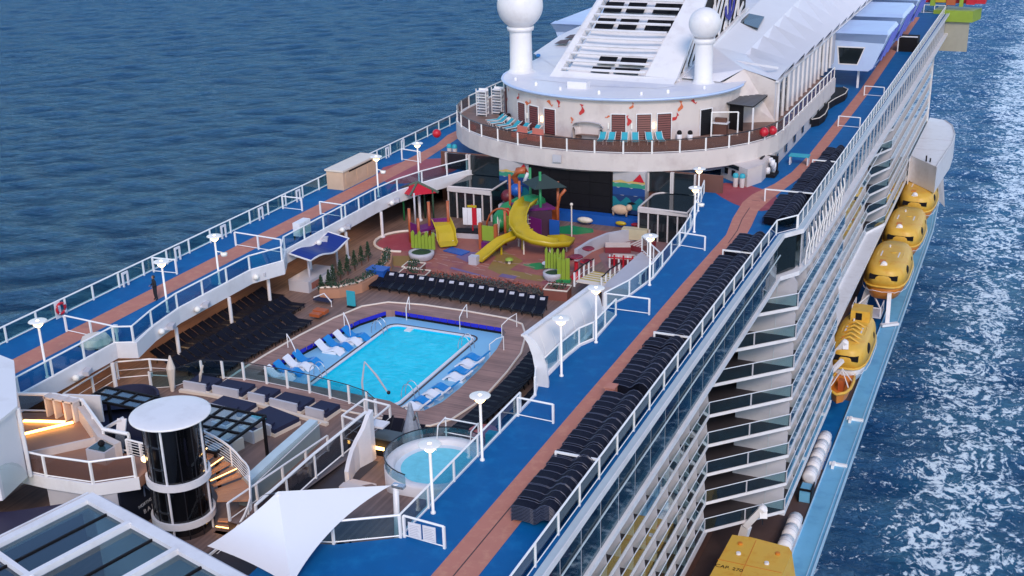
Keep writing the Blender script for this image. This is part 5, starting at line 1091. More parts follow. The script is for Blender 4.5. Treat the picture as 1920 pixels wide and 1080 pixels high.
for p in (ls[1],ls[3]): part(t,'leg',MB().tube([(p[0],p[1],Z14),(p[0],p[1],p[2]-0.1)],0.09,6),M['yellow'])
part(t,'foot_box',MB().box(-3.2,-2.5,80.9,81.5,Z14,-2.5),M['grey_white'])
t = thing('orange_gate_tower', 'orange framed gate with purple base between the small and the long slide', 'play tower', (-3.0,85.2,Z14))
for x in (-3.9,-2.5): part(t,'post',MB().box(x-0.13,x+0.13,84.6,84.9,Z14,-0.9),M['orange'])
part(t,'purple_base',MB().box(-3.75,-2.65,84.5,85.4,Z14,-2.5),M['purple']); part(t,'mesh_panel',MB().box(-3.75,-2.65,84.7,84.75,-2.4,-1.1),M['lime'])
fs = MB(); r7 = random.Random(12)
for k in range(34):
    x = r7.uniform(-7.5,4.6); y = r7.uniform(78.6,84.5); L_ = r7.uniform(0.5,1.9); a = -0.18+r7.uniform(-0.25,0.25)
    fs.add([(x,y,Z14+0.016),(x+L_*math.cos(a),y+L_*math.sin(a),Z14+0.016),(x+L_*math.cos(a)*0.9,y+L_*math.sin(a)*0.9+0.10,Z14+0.016),(x,y+0.06,Z14+0.016)],[(0,1,2,3)])
o = struct('floor_streaks', fs, mat('pale_rose_streak',(0.50,0.28,0.24),0.7), 'stuff')
for k,(x,y,w,h,m_) in enumerate([(-0.6,88.6,1.3,1.9,'purple'),(0.9,89.2,0.9,1.5,'blue'),(-2.9,88.7,1.0,1.4,'lime'),(-1.8,90.3,1.2,2.2,'plant'),(0.0,91.2,1.0,2.0,'orange'),(-3.7,89.5,0.6,1.8,'red')]):
    part(bpy.data.objects['spiral_slide_tower'],'climbing_panel',MB().obox((x,y,Z14+h/2+0.2*(k%3)),(w,0.09,h),0.3*(k%3)-0.3),M[m_])
net = MB()
for k in range(7): net.tube([(-2.9+0.28*k,87.9+0.1*k,Z14),(-2.5+0.22*k,88.4,-1.0)],0.025,4)
for k in range(6): net.tube([(-2.95+0.05*k,87.9+0.09*k,Z14+0.35*k),(-1.0,88.4+0.03*k,Z14+0.35*k)],0.025,4)
part(bpy.data.objects['spiral_slide_tower'],'climbing_net',net,M['curb'])
part(bpy.data.objects['spiral_slide_tower'],'curved_hoop',MB().tube([(-3.0+1.5*math.cos(a),87.2,-2.2+1.9*math.sin(a)) for a in [PI*i/10 for i in range(11)]],0.09,6),M['orange'],True)
for i,(x,y,m_,lab) in enumerate([(-6.6,84.9,'white','white mushroom stool beside the small yellow slide'),(-8.9,82.4,'red','red mushroom stool behind the left lime castle'),(2.9,82.4,'white','white mushroom stool left of the right lime castle'),(5.6,83.8,'red','red mushroom stool beside the curved low wall'),(-0.2,82.2,'lime','lime mushroom stool below the long slide')]):
    t = thing('mushroom_stool',lab,'stool',(x,y,Z14),0,'mushroom stools in the play area'); part(t,'stem',MB().lathe([(0.12,0),(0.12,0.35)],n=10),M['curb'],False,True); part(t,'cap',MB().lathe([(0.34,0.33),(0.32,0.42),(0.15,0.50),(0,0.51)],n=12),M[m_],True,True)
for i,(x,y) in enumerate([(-12.3,89.6)]):
    t = thing('play_gazebo', 'grey-roofed play gazebo with a red top by the left gallery', 'gazebo', (x,y,Z14))
    for (dx,dy,c) in ((-1.5,0,'green'),(1.6,-0.2,'plant'),(0,1.2,'plant'),(0.4,-1.4,'grey_white')): part(t,'post',MB().tube([(dx,dy,0),(dx,dy,3.1)],0.09,6),M[c],True,True)
    part(t,'roof',MB().add([(-1.9,-0.6,2.9),(0.2,-1.6,2.9),(2.0,0,2.9),(0,1.5,2.9),(0.1,-0.1,3.7)],[(0,1,4),(1,2,4),(2,3,4),(3,0,4)]),M['red'],False,True)
    part(t,'roof_beam',MB().beam((0.1,-0.1,3.75),(2.1,0,2.95),0.16,0.16).beam((0.1,-0.1,3.75),(0.2,-1.7,2.95),0.16,0.16).beam((0.1,-0.1,3.75),(-1.9,-0.6,2.95),0.16,0.16),M['plant'] if False else mat('olive_beam',(0.10,0.13,0.09),0.6),False,True)
t = thing('toy_ship', 'small grey toy ship with white and red striped sail', 'toy ship', (-5.9,87.4,Z14), 0.2)
part(t,'ship_hull',MB().prism([(-1.4,-0.5),(1.2,-0.6),(1.6,0),(1.2,0.6),(-1.4,0.5)],0,0.5),M['grey_white'],False,True); part(t,'deck_rim',MB().prism([(-1.5,-0.55),(1.25,-0.66),(1.7,0),(1.25,0.66),(-1.5,0.55)],0.5,0.58),M['black'],False,True)
part(t,'mast',MB().tube([(0,0,0.5),(0,0,2.9)],0.06,6),M['red'],False,True)
for k in range(4): part(t,'sail_stripe',MB().box(-0.82+0.41*k,-0.43+0.41*k,-0.07,-0.03,1.1,2.6),M['white'] if k!=2 else M['red'],False,True)
part(t,'sail_top',MB().box(-0.4,0.4,-0.06,-0.02,2.65,2.85),M['yellow'],False,True)
t = thing('blue_splash_figure', 'blue and red splash ornaments on a plinth beside the left pavilion', 'ornament', (-4.6,92.8,Z14))
part(t,'plinth',MB().box(-1.1,0.9,-0.5,0.5,0,1.5),M['grey_white'],False,True); part(t,'red_ball',MB().sphere((-0.4,0,2.2),0.62,12,8),mat('maroon_plastic',(0.16,0.02,0.03),0.4),True,True); part(t,'blue_ball',MB().sphere((0.5,-0.1,2.9),0.6,12,8),M['blue'],True,True); part(t,'orange_arch',MB().tube([(0.6,0.1,3.3),(0.2,0.1,4.0),(0.6,0.1,4.6),(1.3,0.1,4.7)],0.32,8),M['orange'],True,True); part(t,'white_crest',MB().tube([(1.2,0,3.6),(1.6,0,4.5)],0.16,6),M['white'],True,True)
t = thing('red_fountain', 'red tiered splash fountain right of the castle front', 'fountain', (6.0,81.0,Z14)); part(t,'column',MB().lathe([(0.55,0),(0.3,0.3),(0.16,0.7),(0.16,1.3)],n=12),M['red'],True,True)
for (a,b_,c,r) in ((0,0,1.5,0.55),(0.75,0.4,1.1,0.4),(-0.6,0.5,1.2,0.35),(0.4,1.6,1.7,0.5)): part(t,'basin',MB().lathe([(0.05,0),(r,0.22),(r*0.85,0.30),(0.0,0.14)],(a,b_,c),12),mat('maroon_plastic2',(0.22,0.01,0.03),0.4),True,True)
single('flag_pole', MB().tube([(2.3,89.6,Z14),(2.3,89.6,-0.2)],0.06,6).sphere((2.3,89.6,-0.1),0.14,8,6), M['curb'], 'thin pale pole standing beyond the curling slide', 'pole')
single('white_pennant', MB().add([(-3.0,86.2,-0.6),(-2.5,85.6,-1.0),(-2.75,85.7,-2.6)],[(0,1,2)]).tube([(-2.75,85.7,Z14),(-2.75,85.7,-0.6)],0.05,5), M['curb'], 'small pale pennant beside the orange gate', 'pennant')
single('rocking_toy', MB().sphere((4.9,94.6,-1.75),0.5,12,8,1.6,0.7,0.9).box(4.2,4.35,94.5,94.7,-2.3,-1.7).box(5.4,5.55,94.5,94.7,-2.3,-1.7).sphere((5.7,94.6,-1.5),0.3,8,6), M['beige'], 'tan animal-shaped ornament on the stage plinth right of the screen', 'ornament', None, True)
for i,(x,y,z,m_,r) in enumerate([(5.2,93.9,-2.75,'yellow',0.35),(6.6,93.9,-2.75,'red',0.33),(-1.6,94.0,-2.6,'white',0.3),(2.0,93.6,-2.7,'curb',0.5)]):
    single('floor_toy', MB().sphere((x,y,z),r,10,6,1.5,0.6,0.55), M[m_], ['yellow fish shaped toy on the blue plinth','red fish shaped toy on the blue plinth','white bird shaped toy below the screen','pale ring shaped toy below the screen'][i], 'toy', None, True)
# striped lounge seats and curved low wall right of the play area
t = thing('striped_seating', 'red and white striped zigzag seating on a pink carpet at the right', 'seating', (8.3,87,Z14))
sw = mat('cream_stripe',(0.62,0.52,0.46),0.7); sr = mat('maroon_stripe',(0.20,0.02,0.03),0.7)
for j,(x,y,a) in enumerate([(6.9,88.2,0.35),(8.6,89.4,1.3),(8.4,85.6,0.2),(9.8,86.6,1.2)]):
    s_ = part(t,'seat',MB().obox((x,y,Z14+0.25),(2.1,1.3,0.45),a),sr)
    for k in range(4):
        off=-0.48+0.32*k; part(s_,'stripe',MB().obox((x-off*math.sin(a),y+off*math.cos(a),Z14+0.50),(2.06,0.16,0.05),a),sw)
for j,(x,y) in enumerate([(9.6,84.6),(10.8,85.6)]):
    pass
t = thing('red_rope_fence', 'red and white slatted little fence beside the striped seats', 'fence', (9.2,84.6,Z14))
for k in range(9): part(t,'fence_slat',MB().box(7.6+0.36*k,7.72+0.36*k,84.0+0.05*k,84.08+0.05*k,Z14,-2.1),M['red'] if k%2 else M['white'])
part(t,'fence_rail',MB().beam((7.5,84.0,-2.3),(10.8,84.4,-2.3),0.06,0.1),M['red'])
struct('pink_carpet', MB().sheet([(5.8,86.6),(6.8,91.4),(12.5,92),(13,84),(7.6,83.4)], Z14+0.006), mat('dusty_pink_carpet',(0.24,0.13,0.13),0.9,0.15))
single('curved_low_wall', MB().strip([(4.6,84.6),(4.9,87.2),(5.6,89.4),(7.0,91.0),(8.8,91.7)],0.3,Z14,-2.2), M['grey_white'], 'grey curved low wall between the slides and the striped seats', 'low wall')
single('yellow_bench_block', MB().obox((7.4,91.2,-2.6),(2.2,0.8,0.9),0.1), mat('pale_yellow_block',(0.55,0.47,0.30),0.6), 'pale yellow block bench under the mural', 'bench')
# yellow stairs down from the right deck
t = thing('yellow_staircase', 'flight of yellow-lit steps with white curved railings below the right deck', 'stairs', (8.2,79.5,Z14))
for k in range(10): part(t,'step',MB().obox((8.0+0.10*k,82.0-0.62*k,Z14+0.15+0.16*k),(2.2,0.5,0.10),-0.1),M['yellow'] if k%2==0 else M['curb'])
railing('stair_railing','white left handrail of the yellow staircase',[(6.9,82.4),(7.2,79.5),(7.7,76.2)],Z14,1.1,1.6,None,zs=[Z14+0.1+0.28*i for i in range(5)],hm='black',bars=1)
railing('stair_railing','white right handrail of the yellow staircase',[(9.1,82.2),(9.4,79.2),(9.9,75.9)],Z14,1.1,1.6,None,zs=[Z14+0.1+0.28*i for i in range(5)],hm='black',bars=1)
railing('terrace_railing','white slatted railing round the terrace beside the striped seats',[(10.2,84.4),(12.6,81.2),(12.8,76.0)],-1.6,1.2,1.3,'brown')
struct('right_terrace', MB().prism([(9.9,76),(10.2,84.2),(12.6,81.2),(13.6,76)],Z14,-1.6), M['grey_white'])
# hedge, planters and brick pots beyond the loungers
t = thing('curved_planter', 'long curved orange planter with a clipped green hedge and small cypresses', 'planter', (-9,74.5,Z14))
pl = [(-10.6,70.6),(-9.4,71.2),(-8.5,72.6),(-8.3,74.6),(-8.8,77.4),(-9.8,79.4)]
part(t,'trough',MB().strip(pl,0.9,Z14,-2.5),mat('terracotta_planter',(0.45,0.22,0.13),0.6)); part(t,'trough_lip',MB().tube([(x,y,-2.48) for x,y in pl],0.10,6),M['curb'])
lv = MB(); r2 = random.Random(9)
def leaves(mb, c, rx, ry, rz, n, s_=0.09):
    for _ in range(n):
        while True:
            a,b_,c_ = r2.uniform(-1,1),r2.uniform(-1,1),r2.uniform(-1,1)
            if a*a+b_*b_+c_*c_ < 1: break
        p = V((c[0]+a*rx,c[1]+b_*ry,c[2]+c_*rz)); u = V((r2.uniform(-1,1),r2.uniform(-1,1),r2.uniform(-1,1))).normalized()*s_; w = u.cross(V((r2.uniform(-1,1),r2.uniform(-1,1),r2.uniform(-1,1)))).normalized()*s_*0.7
        mb.add([p-u,p+w,p+u,p-w],[(0,1,2,3)])
for q in resample(pl,0.35): leaves(lv,(q[0],q[1],-2.3),0.38,0.3,0.28,26)
o = part(t,'hedge',lv,M['plant']); o['kind']='stuff'
for i in range(8):
    y = 70.8+1.15*i; x = -10.9-0.05*i+ (0.3 if i<2 else 0)
    tt = thing('small_cypress','small dark cone-shaped cypress behind the curved hedge, %s from the near end'%ordn(i+1),'cypress',(x,y,Z14),0,'cypresses in the planter left of the loungers')
    part(tt,'trunk',MB().tube([(0,0,0),(0,0,0.5)],0.05,5),M['brown_wall'],False,True); cn = MB()
    for k in range(9): leaves(cn,(0,0,0.45+0.14*k),0.36*(1-k/10),0.36*(1-k/10),0.14,34,0.07)
    part(tt,'crown',cn,M['plant'],False,True)
for i,(x,y,w) in enumerate([(-6.2,77.3,1.5),(-5.4,75.9,2.2),(6.2,76.6,1.8)]):
    t = thing('brick_planter','square red-brown planter with pale rim and dark shrub, %s from the left'%ordn(i+1),'planter',(x,y,Z14),0.1,'square planters beyond the loungers')
    part(t,'trough',MB().box(-w/2,w/2,-0.6,0.6,0,0.8),mat('brick_red_planter',(0.22,0.07,0.05),0.7),False,True); part(t,'rim',MB().tube([(-w/2,-0.6,0.8),(w/2,-0.6,0.8),(w/2,0.6,0.8),(-w/2,0.6,0.8)],0.07,5,closed=True),M['curb'],False,True)
    l_ = MB(); leaves(l_,(0,0,1.0),w/2*0.8,0.5,0.35,90); part(t,'shrub',l_,M['plant'],False,True)
t = thing('coral_hedge','low band of grey-green shrubs with coral flowers between loungers and play area','hedge',(-0.5,77.4,Z14)); l_ = MB(); l2 = MB()
for i in range(40):
    x = -4.8+0.27*i; leaves(l_,(x,77.2-0.015*(x+1)**2+r2.uniform(-.2,.2),Z14+0.25),0.35,0.4,0.25,30,0.08); leaves(l2,(x,78.0-0.015*(x+1)**2,Z14+0.18),0.35,0.4,0.14,14,0.10)
o = part(t,'foliage',l_,mat('grey_green_leaves',(0.07,0.08,0.075),0.8,0.4,8)); o['kind']='stuff'; o = part(t,'flowers',l2,mat('coral_petals',(0.36,0.11,0.08),0.8,0.4,8)); o['kind']='stuff'
single('blue_towel_box', MB().box(-8.9,-7.4,74.6,75.6,Z14,-2.2).box(-8.95,-7.35,74.55,75.65,-2.2,-2.12), M['blue'], 'blue-topped towel cart behind the loungers at the left', 'cart')
# dark blue wavy canopy with counter
t = thing('wavy_canopy','dark blue wave-shaped canopy with white edge beside the left deck edge','canopy',(-12.3,73.4,-0.6))
n=12; top=[]; 
for j,(x) in enumerate((-13.3,-11.4)):
    top.append([(x+0.15*math.sin(i*0.5), 70.9+5.6*i/n, -0.35+0.28*math.sin(i/n*2*PI+0.6)-(0.35 if j else 0)) for i in range(n+1)])
mb=MB(); mb.v=top[0]+top[1]; mb.f=[(i,i+1,n+2+i,n+1+i) for i in range(n)]; part(t,'blue_sheet',mb,M['navy'] if False else mat('canopy_blue',(0.01,0.03,0.20),0.5)); part(t,'white_edge',MB().tube(top[0]+top[1][::-1],0.07,5,closed=True),M['white'])
for y in (72.0,76.0): part(t,'post',MB().tube([(-12.4,y,Z14),(-12.4,y,-0.6)],0.10,8),M['grey_white'],True)
t = thing('towel_counter','pale boxy counter under the wavy canopy','counter',(-13,72,Z14)); part(t,'counter_body',MB().box(-13.6,-11.8,70.9,74.6,Z14,-2.3),M['grey_white']); part(t,'panel',MB().box(-11.79,-11.76,71.3,72.6,-3.0,-2.5),M['pink']); part(t,'panel',MB().box(-11.79,-11.76,72.9,74.2,-3.0,-2.5),M['white'])
t = thing('towel_stand','teal sign stand at the far left corner of the pool','sign',(-6.9,68.9,Z14)); 
t.location=(-7.3,69.6,Z14); part(t,'board',MB().box(-0.35,0.35,-0.04,0.04,0.1,1.25),M['teal_lounger'],False,True); part(t,'foot',MB().box(-0.3,0.3,-0.2,0.2,0,0.08),M['black'],False,True)
single('orange_towel_pile', MB().box(-8.9,-7.9,66.9,67.5,Z14+0.3,Z14+0.55).box(-8.8,-8.0,66.3,66.8,Z14+0.3,Z14+0.5), M['orange'], 'folded orange and white towels on the low table at the end of the left loungers', 'towels')
t = thing('low_frame_seat','white tubular low seat beside the left loungers','seat',(-9.6,69.4,Z14)); part(t,'frame',MB().tube([(-0.8,0,0.4),(0,0.2,0.75),(0.9,-0.3,0.4),(0.9,-0.3,0)],0.05,5),M['white'],False,True); part(t,'cushion',MB().box(-0.7,0.7,-0.3,0.3,0.3,0.38),M['navy'],False,True)

# ================================================================ WIND SCREEN, HOT TUB, FORWARD TERRACE
ws = thing('wind_screen', 'tall white curved wind screen with frosted panels leaning over the right side of the pool', 'wind screen', (13.2,57,0))
prof = [(13.25,-1.4),(13.2,0.0),(13.15,0.9),(13.0,1.8),(12.75,2.5),(12.45,2.9)]
NB = 7; ys = [56.0+ (66.9-56.0)*i/NB for i in range(NB+1)]
def wx(x, y): return x + 0.5*math.sin((y-56)/11*PI*0.5)*0.0
for i in range(NB):
    y0, y1 = ys[i]+0.04, ys[i+1]-0.04; mb = MB(); n = len(prof)
    mb.v = [(x,y0,z*(1-0.05*i) if z>0 else z) for x,z in prof]+[(x,y1,z*(1-0.05*i) if z>0 else z) for x,z in prof]; mb.f = [(k,k+1,n+k+1,n+k) for k in range(n-1)]
    part(ws,'frosted_panel',mb,M['screen_glass'],True)
for i in range(NB+1):
    part(ws,'rib',MB().tube([(x+0.02,ys[i],z*(1-0.05*i) if z>0 else z) for x,z in prof],0.022,5),M['white'])
fin = MB(); outer = [(x,z) for x,z in prof]; innr = [(13.9,-0.6),(13.95,0.3),(13.85,1.2),(13.6,2.0),(13.15,2.7),(12.6,3.05)]
fin.v = [(x,55.9,z) for x,z in outer]+[(x,55.9,z) for x,z in innr]+[(x,56.02,z) for x,z in outer]+[(x,56.02,z) for x,z in innr]; n=6
for k in range(5): fin.f += [(k,k+1,n+k+1,n+k),(12+k,12+n+k,12+n+k+1,12+k+1),(k,12+k,12+k+1,k+1),(n+k,n+k+1,12+n+k+1,12+n+k)]
fin.f += [(0,6,18,12),(5,17,23,11)]
part(ws,'end_fin',fin,M['white']); part(ws,'top_cap',MB().beam((12.48,55.9,2.95),(12.48,66.9,2.95*0.69),0.30,0.10),M['white'])
part(ws,'base_plinth',MB().strip([(13.2,55.9),(13.25,59.5),(13.4,63.0),(13.3,66.9)],0.3,-1.5,0.05),M['white'])

tub = thing('hot_tub', 'round raised hot tub with bright turquoise water and white rim by the right deck railing', 'hot tub', (10.3,49.5,Z14))
TR_ = 2.45; ty = 49.45; tx = 10.2; WZ = -2.35
part(tub,'outer_wall',MB().lathe([(TR_+0.42,Z14),(TR_+0.42,WZ+0.22),(TR_+0.36,WZ+0.30),(TR_-0.05,WZ+0.30),(TR_-0.12,WZ+0.24),(TR_-0.14,WZ+0.02)],(tx,ty,0),40),M['white'],True)
part(tub,'seat_ring',MB().lathe([(TR_-0.14,WZ+0.02),(TR_-0.5,WZ-0.02),(TR_-0.52,WZ-0.4),(0,WZ-0.6)],(tx,ty,0),40),M['grey_white'] if False else mat('pool_ring_tile',(0.62,0.72,0.80),0.3))
part(tub,'water',MB().lathe([(0,WZ),(TR_-0.45,WZ)],(tx,ty,0),40),pool_water('tub_water',(0.6,1,1),(0.22,0.78,0.92),0.9))
part(tub,'underwater_seat',MB().lathe([(1.35,WZ-0.25),(1.42,WZ-0.2),(1.5,WZ-0.25)],(tx,ty,0),24,PI*0.9,PI*1.9),M['navy'])
part(tub,'glass_guard',MB().strip([(tx+(TR_+0.38)*math.cos(a),ty+(TR_+0.38)*math.sin(a)) for a in [PI*0.3+PI*1.15*i/20 for i in range(21)]],0.02,WZ+0.3,WZ+0.85),G['balc'])
part(tub,'guard_rail',MB().tube([(tx+(TR_+0.38)*math.cos(a),ty+(TR_+0.38)*math.sin(a),WZ+0.86) for a in [PI*0.3+PI*1.15*i/20 for i in range(21)]],0.035,5),M['frame_dark'])
for k in range(4): part(tub,'white_step',MB().obox((12.3,49.0-0.7*k,WZ+0.31),(0.8,0.4,0.06),-0.15),M['lounger_white'])
mb=MB()
for x in (9.2,11.2): mb.tube([(x,52.4,WZ),(x,52.4,WZ+1.3),(x+0.1,51.3,WZ+1.35),(x+0.1,50.9,WZ-0.2)],0.045,6)
mb.tube([(9.2,52.2,WZ+0.5),(11.2,52.2,WZ+0.5)],0.03,5).tube([(9.2,52.3,WZ+1.3),(11.2,52.3,WZ+1.3)],0.045,5)
part(tub,'entry_rail',mb,M['rail'])
single('teal_towel_basket',MB().box(11.6,12.3,52.4,52.9,WZ+0.1,WZ+0.75),M['teal_lounger'],'teal basket standing at the far edge of the hot tub','basket')
for k in range(3): pass
st_ = thing('lit_tub_steps','three warm lit steps leading up to the hot tub','stairs',(6.6,47.6,Z14))
for k in range(3):
    s_ = part(st_,'step',MB().box(6.0+0.1*k,7.5,47.0-0.55*k,47.5-0.55*k,Z14,-2.95+0.22*k),M['cream']); part(s_,'light_strip',MB().box(6.05+0.1*k,7.45,47.505-0.55*k,47.52-0.55*k,-3.05+0.22*k,-3.0+0.22*k),M['strip'])
struct('tub_terrace', MB().prism([(6.6,38.5),(6.3,45.8),(7.6,46.9),(9.0,46.4),(12.5,46.6),(13.5,47),(13.5,39.5),(11,38)],Z14,-2.6), M['teak'])
t = thing('white_curved_wall','white wall with a wavy lower edge between stair and hot tub steps','wall',(5.6,47,Z14))
wv = [(5.62,50.3,-0.2,-3.19),(5.62,49.9,-0.35,-3.19),(5.5,49.5,-1.0,-3.19),(5.35,49.0,-1.5,-3.19),(5.4,48.4,-1.8,-3.19),(5.6,47.7,-2.1,-3.19),(5.75,47.2,-2.4,-3.19)]
mb=MB(); n=len(wv); mb.v=[(x,y,b) for x,y,a,b in wv]+[(x,y,a) for x,y,a,b in wv]+[(x+0.25,y,b) for x,y,a,b in wv]+[(x+0.25,y,a) for x,y,a,b in wv]
for k in range(n-1): mb.f+=[(k,k+1,n+k+1,n+k),(2*n+k+1,2*n+k,3*n+k,3*n+k+1),(n+k,n+k+1,3*n+k+1,3*n+k)]
mb.f+=[(0,n,3*n,2*n),(n-1,3*n-1-0,4*n-1,2*n-1)]; mb.f[-1]=(n-1,2*n-1,4*n-1,3*n-1)
part(t,'wall',mb,M['white']); part(t,'flat_shelf',MB().box(5.2,6.1,50.8,51.6,-1.6,-1.5),M['white'])
t = thing('dark_bar','dark bar cabinet beside the stair head near the pool corner','bar',(5.9,51,Z14)); part(t,'cabinet',MB().box(5.6,6.9,50.6,51.5,Z14,-2.1),M['black']); part(t,'worktop',MB().box(5.5,7.0,50.5,51.6,-2.1,-2.03),mat('slate_top',(0.05,0.06,0.06),0.3)); part(t,'lamp',MB().box(5.6,6.3,50.4,50.5,-2.7,-2.55),M['strip'])
for k in range(5): tt = thing('black_chair','black chair in the row behind the dark bar, %s from the left'%ordn(k+1),'chair',(4.9+0.75*k,52.9-0.12*k,Z14),-1.4,'black chairs behind the dark bar'); link('sling',me_sling,tt); link('frame',me_frame,tt)
t = thing('pool_hoist','grey covered pool hoist standing at the near right corner of the pool','pool hoist',(7.0,52.4,Z14))
part(t,'cover',MB().lathe([(0.75,0),(0.62,0.5),(0.42,1.2),(0.22,1.9),(0.1,2.6),(0,2.7)],n=9),mat('grey_plastic_cover',(0.28,0.31,0.36),0.35,0.4,6),False,True); part(t,'arm',MB().tube([(0,0,1.2),(0.5,-0.2,2.2),(0.8,-0.3,1.0),(0.9,-0.5,0.1)],0.10,6),M['steel'],False,True); part(t,'white_seat',MB().box(-1.5,-0.9,-0.6,-0.2,0.1,0.4),M['white'],False,True)
t = thing('folded_hoist_arm','pointed beige folded hoist arm over the near end of the pool','pool hoist',(2.0,55.6,Z14)); part(t,'mast',MB().tube([(0,0,0),(-0.1,0.1,1.6),(0.05,0.3,2.9)],0.10,6,rads=[0.06,0.07,0.04]),M['grey_white'],False,True); part(t,'arm',MB().tube([(0.05,0.3,2.9),(0.7,0.5,2.0),(1.3,0.6,1.0)],0.08,6,rads=[0.04,0.07,0.05]),M['grey_white'],False,True); part(t,'foot_pad',MB().sphere((1.4,0.6,0.95),0.12,8,6),M['frame_dark'],False,True)
# glass fence between pool and day beds
fpts = [(-11.9,52.9),(-10.7,53.6),(-9.95,55.5),(-8.6,55.9),(-7.2,56.2),(-5.5,56.25),(-3.9,56.2),(-2.2,56.1),(-0.6,55.9),(0.9,55.7),(2.4,55.3),(3.4,54.6)]
railing('pool_fence','white posts with clear glass panes between the day beds and the pool', fpts, Z14, 1.25, 1.6, 'teal', hm='frame_dark', hr=0.03, keep=True, post=0.13)
railing('forward_railing','white railing stepping round the glass roofed nook below the left deck edge',[(-13.6,47.4),(-13.7,49.9),(-13.8,52.2),(-12.1,53.3),(-10.8,53.6)],-2.5,1.2,2.2,None,bars=1)
single('wrapped_umbrella', MB().tube([(-10.5,53.2,Z14),(-10.4,53.2,-1.6),(-10.35,53.2,-0.75)],0.25,8,rads=[0.12,0.28,0.05]), M['curb'], 'closed cream umbrella leaning by the railing left of the disc roof', 'umbrella')
single('second_wrapped_umbrella', MB().tube([(-9.2,54.2,Z14),(-8.9,54.1,-2.2),(-8.6,54.1,-1.5)],0.2,6,rads=[0.06,0.10,0.04]), M['curb'], 'short cream strut standing right of the closed umbrella', 'strut')
# day beds
def daybed(x,y,w,d,a,lab,back=True):
    t = thing('day_bed',lab,'day bed',(x,y,Z14),a,'navy day beds on the forward terrace')
    part(t,'plinth',MB().box(-w/2,w/2,-d/2,d/2,0,0.22),M['curb'],False,True); part(t,'mattress',MB().box(-w/2+0.04,w/2-0.04,-d/2+0.04,d/2-0.04,0.22,0.48),M['navy'],False,True)
    if back: part(t,'backrest',MB().box(-w/2,w/2*0.75,-d/2-0.06,-d/2+0.10,0.0,0.68),M['grey_white'],False,True)
    part(t,'pillow',MB().obox((w*0.22,-d/2+0.35,0.56),(0.5,0.3,0.14),0.2),M['navy'],False,True)
for i,(x,y,w,a) in enumerate([(-8.9,54.3,1.9,0.02),(-6.6,54.4,2.2,0.0),(-4.3,54.35,1.4,-0.03),(-2.1,54.1,2.3,-0.06),(0.2,53.9,1.5,-0.08)]):
    daybed(x,y,w,1.5,a,'pale-backed navy day bed along the pool fence, %s from the left'%ordn(i+1))
struct('daybed_step', MB().strip([(-10,53.3),(-8,53.45),(-4,53.4),(-1,53.0),(1.2,52.7)],0.25,Z14,-3.02), M['curb'])
daybed(-5.2,52.2,2.6,1.6,-0.06,'large navy day bed right of the white disc roof'); daybed(-1.9,51.6,2.7,2.0,-0.25,'large navy day bed with folded blue towels near the slanted white wall')
single('blue_towels', MB().obox((-2.6,51.1,-2.62),(0.7,0.4,0.14),0.3).obox((-2.2,51.0,-2.48),(0.5,0.3,0.14),-0.2), M['teal_lounger'], 'folded pale blue towels on the large day bed near the slanted wall', 'towels')
for i,(x,y) in enumerate([(-2.0,49.9),(-2.4,48.4),(-3.9,49.9)]):
    t = thing('club_chair','pale boxy club chair with navy seat under the edge of the glass pergola, %s'%['right one','front one','left one'][i],'armchair',(x,y,Z14),-0.25,'boxy club chairs by the glass pergola')
    part(t,'seat',MB().box(-0.45,0.45,-0.3,0.35,0,0.42),M['navy'],False,True); part(t,'arm',MB().box(-0.6,-0.45,-0.45,0.35,0,0.7),M['curb'],False,True); part(t,'arm',MB().box(0.45,0.6,-0.45,0.35,0,0.7),M['curb'],False,True); part(t,'back',MB().box(-0.6,0.6,-0.6,-0.45,0,0.75),M['grey_white'],False,True)
# glass pergola roof seen between disc roof and day beds
pg = thing('glass_pergola','flat pergola roof of pale glass panes in dark bars around the lift tower','pergola',(-4,47,-0.9))
PZ = -0.75
def pane_grid(x0,x1,y0,y1,nx,ny,skip=()):
    for i in range(nx+1): x=x0+(x1-x0)*i/nx; part(pg,'roof_bar',MB().box(x-0.06,x+0.06,y0,y1,PZ,PZ+0.14),M['black'])
    for j in range(ny+1): y=y0+(y1-y0)*j/ny; part(pg,'roof_bar',MB().box(x0,x1,y-0.05,y+0.05,PZ+0.01,PZ+0.15),M['black'])
    for i in range(nx):
        for j in range(ny):
            if (i,j) in skip: continue
            part(pg,'glass_pane',MB().box(x0+(x1-x0)*i/nx+0.1,x0+(x1-x0)*(i+1)/nx-0.1,y0+(y1-y0)*j/ny+0.08,y0+(y1-y0)*(j+1)/ny-0.08,PZ+0.05,PZ+0.08),G['pale'])
pane_grid(-3.6,0.2,43.8,48.3,4,4); pane_grid(-10.8,-6.0,46.4,48.0,4,2)
for (x,y) in ((-10.7,46.5),(-10.7,47.9),(-6.1,47.9),(0.1,48.2),(0.1,43.9)): part(pg,'pergola_post',MB().box(x-0.07,x+0.07,y-0.07,y+0.07,Z14,PZ),M['black'])
struct('sunken_lounge_floor', MB().prism([(-13.4,43.5),(-13.4,50.6),(-11.4,51.4),(-8.6,50.2),(-5.0,48.6),(-4.2,42.5)],Z14,-3.15), M['navy'])
for i,(x,y,a) in enumerate([(-10.6,49.4,0.5),(-6.6,45.6,0.2)]):
    t = thing('navy_canopy_sofa','large navy round sofa below the forward platform, %s of two'%('left' if i==0 else 'right'),'sofa',(x,y,Z14),a,'navy sofas below the platform'); part(t,'seat',MB().lathe([(1.7,0),(1.7,0.5),(0,0.55)],n=20,a0=0,a1=PI),M['navy'],False,True); part(t,'back',MB().lathe([(1.6,0.5),(1.7,1.3),(1.85,1.3),(1.85,0)],n=20,a0=0,a1=PI),M['navy'],False,True)
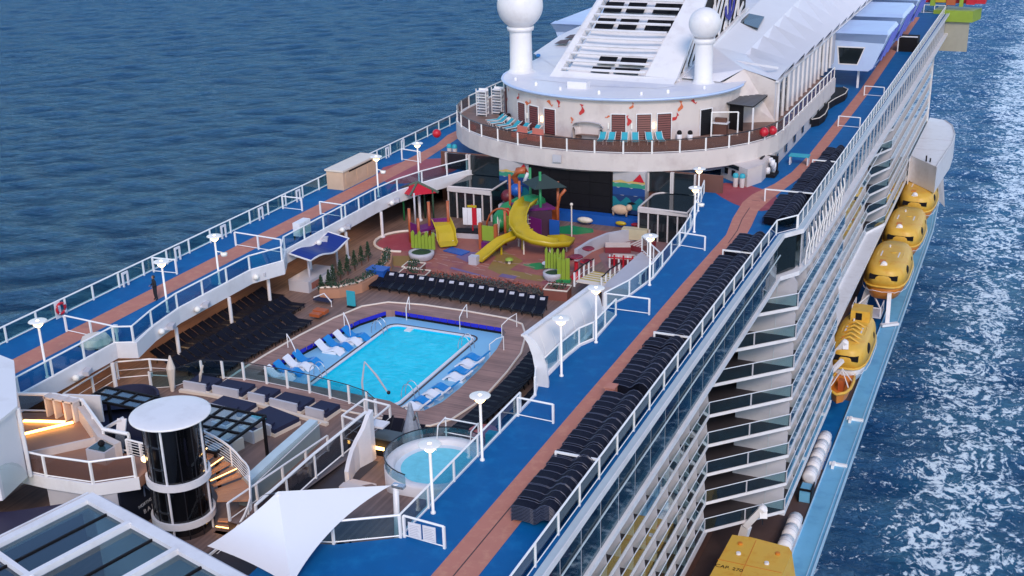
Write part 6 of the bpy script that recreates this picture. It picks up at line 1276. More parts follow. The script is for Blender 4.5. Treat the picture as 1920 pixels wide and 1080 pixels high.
# white chevron frame sculpture
single('white_angle_frame', MB().beam((-7.6,43.0,-0.9),(-5.6,43.6,0.35),0.35,0.12).beam((-5.6,43.6,0.35),(-5.2,42.4,-1.6),0.5,0.12), M['white'], 'white angular frame standing on the navy lounge left of the lift tower', 'frame')
# slanted white stair enclosure
t = thing('slanted_stair_wall','long pale glass-sided stair enclosure sloping down to the lower left','wall',(1,47,Z14))
A0=(1.75,50.8); A1=(3.6,38.0)
part(t,'wall',MB().strip([(1.55,50.8),(1.75,47.0),(2.05,43.4)],0.75,Z14,-2.05),mat('stair_wall_glassy',(0.30,0.37,0.38),0.3)); part(t,'wall_cap',MB().strip([(1.5,50.9),(1.7,47.0),(2.0,43.3)],0.55,-2.05,-1.9),mat('pale_aqua_cap',(0.52,0.64,0.68),0.4))
part(t,'thin_rail',MB().tube([(2.2,50.6,-1.8),(2.75,43.2,-1.8)],0.03,4),M['white'])
struct('stair_well', MB().box(2.95,6.2,38.2,50.0,Z14+0.004,Z14+0.02), M['dark_deck'])
struct('brown_ramp', MB().add([(3.0,50.0,Z14+0.03),(4.5,50.0,Z14+0.03),(4.7,40.5,-2.2),(3.2,40.5,-2.2)],[(0,1,2,3)]).add([(3.0,50.0,Z14+0.02),(3.2,40.5,-2.2),(3.2,40.5,Z14+0.02)],[(0,1,2)]), M['teak'])
railing('stair_railing','left railing of the ramp beside the slanted wall',[(2.95,50.0),(3.1,45.4),(3.25,40.6)],Z14,1.0,2.4,None,zs=[Z14,Z14+0.25,Z14+0.5,Z14+0.75,Z14+1.0][:5])
railing('stair_railing','heavy white railing rising from the pool corner down the ramp',[(4.85,51.2),(4.75,46),(4.9,40.6)],-2.4,1.45,2.4,'smoke',hm='rail',hr=0.08)
railing('landing_railing','white square railing round the landing at the near corner of the pool',[(3.1,53.9),(3.0,51.6),(4.9,51.2),(4.9,53.7),(3.1,53.9)],Z14,1.5,2.6,None,hr=0.07,bars=1)
# tensile canopy
sailt = thing('tensile_canopy','large white stretched canopy with three drawn-out points at the bottom of the picture','canopy',(9,36,0))
def sail(corners, sagc, n=14, hollow=(0.2,0.2,0.2)):
    """tensioned sheet over a triangle with hollow edges and a raised or sagging centre"""
    A_,B_,C_ = [V(c) for c in corners]; G_ = (A_+B_+C_)/3; mb = MB(); idx = {}
    for i in range(n+1):
        for j in range(n+1-i):
            a,b,c = i/n, j/n, 1-i/n-j/n; p = A_*a+B_*b+C_*c
            pull = (a*b+b*c+c*a)*0.0 + (0.25 - 0)*0
            for (u,v,P_,Q_,hl) in ((a,b,A_,B_,hollow[0]),(b,c,B_,C_,hollow[1]),(c,a,C_,A_,hollow[2])):
                p = p + (G_-(P_+Q_)/2)*hl*4*u*v*(u+v)**2
            p.z += sagc*27*a*b*c; idx[(i,j)] = len(mb.v); mb.v.append(tuple(p))
    for i in range(n):
        for j in range(n-i):
            mb.f.append((idx[(i,j)],idx[(i+1,j)],idx[(i,j+1)]))
            if j < n-i-1: mb.f.append((idx[(i+1,j)],idx[(i+1,j+1)],idx[(i,j+1)]))
    return mb
SA, SB, SL, ST = (9.5,36.4,3.1), (11.25,34.3,0.15), (6.6,34.9,0.6), (12.3,41.0,1.5)
part(sailt,'canvas_lobe',sail([ST,SA,SB],0.0,16,(0.0,0.0,0.42)),M['canvas'],True)
part(sailt,'canvas_lobe',sail([SA,SL,SB],0.0,16,(0.10,0.12,0.0)),M['canvas'],True)
part(sailt,'canvas_lobe',sail([ST,(5.9,39.6,0.35),SA],0.0,16,(0.34,0.10,0.0)),M['canvas'],True)
part(sailt,'mast',MB().tube([(12.5,41.1,1.55),(12.55,40.9,-0.5),(12.6,40.6,-2.6)],0.14,10),M['white'],True); part(sailt,'mast',MB().tube([(9.5,36.4,3.0),(9.5,36.4,-2.6)],0.14,10),M['white'],True); part(sailt,'corner_clamp',MB().box(12.35,12.95,40.95,41.25,1.42,1.55),M['steel'])
for k in range(6):
    tt = thing('black_chair','black sling lounger stored below the canopy near the right corner, %s from the left'%ordn(k+1),'sun lounger',(9.6+0.5*k,39.6+0.1*k,-2.6),-1.9,'black loungers below the near right corner'); link('sling',me_sling,tt); link('frame',me_frame,tt)
single('pink_box',MB().box(8.0,9.4,38.4,39.6,-2.6,-1.6),mat('pale_violet_box',(0.50,0.36,0.50),0.6),'pale violet box below the canopy corner','box')
single('coral_table_cover',MB().lathe([(0.9,0),(0.85,0.7),(0.2,0.75),(0,0.75)],(10.6,54.2,Z14),12),mat('coral_cloth',(0.45,0.14,0.14),0.7,0.4,5),'coral patterned table behind the hot tub','table')
single('coral_rug',MB().box(9.2,11.6,52.8,53.6,Z14,Z14+0.05),mat('coral_rug',(0.40,0.12,0.12),0.8,0.3,5),'coral rug beside the coral table','rug')
# lift tower
lt = thing('lift_tower','round dark glass lift tower with a white disc roof','lift tower',(0.35,40.7,Z14)); R0=1.42
part(lt,'glass_drum',MB().lathe([(R0,-6),(R0,3.0)],(0.35,40.7,0),32),G['smoke'],True); part(lt,'inner_core',MB().lathe([(R0-0.35,-6),(R0-0.35,2.95)],(0.35,40.7,0),24),M['black'],True)
for k in range(12):
    a = 2*PI*k/12+0.3; part(lt,'mullion',MB().tube([(0.35+(R0+0.01)*math.cos(a),40.7+(R0+0.01)*math.sin(a),-6),(0.35+(R0+0.01)*math.cos(a),40.7+(R0+0.01)*math.sin(a),3)],0.028 if k%3 else 0.06,5),M['frame_dark'] if k%3 else M['white'])
for s_ in (-0.35,0.15): part(lt,'lift_rail',MB().tube([(0.35+s_,39.45,-5),(0.35+s_,39.45,3)],0.05,5),M['steel'])
for k in range(6): part(lt,'bracket',MB().box(-0.15,0.65,39.36,39.42,-4.2+1.2*k,-4.1+1.2*k),M['steel'])
for z0,w in ((-0.40,0.36),(-2.55,0.34)): part(lt,'floor_ring',MB().lathe([(R0+0.02,z0),(R0+0.16,z0),(R0+0.16,z0+w),(R0+0.02,z0+w)],(0.35,40.7,0),36),M['white'])
part(lt,'disc_roof',MB().lathe([(0,3.23),(1.2,3.21),(1.86,3.17),(1.95,3.13),(1.94,3.08),(1.4,3.0),(0,2.88)],(0.35,40.7,0),56),M['white'],True)
# spiral stair round the right of the tower
ss = thing('spiral_stair','warm lit curved staircase with white barred railing winding round the lift tower','stairs',(1.9,41.3,Z14))
for k in range(22):
    a0 = PI*0.62-k*0.14; z0 = -0.6-0.20*k; wood = mat('warm_stair_wood',(0.46,0.22,0.12),0.5) if k==0 else wood
    land = 6<=k<=10
    if land: z0 = -0.6-0.20*6
    p = [(0.35+r*math.cos(a),40.7+r*math.sin(a)) for r,a in ((R0+0.3,a0),(R0+1.9,a0),(R0+1.9,a0-0.135),(R0+0.3,a0-0.135))]
    s_ = part(ss,'step',MB().prism(p,z0-0.08,z0),wood)
    if not land and k%2==0: part(s_,'light_strip',MB().beam((p[3][0],p[3][1],z0+0.02),(p[2][0],p[2][1],z0+0.02),0.03,0.03),M['strip'])
outer_=[(0.35+(R0+1.98)*math.cos(PI*0.62-a),40.7+(R0+1.98)*math.sin(PI*0.62-a)) for a in [0.14*k for k in range(23)]]; zz_=[-0.6-0.20*(min(k,6) if k<=10 else k) for k in range(23)]
mb=MB()
for q in range(1,7): mb.tube([(x,y,z+0.17*q) for (x,y),z in zip(outer_,zz_)],0.022,4)
part(ss,'rail_bars',mb,M['rail']); part(ss,'handrail',MB().tube([(x,y,z+1.12) for (x,y),z in zip(outer_,zz_)],0.05,6),M['rail'])
for k in range(0,23,4): part(ss,'post',MB().tube([(outer_[k][0],outer_[k][1],zz_[k]),(outer_[k][0],outer_[k][1],zz_[k]+1.12)],0.045,5),M['rail'])
part(ss,'stringer',MB().add([(x,y,z-0.25) for (x,y),z in zip(outer_,zz_)]+[(x,y,z+0.05) for (x,y),z in zip(outer_,zz_)],[(k,k+1,24+k,23+k) for k in range(22)]),M['curb'])
single('wall_lantern', MB().sphere((-0.95,39.9,0.75),0.16,8,6), M['bulb'], 'small glowing lantern at the left edge of the lift tower', 'lantern', None, True)
# forward platform at the lower left with bronze glass
PP=[(-11.2,38.8),(-10.9,37.6),(-5.3,37.7),(-2.6,38.0),(-0.95,39.35),(-1.15,41.0),(-4.4,41.1),(-8.0,43.4),(-10.0,43.4),(-12,42.6)]
struct('forward_platform', MB().prism(PP,-0.55,-0.004), mat('warm_platform_floor',(0.30,0.155,0.10),0.6,0.2,0.8)); struct('platform_edge', MB().strip(PP[1:5],0.12,-0.62,0.02), M['white'])
railing('platform_railing','front railing of the lower left platform with bronze glass',[(-6.9,37.7),(-5.3,37.72),(-2.65,38.05),(-1.1,39.3)],0,1.2,1.9,'brown')
railing('platform_railing','thick white angular parapet rail at the back of the lower left platform',[(-12.4,42.6),(-10.0,43.4),(-8.0,43.4),(-4.6,41.15),(-3.0,41.2)],0,1.1,2.6,'smoke',hr=0.10)
railing('small_bar_fence','short barred fence between platform and lift tower',[(-3.0,41.0),(-1.2,40.9)],-0.2,1.1,0.9,None,bars=6)
single('platform_parapet', MB().strip([(-8.0,43.2),(-4.6,40.95),(-3.2,40.6)],0.35,0,0.85), M['cream'], 'cream parapet running diagonally across the back of the platform', 'parapet')
single('platform_divider', MB().strip([(-8.1,38.0),(-5.4,41.2),(-4.9,41.5)],0.14,0,0.42), M['cream'], 'low pale kerb wall crossing the platform floor', 'low wall')
for i,(a,b_) in enumerate([((-10.6,39.2,0.15),(-8.1,42.6,0.15)),((-10.8,41.8,0.12),(-8.6,42.5,0.12)),((-7.6,39.3,0.03),(-5.6,41.3,0.03))]):
    single('floor_light_strip', MB().beam(a,b_,0.16 if i<2 else 0.05,0.08), M['strip'], ['long glowing yellow strip on the platform beside the white house','short glowing yellow strip at the back of the platform','thin glowing strip along the low kerb wall'][i], 'light strip', 'glowing strips on the platform')
t = thing('glass_table','small glass-topped display box on the platform by the lift tower','table',(-3.9,40.2,0)); part(t,'frame',MB().box(-0.6,0.6,-0.5,0.5,0,0.7),M['grey_white'],False,True); part(t,'top',MB().box(-0.5,0.5,-0.4,0.4,0.7,0.74),M['teal_window'],False,True); part(t,'ornament',MB().sphere((0,0,0.9),0.18,8,6),M['black'],False,True)
t = thing('cream_bar_unit','cream open shelf unit at the back corner of the platform','shelf',(-9.2,43.0,0)); 
for x in (-0.9,-0.3,0.4,1.0): part(t,'upright',MB().box(x-0.06,x+0.06,-0.2,0.3,0,1.25),M['cream'],False,True)
part(t,'shelf_board',MB().box(-1,1.1,-0.2,0.3,1.1,1.2),M['cream'],False,True); part(t,'back_panel',MB().box(-0.9,1.0,0.25,0.3,0.1,1.1),M['orange_wall'],False,True)
single('triangular_screen', MB().panel((-10.4,44.4),(-8.3,45.0),-1.0,0.6,0.12), M['white'], 'white upright panel behind the platform shelf unit', 'panel')
# white house at far left and its dark roof edge
wh = thing('white_side_house','white deck house cut off by the left picture edge with a curved glass panel','building',(-10,38,0))
mb=MB(); bp=[(-14,34),(-7.4,36.6),(-7.9,38.4),(-10.3,41.6),(-14,42.5)]
part(wh,'wall',MB().prism([(-16,30),(-5.6,35.2),(-6.2,37.4),(-10.4,41.4),(-14,42.2)],0,3.7),M['white_far']); part(wh,'roof_edge',MB().prism([(-16,30),(-5.5,35.1),(-6.1,37.5),(-10.4,41.55),(-14,42.35)],3.7,3.85),M['white'])
part(wh,'corner_trim',MB().tube([(-6.1,37.5,0),(-6.1,37.5,3.7)],0.1,6),M['white']); part(wh,'curved_glass',MB().add([(-5.52,35.3,0.1)]+[(-5.52-0.15*0-0.0*k+(-0.10)*k/3,35.3+1.7*math.sin(a),0.1+1.7*math.cos(a)) for k,a in enumerate([PI/2*i/6 for i in range(7)])],[tuple(range(8))]),G['pale'])
struct('dark_roof_terrace', MB().prism([(-12,24),(-0.8,30.4),(-0.2,34.8),(-2.9,37.3),(-5.4,35.3),(-16,30)],-0.75,-0.6), mat('dark_purple_coating',(0.025,0.02,0.05),0.6))
# dark sign wall with letters
t = thing('club_sign','dark wall panel with a large N and small white lettering below','sign',(-1.7,40,-2.5))
part(t,'panel',MB().box(-1.85,-1.72,38.7,41.8,-3.19,-0.57),mat('sign_navy',(0.008,0.010,0.022),0.5))
def text(txt, size, loc, rot, m, parent, name='lettering', ext=0.01):
    c = bpy.data.curves.new(name,'FONT'); c.body = txt; c.size = size; c.extrude = ext; c.align_x='CENTER'
    o = bpy.data.objects.new(name, c); C.objects.link(o); dg = bpy.context.evaluated_depsgraph_get(); me = bpy.data.meshes.new_from_object(o.evaluated_get(dg)); bpy.data.objects.remove(o)
    me.materials.clear(); me.materials.append(m); q = link(name, me, parent, tuple(V(loc)-V(parent.location))); q.rotation_euler = rot; return q
rt = (PI/2,0,PI/2)
text('N',0.95,(-1.70,40.6,-1.75),rt,mat('sign_grey',(0.20,0.24,0.36),0.5),t); text('NORTHSTAR',0.24,(-1.70,40.5,-2.2),rt,mat('sign_pale',(0.45,0.48,0.55),0.5),t); text('B A R',0.34,(-1.70,40.5,-2.65),rt,M['grey_white'],t)
single('platform_skirt_wall', MB().strip([(-5.6,37.95),(-2.9,38.15),(-1.85,38.7)],0.12,-3.19,-0.6), M['grey_white'], 'grey wall below the white platform edge beside the dark sign', 'wall')
# near glass roof
gr = thing('glass_roof','large roof of dark blue-green glass panes in white frames at the lower left corner','glass roof',(3,32,1.5))
o_ = V((0.3,34.9,1.5)); u_ = V((9.6,32.35,1.5))-V((0.3,34.9,1.5)); u_.normalize(); v_ = V((-0.75,30.4,1.5))-o_; v_.normalize()
def gp(a,b_,z=0): p = o_+u_*a+v_*b_; return (p.x,p.y,p.z+z)
def fbeam(a,b_,w,h,m,name='frame_beam'): part(gr,name,MB().beam(gp(*a),gp(*b_),w,h),m)
part(gr,'edge_beam',MB().beam(gp(-0.2,0.0,-0.05),gp(14,0,-0.05),0.55,0.5),M['white']); part(gr,'edge_beam',MB().beam(gp(0,0,-0.06),gp(0,12,-0.06),0.42,0.5),M['white'])
part(gr,'gutter',MB().beam(gp(-0.2,-0.42,-0.25),gp(14,-0.42,-0.25),0.35,0.3),M['grey_white']); part(gr,'outer_edge_line',MB().beam(gp(-0.42,-0.2,-0.05),gp(-0.42,12,-0.05),0.12,0.4),M['white'])
for k in range(1,5): part(gr,'main_bar',MB().beam(gp(3.35*k,0.2,0.12),gp(3.35*k,12,0.12),0.26,0.3),M['white'])
for k in range(5): part(gr,'thin_bar',MB().beam(gp(3.35*k+1.68,0.25,0.0),gp(3.35*k+1.68,12,0.0),0.08,0.12),M['black'])
part(gr,'cross_bar',MB().beam(gp(0,4.9,0.1),gp(14,5.3,0.1),0.22,0.26),M['white'])
for k in range(9):
    for j in range(2):
        a0,a1 = 1.675*k+0.12, 1.675*(k+1)-0.06; b0,b1 = (0.28,4.8) if j==0 else (5.1,11.9)
        part(gr,'glass_pane',MB().add([gp(a0,b0),gp(a1,b0),gp(a1,b1),gp(a0,b1),gp(a0,b0,-0.03),gp(a1,b0,-0.03),gp(a1,b1,-0.03),gp(a0,b1,-0.03)],[(0,1,2,3),(7,6,5,4),(0,4,5,1),(1,5,6,2),(2,6,7,3),(3,7,4,0)]),G['roof'])
struct('venue_floor', MB().box(-4,14,20,35,-3.1,-3.0), mat('venue_floor',(0.05,0.07,0.08),0.5,0.3,0.5)); struct('venue_side_wall', MB().strip([(0.1,35.3),(9.8,32.7),(14,31.5)],0.2,-3.2,1.2), M['white_far'])
for i,(a,b_) in enumerate([(2.2,2.4),(4.8,1.8),(6.8,3.0),(9,2)]):
    p = gp(a,b_); t = thing('indoor_table','round table with dark chairs seen through the glass roof, %s from the left'%ordn(i+1),'table',(p[0],p[1],-3.0),0,'tables under the glass roof'); part(t,'top',MB().lathe([(0,0.76),(0.7,0.76),(0.7,0.7),(0.1,0.68),(0.1,0),(0.4,0)],n=14),M['grey_white'],False,True)
    for q in range(4): part(t,'chair',MB().obox((1.1*math.cos(q*PI/2),1.1*math.sin(q*PI/2),0.4),(0.5,0.5,0.8),q),M['brown_wall'],False,True)
# red chairs glimpsed on the gallery deck at the lower right
for i,(y,x) in enumerate([(39.2,18.6),(40.8,18.7),(42.9,18.9),(45.2,18.9),(60.4,19.2),(62.0,19.3)]):
    t = thing('red_chair','red armchair on the gallery deck below the right railing, %s from the near end'%ordn(i+1),'chair',(x,y,Z14),0.5,'red chairs in the gallery below the right railing'); part(t,'seat',MB().box(-0.4,0.4,-0.4,0.4,0.15,0.5),M['red'],False,True); part(t,'back',MB().box(-0.5,-0.3,-0.45,0.45,0.2,1.1),M['red'],False,True); part(t,'arm',MB().box(-0.4,0.4,-0.5,-0.38,0.3,0.75),M['red'],False,True)

# ================================================================ LIFEBOATS, DAVITS, RAFTS
def lifeboat(x, y, z, L, W_, H_, lab, style=0):
    t = thing('lifeboat', lab, 'lifeboat', (x,y,z), 0, 'yellow lifeboats hanging along the port side')
    def hullshape(prof, n=28, p=3.6):
        mb = MB(); m = len(prof); mb.sm = True; k0=0
        for (s,zz) in prof:
            for k in range(n):
                a = 2*PI*k/n; ca, sa = math.cos(a), math.sin(a); r = (abs(ca)**p+abs(sa)**p)**(-1/p); mb.v.append((W_/2*s*r*ca, L/2*(s*0.35+0.65 if s<1 else s)*r*sa*min(1,s*1.6), zz))
        for i in range(m-1):
            for k in range(n): k2=(k+1)%n; mb.f.append((i*n+k,i*n+k2,(i+1)*n+k2,(i+1)*n+k))
        mb.f.append(tuple(range(n))); mb.f.append(tuple((m-1)*n+k for k in reversed(range(n)))); return mb
    part(t,'boat_hull',hullshape([(0.35,-H_*0.45),(0.72,-H_*0.38),(0.93,-H_*0.15),(1.0,0.0)]),M['lifeboat_o'] if style==0 else M['white'],True,True)
    part(t,'gunwale',hullshape([(1.04,-0.06),(1.05,0.0),(1.04,0.10)]),M['lifeboat'],True,True)
    part(t,'canopy',hullshape([(1.0,0.10),(0.97,H_*0.24),(0.90,H_*0.38),(0.76,H_*0.46),(0.40,H_*0.49)]),M['lifeboat'],True,True)
    for s_ in (-1,1):
        part(t,'side_window',MB().sphere((s_*W_*0.445,-L*0.20,H_*0.25),0.75,10,6,0.35,1.1,0.9),M['black'],True,True); part(t,'side_window',MB().sphere((s_*W_*0.445,L*0.12,H_*0.25),0.6,10,6,0.35,1.1,0.9),M['black'],True,True)
        part(t,'roof_ridge',MB().tube([(s_*W_*0.27,-L*0.36,H_*0.43),(s_*W_*0.30,0,H_*0.47),(s_*W_*0.27,L*0.34,H_*0.43)],0.09,6),M['lifeboat'],True,True)
    part(t,'front_window',MB().obox((-W_*0.12,-L*0.47,H_*0.24),(W_*0.40,0.5,0.6)),M['black'],False,True); part(t,'front_window',MB().obox((W_*0.2,-L*0.47,H_*0.24),(W_*0.24,0.5,0.55)),M['black'],False,True)
    part(t,'hatch',MB().lathe([(0.4,0),(0.4,0.18),(0,0.2)],(0.3,L*0.05,H_*0.47),12),M['lifeboat'],False,True)
    part(t,'grab_line',MB().tube([(W_*0.53*math.copysign(abs(math.cos(a))**0.56,math.cos(a)),L*0.53*math.copysign(abs(math.sin(a))**0.56,math.sin(a)),-0.45-0.12*(k%2)) for k,a in enumerate([2*PI*q/36 for q in range(36)])],0.035,4,closed=True),M['white'],False,True)
    part(t,'roof_hatch',MB().box(-0.9,-0.2,-L*0.30,-L*0.22,H_*0.44,H_*0.50),M['lifeboat_o'],False,True); part(t,'roof_light',MB().lathe([(0.12,0),(0.12,0.4),(0,0.45)],(-0.4,L*0.2,H_*0.47),8),M['white'],False,True)
    for s_ in (-1,1): part(t,'reflective_tape',MB().box(s_*W_*0.20-0.08,s_*W_*0.20+0.08,-L*0.1,L*0.06,H_*0.482,H_*0.492),M['white'],False,True)
    for k in range(5 if style else 0): part(t,'rib',MB().tube([(-W_*0.40+0*k,-L*0.3+k*L*0.1,H_*0.38),(0,-L*0.3+k*L*0.1,H_*0.60),(W_*0.40,-L*0.3+k*L*0.1,H_*0.38)],0.12,6),M['lifeboat'],True,True)
    if style: part(t,'wheelhouse',MB().box(-W_*0.2,W_*0.3,L*0.22,L*0.42,H_*0.45,H_*0.75),M['lifeboat'],False,True); part(t,'wheelhouse_window',MB().box(-0.3,0.4,L*0.219-0.02,L*0.219,H_*0.52,H_*0.7),M['black'],False,True)
    return t
lifeboat(22.0,152.0,-24.9,12.6,5.3,4.8,'nearest of the three round yellow lifeboats in a row near the middle'); lifeboat(22.0,168.5,-24.9,12.4,5.3,4.8,'middle of the three round yellow lifeboats in a row'); lifeboat(22.0,185.5,-24.9,12.4,5.3,4.8,'farthest of the three round yellow lifeboats, next to the white bridge wing')
lifeboat(21.5,126.0,-25.2,11.5,4.2,4.6,'ribbed yellow lifeboat with a small wheelhouse behind the orange rescue boat',1)
# boxy near tender at the bottom edge
t = thing('yellow_tender','large boxy yellow tender boat at the bottom right with flat roof','lifeboat',(21,77,-25))
rp=[(18.6,68.5),(23.6,68.5),(23.9,80.6),(23.5,81.3),(20.4,81.6),(19.0,81.4)]
part(t,'roof',MB().prism(rp,-23.6,-23.45),M['lifeboat']); lo_=[(x+(0.5 if x>20 else -0.3),y+(0.2 if y>75 else 0)) for x,y in rp]
mb=MB(); n=len(rp); mb.v=[(x,y,-23.6) for x,y in rp]+[(x,y,-26.4) for x,y in lo_]+[(21+(x-21)*0.6,77+(y-77)*0.85,-28.4) for x,y in lo_]; mb.f=[(i,(i+1)%n,n+(i+1)%n,n+i) for i in range(n)]+[(n+i,n+(i+1)%n,2*n+(i+1)%n,2*n+i) for i in range(n)]; part(t,'hull',mb,M['lifeboat'])
for k in range(3): part(t,'side_window',MB().sphere((23.75,80.5-3.0*k,-24.6),0.6,10,6,0.25,1.2,0.9),M['black'],True)
part(t,'roof_seam',MB().box(18.8,23.7,77.6,77.66,-23.45,-23.43).box(20.9,20.96,70,81.3,-23.45,-23.435),M['lifeboat_o'])
for (x,y,m_) in ((19.9,80.3,'lifeboat_o'),(22.9,80.0,'lifeboat_o'),(20.1,78.9,'white'),(22.4,78.4,'white')): part(t,'roof_cap',MB().lathe([(0.2,0),(0.18,0.14),(0,0.16)],(x,y,-23.44),10),M[m_])
text('CAP. 270',0.55,(19.9,76.6,-23.42),(0,0,0),M['black'],t,'capacity_lettering',0.004)
# davit arms
def davit(x,y,lab,r=0.55):
    t = thing('davit', lab, 'davit', (x,y,-29), 0, 'white davit arms at the lifeboats')
    part(t,'arm',MB().beam((x-2.6,y+0.4,-29),(x-1.6,y+0.1,-24.5),r,0.7).beam((x-1.6,y+0.1,-24.4),(x-0.3,y,-22.4),r*1.3,0.5).beam((x-0.3,y,-22.4),(x-0.2,y-0.3,-23.2),r,0.4),M['white'])
    part(t,'block',MB().sphere((x-0.35,y,-22.6),0.42,8,6),M['white'],True); part(t,'cable',MB().tube([(x-0.3,y,-22.6),(x-0.3,y,-24)],0.05,4),M['frame_dark'])
for i,(x,y) in enumerate([(22.2,180.2),(22.0,163.8),(22.1,147.6),(22.2,132.0),(21.6,121.0),(21.0,84.6)]): davit(x,y,['white davit arm in front of the farthest lifeboat','white davit arm in front of the middle lifeboat','white davit arm in front of the nearest round lifeboat','white davit arm aft of the ribbed lifeboat','white davit arm over the ribbed lifeboat','white davit frame beyond the boxy yellow tender'][i],0.6)
t = thing('embarkation_crane','white lattice platform with crane arm below the nearest round lifeboat','crane',(21,145,-28)); part(t,'platform',MB().box(18.8,22.4,143.2,146.4,-28.2,-28.0),M['grey_white'])
for (x,y) in ((18.9,143.3),(22.3,143.3),(18.9,146.3),(22.3,146.3)): part(t,'post',MB().box(x-0.06,x+0.06,y-0.06,y+0.06,-28,-26.9),M['white'])
part(t,'rail',MB().tube([(18.9,146.3,-26.9),(18.9,143.3,-26.9),(22.3,143.3,-26.9),(22.3,146.3,-26.9)],0.06,5),M['white']); part(t,'crane_arm',MB().beam((23.2,143.6,-29),(22.6,148.5,-23),0.5,0.5).beam((24.4,144.2,-28.9),(22.6,142.8,-28.9),0.6,0.3),M['white']); part(t,'brace',MB().beam((19,146,-28),(21.5,148,-25.5),0.15,0.15).beam((22,146,-28),(20,148,-25.5),0.15,0.15),M['white'])
# open orange rescue boat
t = thing('rescue_boat','small open orange rescue boat hanging near the ledge','rescue boat',(21.6,118.3,-27))
ol=[(0,-3.0),(0.75,-2.3),(1.1,-1.0),(1.15,0.8),(1.0,2.4),(-1.0,2.4),(-1.15,0.8),(-1.1,-1.0),(-0.75,-2.3)]
mb=MB(); n=len(ol); mb.v=[(x,y,0.9) for x,y in ol]+[(x*0.7,y*0.85,-0.3) for x,y in ol]+[(x*0.82,y*0.88,0.9) for x,y in ol]+[(x*0.6,y*0.75,0.1) for x,y in ol]
mb.f=[(i,(i+1)%n,n+(i+1)%n,n+i) for i in range(n)]+[(2*n+i,2*n+(i+1)%n,3*n+(i+1)%n,3*n+i) for i in range(n)]+[(i,2*n+i,2*n+(i+1)%n,(i+1)%n) for i in range(n)]+[tuple(3*n+i for i in range(n)),tuple(n+i for i in reversed(range(n)))]
part(t,'boat_hull',mb,M['lifeboat_o'],False,True); part(t,'fender_tube',MB().tube([(x,y,0.95) for x,y in ol],0.17,8,closed=True),M['lifeboat'],True,True); part(t,'console',MB().box(-0.3,0.3,-0.3,0.5,0.1,1.3),M['orange'],False,True); part(t,'engine',MB().box(-0.35,0.35,2.1,2.9,0.4,1.6),M['white'],False,True)
part(t,'seat',MB().box(-0.3,0.3,0.8,1.6,0.1,0.7),M['brown_wall'],False,True); part(t,'lifting_frame',MB().tube([(-0.9,-1,0.9),(0,-0.2,2.6),(0.9,-1,0.9)],0.07,5).tube([(-0.9,1,0.9),(0,0,2.6),(0.9,1,0.9)],0.07,5),M['white'],False,True)
single('lifting_hook_beam',MB().beam((19.3,116.5,-26.0),(21.3,120.0,-24.2),0.4,0.4),M['white'],'white beam leaning over the orange rescue boat','beam')
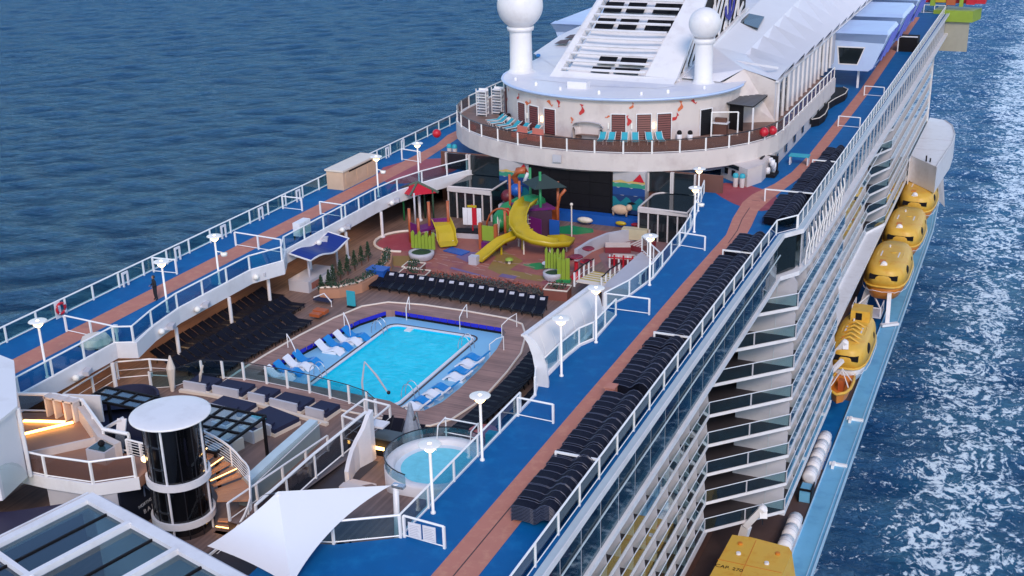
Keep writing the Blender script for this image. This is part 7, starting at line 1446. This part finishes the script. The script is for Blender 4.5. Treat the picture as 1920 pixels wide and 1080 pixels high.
# liferaft canisters
k=0
for (y0,n_,x0) in ((89.0,3,21.9),(101.6,5,21.6)):
    for i in range(n_):
        k+=1; y=y0+1.9*i; t = thing('liferaft_canister','white liferaft canister on the boat deck, %s from the near end'%ordn(k),'liferaft canister',(x0,y,-28.2),0,'white liferaft canisters on the boat deck')
        part(t,'canister',MB().tube([(0,-0.8,0),(0,-0.72,0),(0,0.72,0),(0,0.8,0)],0.55,14,rads=[0.4,0.62,0.62,0.4]),M['white'],True,True); part(t,'strap',MB().tube([(0,-0.3,0),(0,-0.24,0)],0.64,14).tube([(0,0.24,0),(0,0.3,0)],0.64,14),M['grey_white'],False,True); part(t,'cradle',MB().box(-0.6,0.6,-0.7,0.7,-1.05,-0.5),M['grey_white'],False,True)
t = thing('blue_deck_container','pale blue box with dark frame on the brown boat deck','box',(21.9,98.6,-29.3)); part(t,'box',MB().box(21.3,22.3,98.2,99.6,-29.28,-28.0),M['ledge']); part(t,'frame',MB().box(21.2,21.3,98.1,99.7,-29.28,-27.8).box(22.3,22.4,98.1,99.7,-29.28,-27.8).box(20.2,22.4,98.0,98.1,-28.0,-27.8),M['black'])
t = thing('orange_work_light','warm orange light at the foot of the near balconies','light',(17.4,73,-26)); part(t,'lamp',MB().sphere((17.3,75.2,-27.0),0.35,10,6),M['strip'],True); part(t,'stem',MB().tube([(17.3,75.2,-27),(17.3,75.2,-24.8)],0.1,5),M['curb'])
for i,(x,y) in enumerate([(23.0,116.3),(23.0,106.0)]): single('mooring_fitting',MB().box(x-0.3,x+1.4,y-0.15,y+0.15,-29.15,-28.9).box(x,x+0.25,y-0.9,y+0.15,-29.14,-28.8),M['rail'],'white fitting across the light blue ledge, %s of two'%('farther' if i==0 else 'nearer'),'fitting','white fittings on the ledge')
# white sponson aft of the lifeboats
t = thing('white_bridge_wing','large white rounded sponson projecting aft of the lifeboats','sponson',(22,195,-20))
pl_=[(20.1,183.5),(24.4,177.8),(24.9,187),(25.3,193),(25.2,200),(24.3,206),(22.8,209.5),(20.1,211)]
pl_=[(x, y+4) for x,y in pl_]
part(t,'shell',MB().prism(pl_,-22.5,-18.5),M['white']); part(t,'sloping_front',MB().add([(20.1,187.5,-18.5),(24.4,181.8,-18.5),(24.4,192,-26.5),(20.1,194,-26.5),(24.9,191,-22.5),(25.2,197,-29)],[(0,1,2,3),(1,4,5,2)]),M['cream']); part(t,'rim',MB().tube([(x*0.995,y,-18.45) for x,y in pl_[1:7]],0.09,5),M['grey_white'])
part(t,'seam',MB().box(20.2,24.9,192,192.08,-18.5,-18.47).box(20.2,25.1,199,199.08,-18.5,-18.47),M['grey_white']); part(t,'inner_wall',MB().box(20.05,20.15,186,212,-29,-18.6),M['white'])
single('roof_figure_mast',MB().tube([(22.6,184.6,-20.6),(22.6,184.6,-17.6)],0.12,6).tube([(23.2,184.4,-20.6),(23.2,184.4,-17.9)],0.12,6).beam((22.6,184.6,-19.5),(23.2,184.4,-19.5),0.08,0.08),M['frame_dark'],'pair of thin dark posts at the near end of the white sponson','post')
